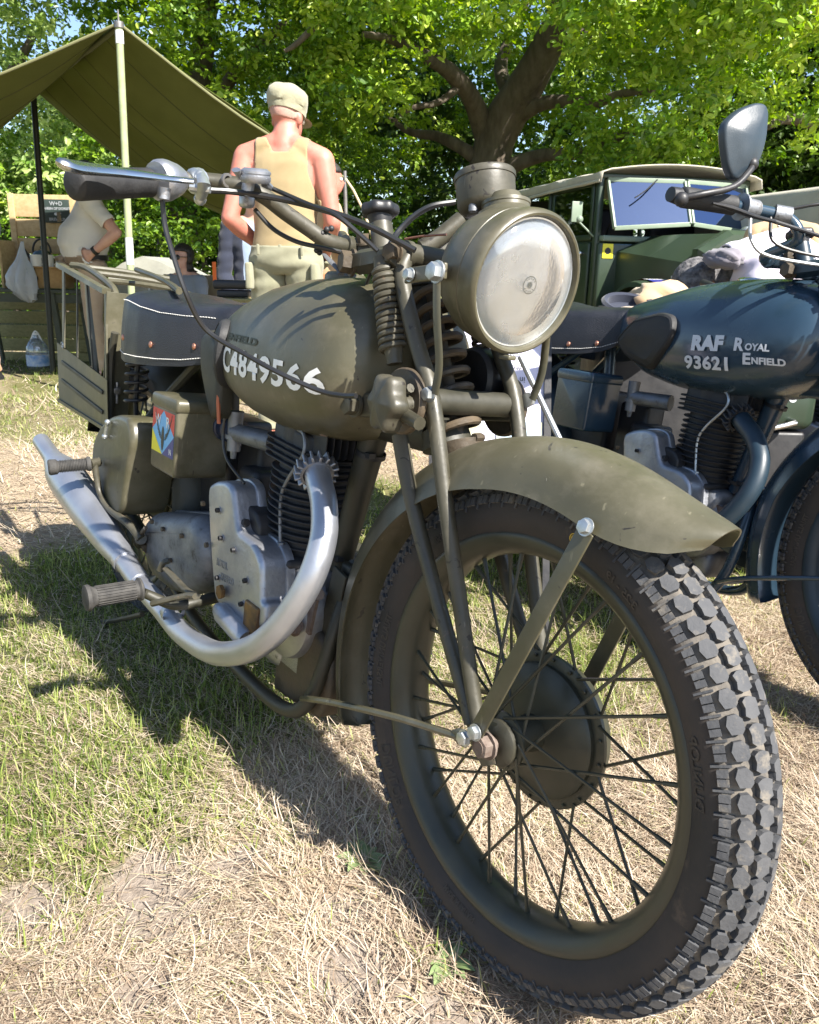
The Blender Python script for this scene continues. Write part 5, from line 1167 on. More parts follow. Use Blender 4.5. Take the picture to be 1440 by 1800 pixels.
# ------------------------------------------------------------------ the other motorcycles
P_RAF = dict(body=MA['blue'], worn_shade=MA['blue2'], dark=MA['blue2'], wheel=MA['blue2'], hub=MA['blue2'], spoke=MA['black'], exhaust=MA['blue2'])
bikeB = make_bike(False, P_RAF, 'glossy blue-grey motorcycle lettered RAF 93621 with a wing mirror, parked behind the first', 2)
bikeB.rotation_euler = (-.120, 0, -.086); bikeB.location = (.085, 1.103, .015)
P_GRN = dict(body=MA['green'], worn_shade=MA['olive_dark'], dark=MA['black'], wheel=MA['green'], hub=MA['green'], spoke=MA['black'], exhaust=MA['steel'])
bikeC = make_bike(False, P_GRN, 'dark green motorcycle mostly hidden behind the RAF one, with 338 stencilled on its box', 1)
bikeC.rotation_euler = (-.12, 0, -.10); bikeC.location = (-.08, 2.02, .015)
# ------------------------------------------------------------------ canvas, wood and small materials
CANVAS_S = mat('canvas_seam_cloth', (.05, .055, .016), None, rough=.9)
CANVAS = mat('olive_canvas', (.085, .095, .022), (.12, .13, .035), 3, rough=.9, bump=.35, bscale=500, lump=.4, lscale=3)
def translucent(m, f=.3, c=(.25, .25, .06)):
    nt = m.node_tree; B = nt.nodes['Principled BSDF']; t = N(nt, 'BsdfTranslucent'); t.inputs[0].default_value = (*c, 1); x = N(nt, 'MixShader'); x.inputs[0].default_value = f
    nt.links.new(B.outputs[0], x.inputs[1]); nt.links.new(t.outputs[0], x.inputs[2]); nt.links.new(x.outputs[0], nt.nodes['Material Output'].inputs[0]); return m
translucent(CANVAS, .27, (.20, .22, .035))
WOOD = mat('pine_board', (.40, .28, .13), (.50, .37, .20), 5, rough=.7, bump=.25, bscale=60, stretch=(1, 8, 8), c3=(.30, .18, .08), c3scale=6, c3lo=.62, c3hi=.72)
WOOD2 = mat('varnished_box', (.40, .24, .09), (.48, .31, .13), 5, rough=.5, stretch=(1, 8, 8), bump=.15)
OLDWOOD = mat('weathered_plank', (.20, .18, .075), (.28, .25, .11), 6, rough=.85, stretch=(1, 6, 10), bump=.4, bscale=50)
SKIN = mat('sunburnt_skin', (.38, .135, .095), (.50, .205, .15), 7, rough=.48, r2=.6, sss=.12, bump=.12, bscale=300, c3=(.50, .15, .11), c3scale=5, c3lo=.55, c3hi=.75)
SKIN2 = mat('fair_skin', (.55, .30, .22), (.64, .38, .29), 8, rough=.5, sss=.1, bump=.1, bscale=300)
def cloth(name, c1, c2, lump=.5, ls=9): return mat(name, c1, c2, 5, rough=.92, bump=.25, bscale=700, lump=lump, lscale=ls, sheen=.2)
KHAKIV = cloth('khaki_vest', (.27, .20, .10), (.32, .24, .125), .35, 7); TROUS = cloth('pale_olive_trousers', (.20, .195, .125), (.26, .25, .17)); CAPM = cloth('khaki_cap', (.25, .24, .155), (.31, .295, .20), .6, 22)
WHITEC = cloth('cream_cotton', (.66, .63, .58), (.72, .69, .64)); CHINO = cloth('sandy_trousers', (.40, .29, .20), (.47, .35, .25)); LILAC = cloth('lilac_white_shirt', (.66, .60, .68), (.72, .66, .74))
GREYC = cloth('grey_cotton', (.16, .19, .24), (.2, .23, .28)); NAVYC = cloth('navy_cloth', (.012, .016, .032), (.02, .025, .045)); PALEB = cloth('pale_blue_cloth', (.28, .36, .48), (.34, .42, .54)); KHAKIJ = cloth('khaki_drill', (.40, .27, .15), (.47, .33, .19)); RUSTC = cloth('rust_trousers', (.36, .16, .07), (.42, .2, .09))
HAIRD = mat('dark_hair', (.012, .010, .009), (.03, .024, .02), 60, rough=.6, bump=.8, bscale=120); HAIRG = mat('grizzled_hair', (.03, .03, .035), (.16, .15, .15), 45, rough=.8, bump=1, bscale=90, lump=1, lscale=40)

# ------------------------------------------------------------------ people
def remesh(mb, voxel, smooth=4):
    me = mb.mesh('tmp', [], smooth=True); o = bpy.data.objects.new('tmp', me); SC.collection.objects.link(o)
    r = o.modifiers.new('r', 'REMESH'); r.mode = 'VOXEL'; r.voxel_size = voxel; r.use_smooth_shade = True
    s = o.modifiers.new('s', 'SMOOTH'); s.factor = .6; s.iterations = smooth
    out = bpy.data.meshes.new_from_object(o.evaluated_get(bpy.context.evaluated_depsgraph_get())); bpy.data.objects.remove(o); return out
def capsule(mb, p, q, r1, r2, n=14):
    p, q = Vector(p), Vector(q); d = (q-p).normalized(); L = (q-p).length; prof = [(.0001, -r1)]+[(r1*sin(t), -r1*cos(t)) for t in (.5, 1.0)]+[(r1, 0), (r1+(r2-r1)*.5, L*.5), (r2, L)]+[(r2*cos(t), L+r2*sin(t)) for t in (.55, 1.05)]+[(.0001, L+r2)]
    lathe(mb, prof, p, d, n)
def ellip(mb, c, r, R=None, n=16):
    k = len(mb.v); ball(mb, (0, 0, 0), 1, n); R = R or Matrix.Identity(3); c = Vector(c)
    for i in range(k, len(mb.v)): v = Vector(mb.v[i]); mb.v[i] = tuple(c+R@Vector((v.x*r[0], v.y*r[1], v.z*r[2])))
def mix3(a, b, t): return Vector(a)*(1-t)+Vector(b)*t
def person(label, loc, rz, J=None, h=1.0, clothes=(), skin=SKIN2, hair=None, belly=0, voxel=.012, group=None, headrot=(0, 0, 0), feet=True, hands='relax'):
    """J: joint positions in the figure's frame (x forward, y left, z up). One continuous body, clothing and hair as children."""
    D = dict(pel=(0, 0, .95), wst=(0, 0, 1.08), chs=(.0, 0, 1.30), nek=(-.01, 0, 1.47), hed=(.02, 0, 1.63), shL=(0, .185, 1.42), shR=(0, -.185, 1.42), elL=(-.03, .25, 1.14), elR=(-.03, -.25, 1.14), wrL=(.06, .25, .90), wrR=(.06, -.25, .90),
             hpL=(0, .09, .92), hpR=(0, -.09, .92), knL=(.02, .10, .50), knR=(.02, -.10, .50), anL=(-.02, .11, .09), anR=(-.02, -.11, .09), up=None)
    D.update(J or {}); D = {k: (Vector(v)*h if v is not None else None) for k, v in D.items()}; g = lambda k: D[k]
    root = thing('person', label, 'person', group, loc, rz); mb = MB()
    # trunk, lofted along the spine
    fwd = Vector((1, 0, 0)); lat = (g('shL')-g('shR')).normalized(); hl = (g('hpL')-g('hpR')).normalized()
    rings = []
    for (p, rx, ry, s_) in ((g('pel')-(g('wst')-g('pel'))*.55, .085, .13, 0), (g('pel')-(g('wst')-g('pel'))*.25, .112, .168, 0), (g('pel'), .112+belly*.3, .170, .1), (g('wst'), .100+belly, .150+belly*.35, .4), (mix3(g('wst'), g('chs'), .5), .108+belly*.75, .155+belly*.3, .6), (g('chs'), .118+belly*.3, .172, .9), (mix3(g('chs'), g('nek'), .5), .105, .182, 1), (mix3(g('chs'), g('nek'), .78), .082, .155, 1), (mix3(g('chs'), g('nek'), .93), .062, .085, 1)):
        rings.append((p, rx*h, ry*h, s_))
    secs = []
    for i, (p, rx, ry, s_) in enumerate(rings):
        t = (rings[min(i+1, len(rings)-1)][0]-rings[max(i-1, 0)][0]).normalized(); l_ = (hl*(1-s_)+lat*s_); l_ = (l_-t*l_.dot(t)).normalized(); f_ = l_.cross(t)
        if f_.dot(fwd) < 0 and abs(t.z) > .5: f_ = -f_
        off = f_*(belly*.55*h if i in (2, 3, 4) else 0)
        secs.append([p+off+f_*rx*(abs(cos(a))**.9)*(1 if cos(a) > 0 else -1)+l_*ry*(abs(sin(a))**.9)*(1 if sin(a) > 0 else -1) for a in [2*pi*j/28 for j in range(28)]])
    loft(mb, secs)
    capsule(mb, g('nek')-(g('hed')-g('nek'))*.25, mix3(g('nek'), g('hed'), .6), .070*h, .063*h)
    for s in 'LR':
        sh, el, wr = g('sh'+s), g('el'+s), g('wr'+s)
        capsule(mb, mix3(g('nek'), sh, .22)+Vector((0, 0, .004)), sh, .060*h, .060*h); capsule(mb, sh, mix3(sh, el, .45), .062*h, .053*h); capsule(mb, mix3(sh, el, .4), el, .053*h, .042*h); capsule(mb, el, mix3(el, wr, .35), .043*h, .045*h); capsule(mb, mix3(el, wr, .35), wr, .045*h, .028*h)
        # hand: palm and five fingers
        d = (wr-el).normalized(); side = 1 if s == 'L' else -1; lt = Vector((0, side, 0)); pn = d.cross(lt).normalized() if abs(d.dot(lt)) < .9 else Vector((0, 0, 1)); wv = pn.cross(d).normalized()
        ac = Vector((1, 0, 0)) if abs(d.x) < .7 else Vector((0, 0, 1)); ac = (ac-d*ac.dot(d)).normalized(); pal = ac.cross(d)
        capsule(mb, wr, wr+d*.03*h, .026*h, .026*h)
        for k, (o_, L) in enumerate(((-.030, .068), (-.010, .078), (.010, .074), (.029, .058))):
            b = wr+d*.078*h+ac*o_*h*-1; capsule(mb, wr+d*.02*h-ac*o_*.6*h, b, .015*h, .0125*h, 8); m_ = b+(d*.85+pal*side*.35*-1).normalized()*L*.55*h; capsule(mb, b, m_, .0105*h, .0095*h, 8); capsule(mb, m_, m_+(d*.5-pal*side*.7).normalized()*L*.45*h, .0092*h, .0078*h, 8)
        tb = wr+d*.025*h+ac*.030*h; t1 = tb+(d*.6+ac*.7).normalized()*.04*h; capsule(mb, wr+d*.01*h, tb, .018*h, .014*h, 8); capsule(mb, tb, t1, .013*h, .011*h, 8); capsule(mb, t1, t1+(d*.9+ac*.2).normalized()*.03*h, .011*h, .009*h, 8)
        hp, kn, an = g('hp'+s), g('kn'+s), g('an'+s)
        capsule(mb, hp, mix3(hp, kn, .4), .088*h, .078*h); capsule(mb, mix3(hp, kn, .4), kn, .078*h, .056*h); capsule(mb, kn, mix3(kn, an, .35), .055*h, .056*h); capsule(mb, mix3(kn, an, .35), an, .056*h, .036*h)
        if feet: capsule(mb, an-Vector((.03, 0, .04))*h, an+Vector((.15, 0, -.055))*h, .042*h, .033*h)
    # head
    R = Matrix.Rotation(headrot[2], 3, 'Z')@Matrix.Rotation(headrot[1], 3, 'Y')@Matrix.Rotation(headrot[0], 3, 'X'); H = g('hed'); hp_ = lambda x, y, z: H+R@(Vector((x, y, z))*h)
    ellip(mb, hp_(-.012, 0, .03), (.094*h, .074*h, .088*h), R); ellip(mb, hp_(.018, 0, -.030), (.068*h, .058*h, .082*h), R); ellip(mb, hp_(.045, 0, -.075), (.036*h, .036*h, .030*h), R); ellip(mb, hp_(.052, 0, -.02), (.035*h, .045*h, .05*h), R)
    ellip(mb, hp_(.092, 0, -.022), (.019*h, .014*h, .022*h), R); ellip(mb, hp_(.083, 0, -.052), (.010*h, .024*h, .007*h), R); ellip(mb, hp_(.080, 0, -.063), (.011*h, .022*h, .007*h), R); ellip(mb, hp_(.075, 0, .024), (.014*h, .045*h, .010*h), R)
    for sg in (-1, 1): ellip(mb, hp_(-.008, sg*.080, -.010), (.020*h, .011*h, .031*h), R)
    me = remesh(mb, voxel, 3); me.materials.append(skin)
    part('body', me, [], root)
    # eyes
    for sg in (-1, 1):
        e = MB(); ball(e, hp_(.075, sg*.031, .002), .0125*h, 10); ball(e, hp_(.0845, sg*.031, .002), .0055*h, 8, m=1); part('eye', e, [MA['white'], MA['black']], root)
    # clothing shells taken from the body surface
    co = np.empty(len(me.vertices)*3, np.float32); me.vertices.foreach_get('co', co); co = co.reshape(-1, 3); no = np.empty_like(co); me.vertex_normals.foreach_get('vector', no.ravel()) if 0 else None
    no = np.array([v.normal[:] for v in me.vertices], np.float32)
    inv = R.inverted()
    def wear(nm, test, thick, m, wr_=0, seed=0):
        msk = np.array([test(Vector(c)/h, inv@((Vector(c)-H)/h)) for c in co]); bm = bmesh.new(); bm.from_mesh(me); bm.verts.ensure_lookup_table()
        dele = [v for v in bm.verts if not msk[v.index]]
        for v in bm.verts:
            if msk[v.index]:
                w_ = 0
                if wr_: c = v.co; w_ = wr_*(sin(c.z*95+sin(c.y*14+seed)*2.2+c.x*9)*.5+sin(c.z*47+c.y*22+seed*2)*.6)*(.5+.5*sin(c.z*9+c.y*6+seed))
                v.co = v.co+Vector(no[v.index])*(thick*h+w_)
        bmesh.ops.delete(bm, geom=dele, context='VERTS'); bmesh.ops.smooth_vert(bm, verts=bm.verts, factor=.5)
        for _ in range(6):
            BV = {v: sum((e.other_vert(v).co for e in v.link_edges if e.is_boundary), Vector()) / max(1, sum(e.is_boundary for e in v.link_edges)) for v in bm.verts if v.is_boundary}
            for v, c9 in BV.items(): v.co = v.co.lerp(c9, .5)
        m2 = bpy.data.meshes.new(nm); bm.to_mesh(m2); bm.free(); m2.materials.clear(); m2.materials.append(m); m2.polygons.foreach_set('use_smooth', [True]*len(m2.polygons))
        o = part(nm, m2, [], root); sd = o.modifiers.new('thickness', 'SOLIDIFY'); sd.thickness = .004; sd.offset = -1; return o
    for (nm, test, th, m, *w_) in clothes: wear(nm, test, th, m, *(w_ or [0]))
    if hair: wear('hair', hair[0], hair[1], hair[2])
    return root, hp_, g
yawc = atan2(FW[1], FW[0])
def seg_d(p, a, b):
    a, b = Vector(a), Vector(b); t = max(0, min(1, (p-a).dot(b-a)/(b-a).length_squared)); return (p-(a+(b-a)*t)).length
# man in the vest, back to the camera, head turned right
J1 = dict(pel=(0, 0, .93), wst=(0, 0, 1.05), chs=(.02, 0, 1.27), nek=(.02, 0, 1.465), hed=(.060, -.010, 1.583), shL=(.0, .19, 1.40), shR=(.0, -.19, 1.385), elL=(-.075, .262, 1.11), elR=(-.03, -.245, 1.10), wrL=(.12, .17, .99), wrR=(.16, -.18, .98))
def vest(p, q):
    if p.z > 1.485 or p.z < .945 or q.length < .10: return False
    if seg_d(p, J1['elL'], J1['wrL']) < .075 or seg_d(p, J1['elR'], J1['wrR']) < .075: return False
    lim = .20 if p.z < 1.21 else .178-.046*min(1, max(0, (p.z-1.21)/.12))**.8
    if abs(p.y) > lim: return False
    return p.z < 1.418+max(0, abs(p.y)-.035)*1.9
def trou(p, q): return p.z < .985 and p.z > .06 and seg_d(p, J1['elL'], J1['wrL']) > .06 and seg_d(p, J1['elR'], J1['wrR']) > .06 and (abs(p.y) < .20) and not (p.z > .80 and seg_d(p, J1['wrL'], Vector(J1['wrL'])+Vector((.1, 0, -.1))) < .09 and p.x > .1)
g1 = gnd(505, 745); p1 = at(506, 600, 4.38)
man, hp1, gg = person('man seen from behind in khaki vest, peaked field cap and pale olive trousers', (p1.x, p1.y, .01), yawc-.10, J1, 1.0, ((('trousers'), trou, .014, TROUS, .004), ('vest', vest, .006, KHAKIV, .0035)), SKIN, belly=0, voxel=.0095, headrot=(.0, .12, -.42), hair=(lambda p, q: q.z > -.02 and q.x < .02 and q.length < .125 and abs(q.y) < .085, .0015, mat('cropped_hair', (.42, .24, .19), (.5, .3, .24), 60, rough=.7, bump=.5, bscale=500)))
# field cap
def field_cap(hp, root, h=1):
    mb = MB(); secs = []
    for (z, rx, ry, ox) in ((.018, .098, .083, -.010), (.030, .101, .086, -.010), (.045, .102, .087, -.010), (.052, .106, .092, -.012), (.085, .109, .096, -.014), (.112, .103, .091, -.010), (.128, .085, .076, -.006), (.136, .055, .05, -.004), (.139, .01, .01, 0)):
        secs.append([hp(ox+rx*cos(a), ry*sin(a), z-(.012*cos(a) if z < .1 else .010*cos(a))+.003*sin(a*5)*(z > .05)) for a in [2*pi*j/36 for j in range(36)]])
    loft(mb, secs); cap = part('cap', mb, CAPM, root)
    mb = MB(); o_ = []; 
    for j in range(13):
        a = -1.15+2.3*j/12; o_.append([hp(-.01+(.099+e)*cos(a), (.085+e*.6)*sin(a), .010-e*.35) for e in (0, .03*cos(a*.9), .055*cos(a*.9))])
    loft(mb, o_, cap=False, close=False); part('peak', mb, CAPM, cap)
field_cap(hp1, man)
# pocket flaps on the trousers
for sg, yy in ((1, .165), (-1, -.165)):
    mb = MB(); box(mb, (-.055, yy, .84), (.12, .035, .13), r=.01); part('cargo_pocket', mb, TROUS, man)
for yy in (-.11, 0, .11):
    mb = MB(); box(mb, (-.118, yy, .965), (.008, .014, .05), r=.003); part('belt_loop', mb, TROUS, man)
# man in a cream T-shirt by the tea table, hand on hip
J2 = dict(elL=(-.20, .34, 1.17), wrL=(-.02, .24, 1.02), elR=(.02, -.27, 1.14), wrR=(.16, -.20, .98), chs=(-.02, 0, 1.28), nek=(-.03, 0, 1.45), hed=(.0, 0, 1.60))
def tee(p, q):
    if p.z < .93 or q.length < .115 or p.z > 1.46: return False
    for s in 'LR':
        el, wr = J2['el'+s], J2['wr'+s]
        sh = (0, .185 if s == 'L' else -.185, 1.42)
        if seg_d(p, el, wr) < .085 and (p-Vector(el)).length < .35 and abs(p.y) > .185: return False
        m_ = mix3(sh, el, .72)
        if abs(p.y) > .20 and (p-Vector(el)).length < (m_-Vector(el)).length: return False
    return True
p2 = at(172, 600, 7.25)
teeman, hp2, g2 = person('stout man in a cream T-shirt with hand on hip beside the tea table', (p2.x, p2.y, .0), yawc+pi*.62, J2, .965, (('trousers', lambda p, q: .07 < p.z < 1.0 and abs(p.y) < .21, .016, CHINO, .005), ('t_shirt', tee, .016, WHITEC, .005)), SKIN2, belly=.085, voxel=.0115, hair=(lambda p, q: q.z > .03 and q.x < .05 or (q.x < -.03 and q.z > -.03), .008, HAIRG))
mb = MB(); secs = [[Vector((.03+(.17+.001*0)*cos(a)*.965, .19*sin(a)*.965, z)) for a in [2*pi*j/32 for j in range(32)]] for z in (.925, .965)]; loft(mb, secs); part('belt', mb, MA['black'], teeman)
mb = MB(); box(mb, (.205, .085, 1.235), (.004, .075, .07), Matrix.Rotation(.35, 3, 'Z'), 0); part('shirt_print', mb, mat('chest_print', (.25, .16, .05), (.06, .06, .055), 60, rough=.8), teeman)
w1, w2 = Vector(J2['elL'])*.965, Vector(J2['wrL'])*.965; mb = MB(); tube(mb, [mix3(w1, w2, .88), mix3(w1, w2, .98)], [.036, .036], 14, 1); part('wristwatch', mb, MA['black'], teeman)
# seated woman with sunglasses
J3 = dict(pel=(0, 0, .46), wst=(-.05, 0, .57), chs=(-.09, 0, .78), nek=(-.10, 0, .95), hed=(-.06, 0, 1.10), shL=(-.09, .17, .90), shR=(-.09, -.17, .90), elL=(-.05, .24, .66), elR=(-.05, -.24, .66), wrL=(.16, .14, .60), wrR=(.16, -.14, .60), hpL=(.02, .09, .45), hpR=(.02, -.09, .45), knL=(.42, .11, .48), knR=(.42, -.11, .48), anL=(.50, .11, .09), anR=(.50, -.11, .09))
p3 = at(318, 560, 6.9); p3.z = -.02
wom, hp3, g3 = person('seated woman with dark hair and sunglasses in a grey top, beyond the saddle', (p3.x, p3.y, 0.0), yawc+pi*.82, J3, .87, (('trousers', lambda p, q: p.z < .52, .014, NAVYC, .003), ('top', lambda p, q: p.z > .50 and p.z < .955 and q.length > .12 and seg_d(p, J3['elL'], J3['wrL']) > .06 and seg_d(p, J3['elR'], J3['wrR']) > .06, .012, GREYC, .003)), SKIN2, belly=.03, voxel=.0115, hair=(lambda p, q: (q.z > .045 and q.x < .08) or (q.x < .015 and q.z > -.13), .014, HAIRD))
mb = MB(); 
for sg in (-1, 1): ellip(mb, hp3(.094, sg*.034, .004), (.008, .028, .020))
tube(mb, [hp3(.098, -.02, .008), hp3(.098, .02, .008)], .003, 6, 1)
for sg in (-1, 1): tube(mb, [hp3(.088, sg*.06, .008), hp3(.0, sg*.084, .008)], .003, 6, 1)
part('sunglasses', mb, mat('sunglass_lens', (.01, .01, .012), None, rough=.08), wom)
# person in navy jacket sitting, partly behind the man in the vest
J4 = dict(J3); p4 = at(452, 560, 5.6)
nav, _, _ = person('person in navy jacket over pale blue, standing just left of the man in the vest', (p4.x, p4.y, -.0), yawc+pi*1.05, dict(wrL=(.16, .1, .93), wrR=(.14, -.16, .84), elR=(.02, -.25, 1.05)), .80, (('trousers', lambda p, q: .07 < p.z < .99 and abs(p.y) < .21 and not (p.x > .09 and p.z > .75), .016, NAVYC), ('shirt', lambda p, q: .93 < p.z < 1.45 and q.length > .12 and abs(p.y) < .19, .010, PALEB), ('jacket', lambda p, q: .88 < p.z < 1.47 and q.length > .12 and not (abs(p.y+.02) < .055 and p.x > 0) and seg_d(p, (.14, -.16, .84), (.2, -.14, .76)) > .05, .022, NAVYC, .004)), SKIN2, belly=0, voxel=.0125, hair=(lambda p, q: q.z > .04, .01, HAIRD))
# person in brown shirt behind the man in the vest, right
p5 = at(577, 600, 5.4)
brn, _, _ = person('person in khaki drill shirt just right of the man in the vest, arms forward', (p5.x, p5.y, 0), yawc-pi*.42, dict(elL=(.08, .24, 1.16), wrL=(.33, .16, 1.10), elR=(.08, -.24, 1.16), wrR=(.33, -.14, 1.10)), .87, (('trousers', lambda p, q: .07 < p.z < 1.0 and abs(p.y) < .21 and p.x < .16, .016, RUSTC), ('shirt', lambda p, q: .93 < p.z < 1.46 and q.length > .12 and (p.x < .12), .014, KHAKIJ, .004)), SKIN, belly=0, voxel=.0125, hair=(lambda p, q: q.z > .04, .01, HAIRD))
# man in rust trousers at the left edge
p6 = at(-42, 600, 7.0)
rst, _, _ = person('person in rust trousers cut off by the left edge of the picture', (p6.x, p6.y, 0), yawc+pi*.9, {}, 1.0, (('trousers', lambda p, q: .10 < p.z < 1.0 and abs(p.y) < .21, .022, RUSTC, .005), ('boots', lambda p, q: p.z <= .12, .012, MA['black']), ('shirt', lambda p, q: .95 < p.z < 1.46 and q.length > .12, .014, GREYC)), SKIN2, belly=0, voxel=.014, hair=(lambda p, q: q.z > .04, .01, HAIRD))
# bending man in the lilac shirt behind the RAF motorcycle
J7 = dict(pel=(-.02, 0, .84), wst=(.08, 0, .90), chs=(.30, 0, .97), nek=(.50, 0, .96), hed=(.62, .0, .87), shL=(.42, .19, .95), shR=(.42, -.19, .93), hpL=(0, .09, .81), hpR=(0, -.09, .81), elL=(.50, .24, .74), elR=(.50, -.24, .74), wrL=(.66, .16, .58), wrR=(.66, -.16, .58))
p7 = at(1455, 600, 3.95)
lil, hp7, _ = person('man bending forward in a lilac-white shirt behind the RAF motorcycle, grizzled hair', (p7.x, p7.y, 0), yawc+pi*.5+.10, J7, .965, (('trousers', lambda p, q: .07 < p.z < 1.02 and p.x < .09 and abs(p.y) < .21, .014, CHINO), ('shirt', lambda p, q: p.z > .74 and p.x > -.16 and p.x < .515 and q.length > .13 and abs(p.y) < .30, .020, LILAC, .006)), SKIN, belly=.07, voxel=.0105, headrot=(0, .75, 0), hair=(lambda p, q: q.z > -.0 and q.x < .055 or q.x < -.045, .012, HAIRG))
# person in khaki standing beyond him
J8 = dict(chs=(.08, 0, 1.25), nek=(.19, 0, 1.38), hed=(.31, 0, 1.40), shL=(.13, .19, 1.34), shR=(.13, -.19, 1.34), elR=(.05, -.25, 1.12), wrR=(.28, -.14, 1.02), elL=(.05, .25, 1.12), wrL=(.28, .14, 1.02))
p8 = at(1352, 600, 6.2)
khk, _, _ = person('person in khaki drill jacket beyond the bending man, near the vehicle bonnet', (p8.x, p8.y, 0), yawc-.35, J8, .88, (('trousers', lambda p, q: .07 < p.z < 1.0 and abs(p.y) < .21 and p.x < .16, .016, KHAKIJ), ('jacket', lambda p, q: .88 < p.z < 1.47 and q.length > .12 and p.x < .22, .024, KHAKIJ, .007)), SKIN2, belly=.05, voxel=.0125, hair=(lambda p, q: q.z > .04, .01, HAIRD))
mb = MB()
for i in range(16): t = i/15; ball(mb, at(1390-100*t, 378+55*t, 6.0)+Vector((0, 0, -.05*sin(pi*t))), .009, 6)
tag(part('neck_chain', mb, MA['steel']), 'dark chain looped across the khaki jacket', 'chain')

# ------------------------------------------------------------------ tarpaulin shelter
TO = at(208, 45, 5.3)
tp = thing('tarpaulin_shelter', 'olive canvas tarpaulin shelter pitched on poles at the upper left', 'tent', None, (TO.x, TO.y, 0)); Lc = lambda p: Vector(p)-Vector((TO.x, TO.y, 0))
A_ = at(209, 42, 5.3); B_ = at(58, 158, 7.2); C_ = at(606, 312, 5.7); E_ = at(470, 405, 7.9); F_l = at(-330, 205, 5.9); G_l = at(-330, 330, 7.6)
def sheet(p00, p10, p01, p11, n, m_, sag, ripple, name):
    vs = []
    for i in range(n+1):
        for j in range(m_+1):
            s, t = i/n, j/m_; p = (p00*(1-s)+p10*s)*(1-t)+(p01*(1-s)+p11*s)*t
            z = -sag*(4*s*(1-s))*(.35+.65*(4*t*(1-t)))-.10*4*s*(1-s)*t+ripple*sin(t*34+2*sin(s*5))*(.2+s*.8)*.5+ripple*sin(t*13+s*3)
            vs.append(Lc(p+Vector((0, 0, z))))
    mb = MB(); k = m_+1; mb.add(vs, [(i*k+j, i*k+j+1, (i+1)*k+j+1, (i+1)*k+j) for i in range(n) for j in range(m_)])
    for jt in (.17, .34, .51, .68, .85):
        q = MB(); jj = int(jt*m_); tube(q, [Vector(vs[i*k+jj])-Vector((0, 0, .003)) for i in range(n+1)], .0045, 6, 1); part('canvas_seam', q, CANVAS_S, tp)
    o = part(name, mb, CANVAS, tp, angle=80); sd = o.modifiers.new('thickness', 'SOLIDIFY'); sd.thickness = .004; return o
sheet(A_, C_, B_, E_, 24, 110, .18, .030, 'canvas_panel'); sheet(A_+Vector((0, 0, .005)), F_l, B_+Vector((0, 0, .005)), G_l, 24, 40, .22, .010, 'canvas_panel')
mb = MB(); tube(mb, [Lc(A_+Vector((0, 0, -.012))), Lc((A_+B_)/2-Vector((0, 0, .02))), Lc(B_)], .014, 10, 3); part('ridge_tape', mb, mat('webbing', (.10, .11, .05), None, rough=.8), tp)
POLE = mat('painted_pole', (.27, .31, .16), (.33, .37, .21), 20, rough=.45); DPOLE = flat('dark_pole', (.012, .016, .012), .5)
g_ = at(240, 712, 5.35); g_.z = 0
mb = MB(); tube(mb, [Lc(g_), Lc(A_+Vector((0, 0, .0)))], [.021, .020], 16, 1); pl = part('tent_pole', mb, POLE, tp)
for k0, k1 in ((.415, .485), (.955, .985)):
    mb = MB(); a_, b_ = Lc(g_), Lc(A_); tube(mb, [mix3(a_, b_, k0), mix3(a_, b_, k1)], .0222, 16, 1); part('white_band', mb, MA['white'], pl)
mb = MB(); tube(mb, [Lc(A_), Lc(A_+Vector((0, 0, .07)))], [.006, .004], 8, 1); tube(mb, [Lc(A_-Vector((0, 0, .02))), Lc(A_+Vector((0, 0, .01)))], [.026, .026], 14, 1); part('pole_spike', mb, MA['steel'], pl)
g_ = at(92, 640, 7.2); g_.z = 0; mb = MB(); tube(mb, [Lc(g_), Lc(B_)], .022, 12, 1); part('tent_pole', mb, DPOLE, tp)
g_ = at(617, 700, 5.7); g_.z = 0; mb = MB(); tube(mb, [Lc(g_), Lc(C_+Vector((0, 0, .04)))], .013, 12, 1); part('tent_pole', mb, MA['steel'], tp)
mb = MB(); tube(mb, [Lc(C_), Lc(at(640, 372, 5.6)), Lc(at(700, 560, 5.2))], .009, 8, 2); part('guy_rope', mb, mat('hemp_rope', (.45, .38, .24), None, rough=.9), tp)
mb = MB(); tube(mb, [Lc(A_+Vector((0, 0, .003))), Lc((A_+C_)/2-Vector((0, 0, .055))), Lc(C_)], .008, 8, 4); tube(mb, [Lc(A_+Vector((0, 0, .004))), Lc((A_+F_l)/2-Vector((0, 0, .075))), Lc(F_l)], .008, 8, 4); part('canvas_hem', mb, mat('canvas_hem_cloth', (.16, .16, .075), None, rough=.9), tp)

# ------------------------------------------------------------------ tea table
def px_frame(u, v, D):                # right, toward-camera and up directions at a place far off
    o = at(u, v, D); r = Vector((RW[0], RW[1], 0)).normalized(); return o, r, Vector((0, 0, 1)), Vector((r.y, -r.x, 0))
GREENP = mat('drab_table_paint', (.045, .055, .04), (.06, .07, .05), 14, rough=.6)
TD = 7.65; to = at(60, 505, TD); r_, u_, f_ = px_frame(60, 505, TD)[1:]; mpp = TD/FOC
def XW(u, v, d=0): p = at(u, v, TD); return p+f_*d
tab = thing('folding_table', 'dark drab folding table under the wooden tea chest at left', 'table', None, (to.x, to.y, 0)); TL = lambda p: Vector(p)-Vector((to.x, to.y, 0)); RT = Matrix((r_, -f_, u_)).transposed(); RT = Matrix((r_, u_.cross(r_), u_)).transposed(); tz = XW(60, 508).z
cT = at(30, 505, TD); mb = MB(); box(mb, TL(Vector((cT.x, cT.y, tz-.015))-f_*.22), (1.1, .50, .03), RT, .005); box(mb, TL(Vector((cT.x, cT.y, tz-.07))+f_*.0), (1.06, .02, .07), RT); part('tabletop', mb, GREENP, tab)
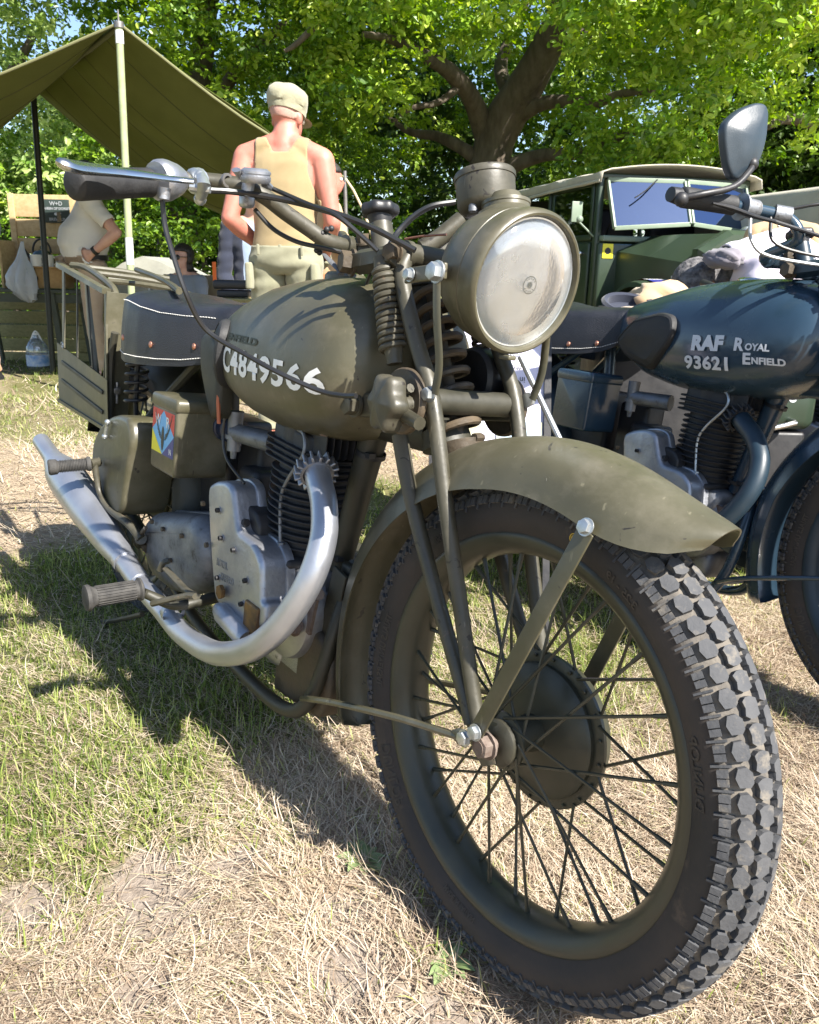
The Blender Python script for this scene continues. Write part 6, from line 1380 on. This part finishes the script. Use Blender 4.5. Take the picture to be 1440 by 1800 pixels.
for du, dd in ((-.38, 0), (.28, 0), (.36, -.40), (-.44, -.40)):
    mb = MB(); q = Vector((cT.x, cT.y, 0))+r_*du+f_*dd; q.z = tz-.03; e = q+r_*.06; e.z = 0; beam(mb, TL(q), TL(e), .045, .045, r_); part('leg', mb, GREENP, tab)
ch = thing('tea_chest', 'open pine field-kitchen chest with drawer and raised back board on the table', 'kitchen box', None, (to.x, to.y, tz)); CL = lambda du, dd, z: (r_*du+f_*dd)+Vector((0, 0, z))
xl = (8-60)*mpp; xr = (150-60)*mpp; H_ = .76
def wbox(name, du, dd, z, s, m=WOOD, par=ch, r=.004): mb = MB(); box(mb, CL(du, dd, z), s, RT, r); return part(name, mb, m, par)
xm_ = (xl+xr)/2; W_ = xr-xl
for i, (z, hh) in enumerate(((.665, .185), (.49, .145), (.345, .13), (.215, .115), (.10, .10))): wbox('board', xm_, -.30+.003*(i % 2), z, (W_, .018, hh-.006))
for du in (xl+.02, xl+.02): pass
wbox('side_board', xl+.012, -.16, .19, (.022, .27, .38)); wbox('side_board', xr-.012, -.16, .19, (.022, .27, .38)); wbox('batten', xl+.03, -.285, .38, (.05, .02, .76)); wbox('batten', xm_+.12, -.285, .40, (.03, .02, .16))
dr_ = wbox('drawer_box', (78-60)*mpp, -.09, .085, (.33, .20, .155), WOOD2); mb = MB(); lathe(mb, [(.0001, 0), (.026, 0), (.026, .004), (.0001, .004)], CL((64-60)*mpp, .012, .085), f_, 20); part('drawer_pull', mb, MA['black'], dr_)
wbox('shelf', (85-60)*mpp, -.09, .172, (.36, .22, .014), WOOD2); wbox('hinge', (62-60)*mpp, .012, .16, (.03, .006, .03), MA['black'])
# sign on the chest
sg = thing('chalk_sign', 'small dark green sign reading W D QUEEN OF DORSET BREW UP on the chest', 'sign'); so_ = at(82, 368, TD)+f_*-.20; sg.location = so_
mb = MB(); box(mb, (0, 0, 0), (.215, .012, .185), RT, .003); part('board', mb, mat('sign_green', (.025, .04, .035), None, rough=.6), sg)
for tx, z, s_ in (('W+D', .045, .045), ('QUEEN OF DORSET', .012, .026), ('BREW UP', -.075, .032)):
    me = text_mesh(tx, s_, .001, .0005, 'CENTER'); me.materials.append(MA['greywhite']); warp(me, lambda x, y, zz: r_*x+f_*.0075+Vector((0, 0, z+y))); part('lettering', me, None, sg)
mb = MB(); secs = [[r_*(rx*cos(a))+f_*.0080+Vector((0, 0, zc+rz_*sin(a))) for a in [2*pi*i/20 for i in range(20)]] for rx, rz_, zc in ((.022, .012, -.022),)]; mb.add(secs[0], [tuple(range(20))]); mb.add([r_*.02+f_*.008+Vector((0, 0, -.024)), r_*.036+f_*.008+Vector((0, 0, -.012)), r_*.038+f_*.008+Vector((0, 0, -.017)), r_*.02+f_*.008+Vector((0, 0, -.032))], [(0, 1, 2, 3)]); part('teapot_emblem', mb, MA['greywhite'], sg, smooth=False)
# kettle, mugs, bag, bottle
kt = thing('kettle', 'dark green enamel kettle with a high black handle in the chest', 'kettle', None, at(66, 458, TD)+f_*-.10); kt.location.z = tz+.18
mb = MB(); lathe(mb, [(.0001, 0), (.085, 0), (.095, .03), (.088, .08), (.06, .12), (.03, .135), (.012, .14), (.012, .16), (.0001, .163)], (0, 0, 0), (0, 0, 1), 28); part('body', mb, mat('enamel_green', (.005, .03, .015), None, rough=.12, coat=.5), kt)
mb = MB(); tube(mb, [r_*(.075*cos(a))+Vector((0, 0, .11+.105*sin(a))) for a in [pi*i/8 for i in range(9)]], .008, 8, 3); part('handle', mb, MA['black'], kt)
mb = MB(); tube(mb, [r_*-.08+Vector((0, 0, .05)), r_*-.12+Vector((0, 0, .09)), r_*-.145+Vector((0, 0, .135))], [.018, .013, .010], 10, 3); part('spout', mb, MA['black'], kt)
for i, (u, lb) in enumerate(((65, 'white enamel mug standing in front of the kettle'), (86, 'second white mug, right of the one before the kettle'))):
    mg = thing('mug', lb, 'mug', 'white mugs on the tea chest', at(u, 455, TD)+f_*.02); mg.location.z = tz+.18
    mb = MB(); lathe(mb, [(.0001, .004), (.0395, .004), (.041, .090), (.0435, .092), (.044, .088), (.0425, 0), (.0001, 0)], (0, 0, 0), (0, 0, 1), 24); part('body', mb, MA['white'], mg)
    mb = MB(); tube(mb, [r_*(.042+.028*sin(a))+Vector((0, 0, .045+.03*cos(a))) for a in [pi*i_/6 for i_ in range(7)]], .005, 8, 2); part('handle', mb, MA['white'], mg)
bg = mat('plastic_bag_film', (.62, .66, .72), (.75, .78, .82), 9, rough=.4, lump=1, lscale=22, trans=0); translucent(bg, .4, (.7, .75, .8))
mb = MB(); secs = []; bo = XW(44, 425, .05)
for (z, rx, ry, ox) in ((0, .010, .008, .0), (-.06, .022, .012, -.01), (-.14, .045, .03, -.022), (-.20, .085, .05, -.035), (-.27, .11, .07, -.04), (-.34, .115, .08, -.03), (-.40, .10, .07, -.008), (-.45, .07, .05, .01), (-.475, .02, .02, .015)):
    secs.append([r_*(ox+rx*cos(a)*(1+.22*sin(a*5+z*20)))+f_*(ry*sin(a)*(1+.22*cos(a*7+z*14)))+Vector((0, 0, z)) for a in [2*pi*j/32 for j in range(32)]])
loft(mb, secs); tag(part('plastic_bag', mb, bg), 'white plastic carrier bag hanging from the chest in front of the table', 'bag').location = bo
wb = thing('water_bottle', 'large clear plastic water bottle with blue label standing on the grass', 'bottle', None, at(67, 630, 7.75)); wb.location.z = .03; wb.scale = (1.15, 1.15, 1.15); 
PET = thin_glass('bottle_plastic', (.72, .82, .90), .22, .10, bump=.6, bs=40, scatter=.18)
mb = MB(); lathe(mb, [(.0001, 0), (.074, .0), (.080, .012), (.080, .10), (.077, .11), (.080, .12), (.074, .165), (.055, .20), (.024, .225), (.020, .245)], (0, 0, 0), (0, 0, 1), 28); part('body', mb, PET, wb)
mb = MB(); lathe(mb, [(.0805, .025), (.0815, .026), (.0815, .105), (.0805, .106)], (0, 0, 0), (0, 0, 1), 28, closed=True); part('label', mb, mat('bottle_label', (.12, .30, .62), (.7, .74, .78), 14, rough=.5), wb)
mb = MB(); lathe(mb, [(.0001, .248), (.022, .248), (.022, .262), (.0001, .263)], (0, 0, 0), (0, 0, 1), 16); tube(mb, [r_*-.045+Vector((0, 0, .20)), Vector((0, 0, .275)), r_*.045+Vector((0, 0, .20))], .006, 8, 5); part('cap', mb, MA['white'], wb)
# plank screen behind the table
ps = thing('plank_screen', 'low weathered plank screen below and behind the tea table', 'wooden panel', None, (to.x, to.y, 0)); 
for i in range(5): mb = MB(); box(mb, (r_*-.05+f_*-.62)+Vector((0, 0, .06+i*.122)), (1.7, .022, .112), RT, .006); part('plank', mb, OLDWOOD, ps)
for du in (-.8, .1, .75): mb = MB(); box(mb, (r_*du+f_*-.65)+Vector((0, 0, .31)), (.06, .04, .62), RT, .004); part('post', mb, OLDWOOD, ps)
# camp furniture beyond the saddle
cc_ = at(318, 560, 6.95); lc = thing('camp_chair', 'folding camp chair with tan canvas back and an orange ribbon under the woman', 'chair', None, (cc_.x, cc_.y, 0)); a0 = Vector((cos(yawc+pi*.82), sin(yawc+pi*.82), 0)); b0_ = Vector((-a0.y, a0.x, 0))
mb = MB(); box(mb, Vector((0, 0, .38)), (.5, .52, .02), Matrix((a0, b0_, Vector((0, 0, 1)))).transposed(), .005); part('seat', mb, KHAKIJ, lc)
mb = MB(); box(mb, a0*-.27+Vector((0, 0, .66)), (.02, .95, .34), Matrix((a0, b0_, Vector((0, 0, 1)))).transposed(), .006); part('backrest', mb, mat('tan_canvas', (.38, .31, .20), None, rough=.9), lc)
for s1, s2 in ((-1, -1), (-1, 1), (1, -1), (1, 1)): mb = MB(); tube(mb, [a0*.22*s1+b0_*.24*s2+Vector((0, 0, .38)), a0*.24*s1+b0_*.26*s2], .012, 8, 1); part('leg', mb, MA['steel'], lc)
mb = MB(); box(mb, at(377, 480, 6.8)-Vector((cc_.x, cc_.y, 0)), (.03, .012, .17), RT, .004); part('ribbon', mb, mat('orange_ribbon', (.80, .16, .03), None, rough=.7), lc)
TENTG = cloth('grey_canvas', (.22, .22, .19), (.28, .28, .24))
mb = MB(); o1 = [at(u, v, 8.2) for u, v in ((190, 480), (215, 462), (250, 450), (285, 462), (330, 486))]; secs = [[p+f_*d for p in o1]+[Vector((p.x, p.y, 0))+f_*d for p in o1[::-1]] for d in (0, -.9)]; loft(mb, secs); tag(part('canvas_cover', mb, TENTG, angle=20), 'grey canvas cover over a heap beyond the tent pole', 'canvas cover')
mb = MB(); cb = at(412, 500, 5.0); box(mb, cb, (.22, .16, .05), RT, .015); box(mb, cb-Vector((0, 0, .05)), (.18, .14, .04), RT, .01); st2 = thing('camp_table', 'small low-backed camp table carrying the black stove, beyond the saddle', 'table', None, (cb.x, cb.y, 0)); zt_ = cb.z-.075
q_ = MB(); box(q_, (0, 0, zt_-.01), (.40, .30, .02), RT, .004); part('tabletop', q_, OLDWOOD, st2)
for s1 in (-.18, .18):
    for s2 in (-.13, .13): q_ = MB(); p_ = r_*s1+f_*s2; beam(q_, p_+Vector((0, 0, zt_-.02)), p_, .02, .02, r_); part('leg', q_, MA['steel'], st2)
tag(part('camp_stove', mb, MA['black']), 'flat black camp stove beside the hand of the person in navy', 'stove')

# ------------------------------------------------------------------ information board between the motorcycles
ib = thing('information_board', 'laminated white sheet of text and pictures on a black stand between the bikes', 'sign'); io = at(862, 700, 1.95); ib.location = (io.x, io.y, 0); PAPER = mat('laminated_paper', (.62, .60, .74), None, rough=.3)
IR = Vector((RW[0], RW[1], 0)).normalized(); IN = (Vector((IR.y, -IR.x, 0))*1.0+Vector((0, 0, .35))).normalized(); IU = IN.cross(IR); IU = IU if IU.z > 0 else -IU; IMt = Matrix((IR, IR.cross(IU)*-1, IU)).transposed()
c_ = Vector((0, 0, io.z)); mb = MB(); box(mb, c_+IR*-.0-IN*.004, (.255, .004, .36), IMt); part('sheet', mb, PAPER, ib)
mb = MB()
for du in (-.135, .135): beam(mb, c_+IR*du+IU*.2, c_+IR*du-IU*.62, .016, .016, IR)
for dv in (.19, -.19): beam(mb, c_+IR*-.135+IU*dv, c_+IR*.135+IU*dv, .014, .014, IU)
part('stand', mb, MA['black'], ib)
rows = ['Models were', 'in use from 1,000 to', 'most of the 350cc', 'motorcycles built']
for i, tx in enumerate(rows):
    me = text_mesh(tx, .021, 0, 0, 'CENTER'); me.materials.append(MA['ink']); warp(me, lambda x, y, z: c_-IR*x*.95+IN*.0012-IU*(y-.03+(i-2)*-.028)*1+IU*.05); part('lettering', me, None, ib)
PICC = mat('photo_print', (.35, .48, .62), (.42, .36, .20), 9, rough=.35)
for du, dv in ((-.075, -.10), (.07, -.10)): mb = MB(); mb.add([c_+IR*(du+a)+IU*(dv+b)+IN*.0013 for a, b in ((-.055, -.05), (.055, -.05), (.055, .045), (-.055, .045))], [(0, 1, 2, 3)]); part('picture', mb, PICC, ib, smooth=False)

# ------------------------------------------------------------------ army utility vehicle
CG = mat('deep_bronze_green', (.022, .037, .021), (.029, .047, .027), 3, rough=.33, r2=.42, coat=.1, bump=.05); CG2 = mat('bronze_green_frame', (.17, .22, .16), (.20, .25, .18), 6, rough=.45); TAN = cloth('tan_hood_canvas', (.36, .33, .26), (.42, .39, .31), .8, 5)
vo = at(1032, 560, 7.75); hd_ = yawc+radians(15)-pi; car = thing('utility_vehicle', 'dark green army utility car with tan canvas hood and raised split windscreen', 'vehicle', None, (vo.x, vo.y, 0), hd_)
def cb_(name, c, s, m=CG, r=.02, par=car, R=None): mb = MB(); box(mb, c, s, R, r); return part(name, mb, m, par)
def prism(name, pts, y0, y1, m=CG, r=.012, par=car, both=True): mb = MB(); slab(mb, round_poly(pts, .03, 3), Vector((0, y0, 0)), (1, 0, 0), (0, 0, 1), (0, 1, 0), y1-y0, r, 2, both=both); return part(name, mb, m, par)
# body sides, doors
prism('body', [(.02, .50), (.02, 1.20), (-2.4, 1.20), (-2.4, .55)], .03, 1.47)
for yy, sgn in ((.012, -1), (1.488, 1)):
    d_ = cb_('door', (-.50, yy, .86), (.86, .035, .62), CG, .012); cb_('door', (-1.42, yy, .86), (.86, .035, .62), CG, .012)
    mb = MB(); ball(mb, (-.16, yy+sgn*.05, 1.08), .026, 12); tube(mb, [Vector((-.16, yy, 1.08)), Vector((-.16, yy+sgn*.045, 1.08))], .012, 8, 1); part('door_handle', mb, MA['chrome'], d_)
    for x0, x1 in ((-.93, -.07), (-1.85, -.99)):
        for (cx_, cz_, sx, sz) in (((x0+x1)/2, 1.215, x1-x0, .05), ((x0+x1)/2, 1.66, x1-x0, .05), (x0+.02, 1.44, .05, .45), (x1-.02, 1.44, .05, .45)): cb_('window_frame', (cx_, yy+.01*-sgn, cz_), (sx, .035, sz), CG, .008)
    mb = MB(); box(mb, (-.50, yy, 1.44), (.80, .006, .42)); part('side_window', mb, thin_glass('side_glass', (.35, .40, .38), .12, .03), car)
cb_('interior', (-1.2, .75, 1.15), (2.2, 1.36, .05), MA['black'], .01); cb_('seat', (-.55, .42, 1.22), (.14, .5, .55), MA['leather'], .04); cb_('seat', (-.55, 1.08, 1.22), (.14, .5, .55), MA['leather'], .04); cb_('rear_wall', (-2.35, .75, 1.42), (.05, 1.4, .55), CG, .01)
# windscreen posts, scuttle
for yy in (.03, 1.47): cb_('windscreen_post', (.0, yy, 1.10), (.07, .055, 1.22), CG, .012)
cb_('scuttle', (.03, .75, .85), (.12, 1.46, .64), CG2 if 0 else CG, .02); cb_('windscreen_sill', (.06, .75, 1.205), (.10, 1.42, .05), CG2, .012); cb_('windscreen_header', (.01, .75, 1.715), (.06, 1.48, .05), CG, .012)
BLUEG = thin_glass('windscreen_sky_tint_glass', (.10, .15, .24), .30, .02)  # blue of the reflected sky put into the glass tint
[n for n in BLUEG.node_tree.nodes if n.type == 'BSDF_GLOSSY'][0].inputs[0].default_value = (.45, .62, 1, 1)  # gloss coloured sky blue as a painted-in reflection
def pane(name, a, b, c, d, par=car):
    a, b, c, d = map(Vector, (a, b, c, d)); fr = thing('x', 'x', 'x') if 0 else None; mb = MB()
    for p, q in ((a, b), (b, c), (c, d), (d, a)): beam(mb, p, q, .022, .038, (0, 0, 1) if abs((q-p).normalized().z) < .7 else (1, 0, 0), .004)
    o = part(name, mb, CG2, par); g = MB(); n = (b-a).cross(d-a).normalized()*.002; g.add([a-n, b-n, c-n, d-n, a+n, b+n, c+n, d+n], [(0, 1, 2, 3), (7, 6, 5, 4), (0, 4, 5, 1), (1, 5, 6, 2), (2, 6, 7, 3), (3, 7, 4, 0)]); part('pane', g, BLUEG, o, smooth=False); return o
w1_ = pane('windscreen_frame', (.05, .07, 1.685), (.17, .735, 1.685), (.33, .735, 1.33), (.24, .07, 1.28)); pane('windscreen_frame', (.17, .765, 1.685), (.05, 1.43, 1.685), (.24, 1.43, 1.28), (.33, .765, 1.33))
mb = MB(); tube(mb, [Vector((.13, .50, 1.70)), Vector((.20, .36, 1.60)), Vector((.23, .24, 1.53))], .006, 6, 2); part('wiper', mb, MA['black'], car)
mb = MB(); lathe(mb, [(.20, -.010), (.212, 0), (.20, .010), (.19, 0)], (-.12, .40, 1.30), (-.8, 0, .6), 28, closed=True); part('steering_wheel', mb, MA['black'], car)
mb = MB(); box(mb, (-.03, -.16, 1.42), (.012, .10, .17), None, .004); tube(mb, [Vector((-.02, -.14, 1.34)), Vector((.0, -.0, 1.22))], .008, 8, 1); ball(mb, Vector((-.035, -.13, 1.36)), .035, 10); part('door_mirror', mb, CG2, car)
# hood canvas
mb = MB(); secs = []
for i in range(25):
    x = .14-2.6*i/24; s = []
    for j in range(21):
        t = j/20; y = -.03+1.56*t; z = 1.735+.075*sin(pi*t)**.6+.018*sin(x*5.2)*sin(pi*t)+(.005*sin(x*13) if t < .1 or t > .9 else 0); s.append(Vector((x+(.04*sin(pi*t) if i == 0 else 0), y, z)))
    e0 = Vector((x, -.045, 1.655+.008*sin(x*7))); e1 = Vector((x, 1.545, 1.655+.008*sin(x*7))); secs.append([e0]+s+[e1])
loft(mb, secs, cap=False, close=False); hc = part('hood_canvas', mb, TAN, car, angle=60); sd = hc.modifiers.new('thickness', 'SOLIDIFY'); sd.thickness = .012
mb = MB(); tube(mb, [Vector((.13, -.04, 1.665)), Vector((-.8, -.045, 1.655)), Vector((-1.5, -.045, 1.64)), Vector((-2.4, -.045, 1.655))], .014, 8, 4); part('rolled_flap', mb, TAN, car)
# bonnet with sloping shoulders, side panel handles, radiator
def sect(x, w_, zt, zs, zb, yc=.75): return [Vector((x, yc-w_, zb)), Vector((x, yc-w_, zs)), Vector((x, yc-w_*.42, zt)), Vector((x, yc+w_*.42, zt)), Vector((x, yc+w_, zs)), Vector((x, yc+w_, zb))]
mb = MB(); loft(mb, [sect(.07, .56, 1.235, 1.10, .50), sect(.55, .50, 1.235, 1.05, .50), sect(1.05, .41, 1.225, .99, .50)]); part('bonnet', mb, CG, car, angle=10)
for x, z0, z1 in ((.25, .80, .93), (.86, .76, .90)): mb = MB(); tube(mb, [Vector((x, .212+.10*(x-.07), z0)), Vector((x, .205+.10*(x-.07), z1))], .008, 8, 1); part('bonnet_handle', mb, MA['zinc'], car)
mb = MB(); loft(mb, [sect(1.05, .43, 1.25, 1.10, .48), sect(1.12, .43, 1.245, 1.10, .48), sect(1.17, .40, 1.21, 1.07, .52)]); part('radiator_shell', mb, CG, car, angle=10); cb_('grille', (1.175, .75, .83), (.012, .62, .52), MA['black'], .004); 
for i in range(6): cb_('grille_bar', (1.19, .75, .62+i*.09), (.012, .62, .012), CG, .003)
mb = MB(); lathe(mb, [(.0001, .03), (.03, .028), (.045, .01), (.045, 0)], (1.09, .75, 1.248), (0, 0, 1), 20); part('radiator_cap', mb, MA['zinc'], car)
# front wings and wheels
for y0, y1, yw in ((-.02, .30, .13), (1.20, 1.52, 1.37)):
    arc = [(.78+.50*cos(a), .40+.46*sin(a)) for a in [radians(d) for d in range(8, 173, 11)]]; mb = MB(); outs = []
    for (x, z) in arc: outs.append([Vector((x, y0, z-.05)), Vector((x, y0+.012, z-.012)), Vector((x, y0+.05, z)), Vector((x, y1, z+.01)), Vector((x, y1, z-.01)), Vector((x, y0+.05, z-.02)), Vector((x, y0+.02, z-.05))])
    loft(mb, outs); wg = part('front_wing', mb, CG, car, angle=40)
    if y0 < 0:
        for k, (m_, xa, xb) in enumerate((('red', .66, .76), ('white', .76, .84), ('navy', .84, .93))):
            q = []
            for yy in (.08, .26):
                for xx in (xa, xb): a = math.acos(max(-1, min(1, (xx-.78)/.50))); q.append(Vector((xx, yy, .40+.46*sin(a)+.0135)))
            mb = MB(); mb.add([q[0], q[1], q[3], q[2]], [(0, 1, 2, 3)]); part('flag_marking', mb, MA[m_], wg, smooth=False)
for x in (.78, -1.75):
    for yw in (.13, 1.37):
        mb = MB(); lathe(mb, [(.22, -.08), (.33, -.09), (.375, -.06), (.385, 0), (.375, .06), (.33, .09), (.22, .08)], (x, yw, .385), (0, 1, 0), 40, closed=True); wt = part('tyre', mb, MA['rubber'], car); mb = MB(); lathe(mb, [(.0001, -.03), (.10, -.035), (.16, -.01), (.225, -.06), (.235, -.06), (.235, .06), (.0001, .06)], (x, yw, .385), (0, 1 if yw < .5 else -1, 0), 32); part('wheel_disc', mb, CG, wt)
cb_('bumper', (1.42, .75, .48), (.05, 1.5, .10), CG, .02); cb_('chassis', (-.5, .75, .44), (3.3, .8, .10), MA['black'], .02)
mb = MB(); box(mb, (.095, .10, 1.10), (.004, .10, .12)); pt = part('unit_plate', mb, MA['yellow'], car); mb = MB(); lathe(mb, [(.0001, 0), (.028, 0), (.028, .003), (.0001, .003)], (.097, .10, 1.10), (1, 0, 0), 20); part('unit_badge', mb, MA['black'], pt)
for yw in (.12, 1.38): mb = MB(); lathe(mb, [(.0001, -.10), (.05, -.09), (.085, -.03), (.09, .03), (.085, .04), (.0001, .045)], (1.22, yw+(.12 if yw < .5 else -.12), .80), (1, 0, 0), 28); part('sidelamp', mb, CG, car)
# second vehicle's canvas beyond, right
v2 = at(1420, 400, 8.5); ov = thing('covered_truck', 'canvas-backed truck partly visible behind the handlebar at far right', 'vehicle', None, (v2.x, v2.y, 0), hd_); cb_('canvas_back', (0, .5, 1.32), (2.0, 2.2, .55), TAN, .06, ov); cb_('body', (0, .5, .82), (2.1, 2.2, .46), CG, .03, ov)
for x in (-.7, .8):
    mb = MB(); lathe(mb, [(.20, -.09), (.33, -.10), (.38, -.05), (.38, .05), (.33, .10), (.20, .09)], (x, -.45, .38), (0, 1, 0), 32, closed=True); part('tyre', mb, MA['rubber'], ov)
# ------------------------------------------------------------------ kit lying behind the RAF saddle
def blob(name, c, s, m, label, cat, seed=0, R=None):
    mb = MB(); ball(mb, (0, 0, 0), 1, 28); R = R or Matrix.Identity(3)
    for i, v in enumerate(mb.v):
        v = Vector(v); k = 1+.10*sin(v.x*5+seed)+.09*sin(v.y*7+v.z*4+seed*2)+.06*sin(v.z*11+v.x*9+seed); v = R@Vector((v.x*s[0], v.y*s[1], v.z*s[2]))*k; mb.v[i] = tuple(Vector(c)+v)
    return tag(part(name, mb, m, angle=80), label, cat)
ktp = at(1140, 560, 2.68); kt2 = thing('kit_chest', 'black metal kit chest behind the RAF saddle carrying the cap and bag', 'chest', None, (ktp.x, ktp.y, 0), yawc-pi/2)
mb = MB(); box(mb, (0, 0, (ktp.z-.05)/2), (.34, .30, ktp.z-.05), None, .015); part('box', mb, MA['black'], kt2); mb = MB(); box(mb, (0, 0, ktp.z-.035), (.35, .31, .035), None, .01); part('lid', mb, MA['black'], kt2)
blob('kit_bag', at(1160, 528, 2.75), (.10, .10, .055), KHAKIJ, 'crumpled sand-coloured kit bag behind the RAF saddle', 'bag', 1); blob('folded_coat', at(1132, 572, 2.55), (.13, .10, .05), CHINO, 'folded tan coat laid behind the RAF saddle', 'coat', 3)
cp = at(1112, 537, 2.6); pk = thing('peaked_cap', 'black peaked cap with cord lying upturned on the kit', 'cap', None, cp); Rk = Matrix.Rotation(.5, 3, 'X')
mb = MB(); lathe(mb, [(.050, -.03), (.095, -.012), (.100, .0), (.092, .008), (.080, .004), (.078, -.02), (.045, -.026)], (0, 0, 0), (.3, -.2, 1), 32, closed=True, flat=.8); part('crown', mb, NAVYC, pk)
mb = MB(); tube(mb, [Vector((.09, -.02, .0)), Vector((.12, .03, -.02)), Vector((.09, .09, -.01)), Vector((.0, .11, .0))], .004, 6, 4); tube(mb, [Vector((.07, .03, -.02)), Vector((.16, .05, -.02)), Vector((.12, .10, .02))], .004, 6, 4); part('chin_cord', mb, MA['black'], pk)
mb = MB(); tube(mb, [Vector((-.06, -.07, -.005)), Vector((.0, -.095, -.01)), Vector((.07, -.06, -.02))], [.010, .016, .010], 10, 4, flat=.3, hint=(0, 0, 1)); part('peak', mb, MA['black'], pk)
mb = MB(); tube(mb, [at(1236, 497, 2.9), at(1308, 524, 2.65)], .012, 10, 1); tube(mb, [at(1236, 502, 2.9), at(1308, 530, 2.65)], .006, 8, 1); gA_, gB_ = at(1308, 527, 2.65), at(1236, 497, 2.9); tube(mb, [gA_, Vector((gA_.x-.05, gA_.y+.10, 0))], .010, 8, 1); tube(mb, [gB_, Vector((gB_.x+.02, gB_.y+.25, 0))], .010, 8, 1); tag(part('tripod_leg', mb, MA['black']), 'black and silver folded tripod leg resting behind the RAF tank', 'tripod')
blob('rolled_scarf', at(1272, 455, 3.55), (.075, .06, .04), cloth('grey_wool', (.14, .13, .15), (.22, .2, .23)), 'grey rolled scarf on the shoulder of the bending man', 'scarf', 5)
tb_ = thing('tool_chest', 'dark green metal chest stencilled 338 behind the RAF engine', 'chest'); q = at(1362, 712, 2.6); tb_.location = q; Rq = Matrix.Rotation(yawc-pi/2, 3, 'Z')
mb = MB(); box(mb, (0, 0, 0), (.20, .12, .13), Rq, .03); part('box', mb, MA['green'], tb_); mb = MB(); box(mb, (0, 0, -.27), (.16, .10, .40), Rq, .01); part('pedestal', mb, MA['black'], tb_)
me = text_mesh('338', .045, .0008, .0004, 'CENTER'); me.materials.append(MA['greywhite']); warp(me, lambda x, y, z: Rq@Vector((x, -.0612-z, y+.018))); part('lettering', me, None, tb_)
mb = MB(); cF = Rq@Vector((.02, -.06, -.035)); tube(mb, [cF, cF+Rq@Vector((0, -.04, 0)), cF+Rq@Vector((-.07, -.05, -.015))], .008, 10, 2); part('crank_handle', mb, MA['chrome'], tb_)
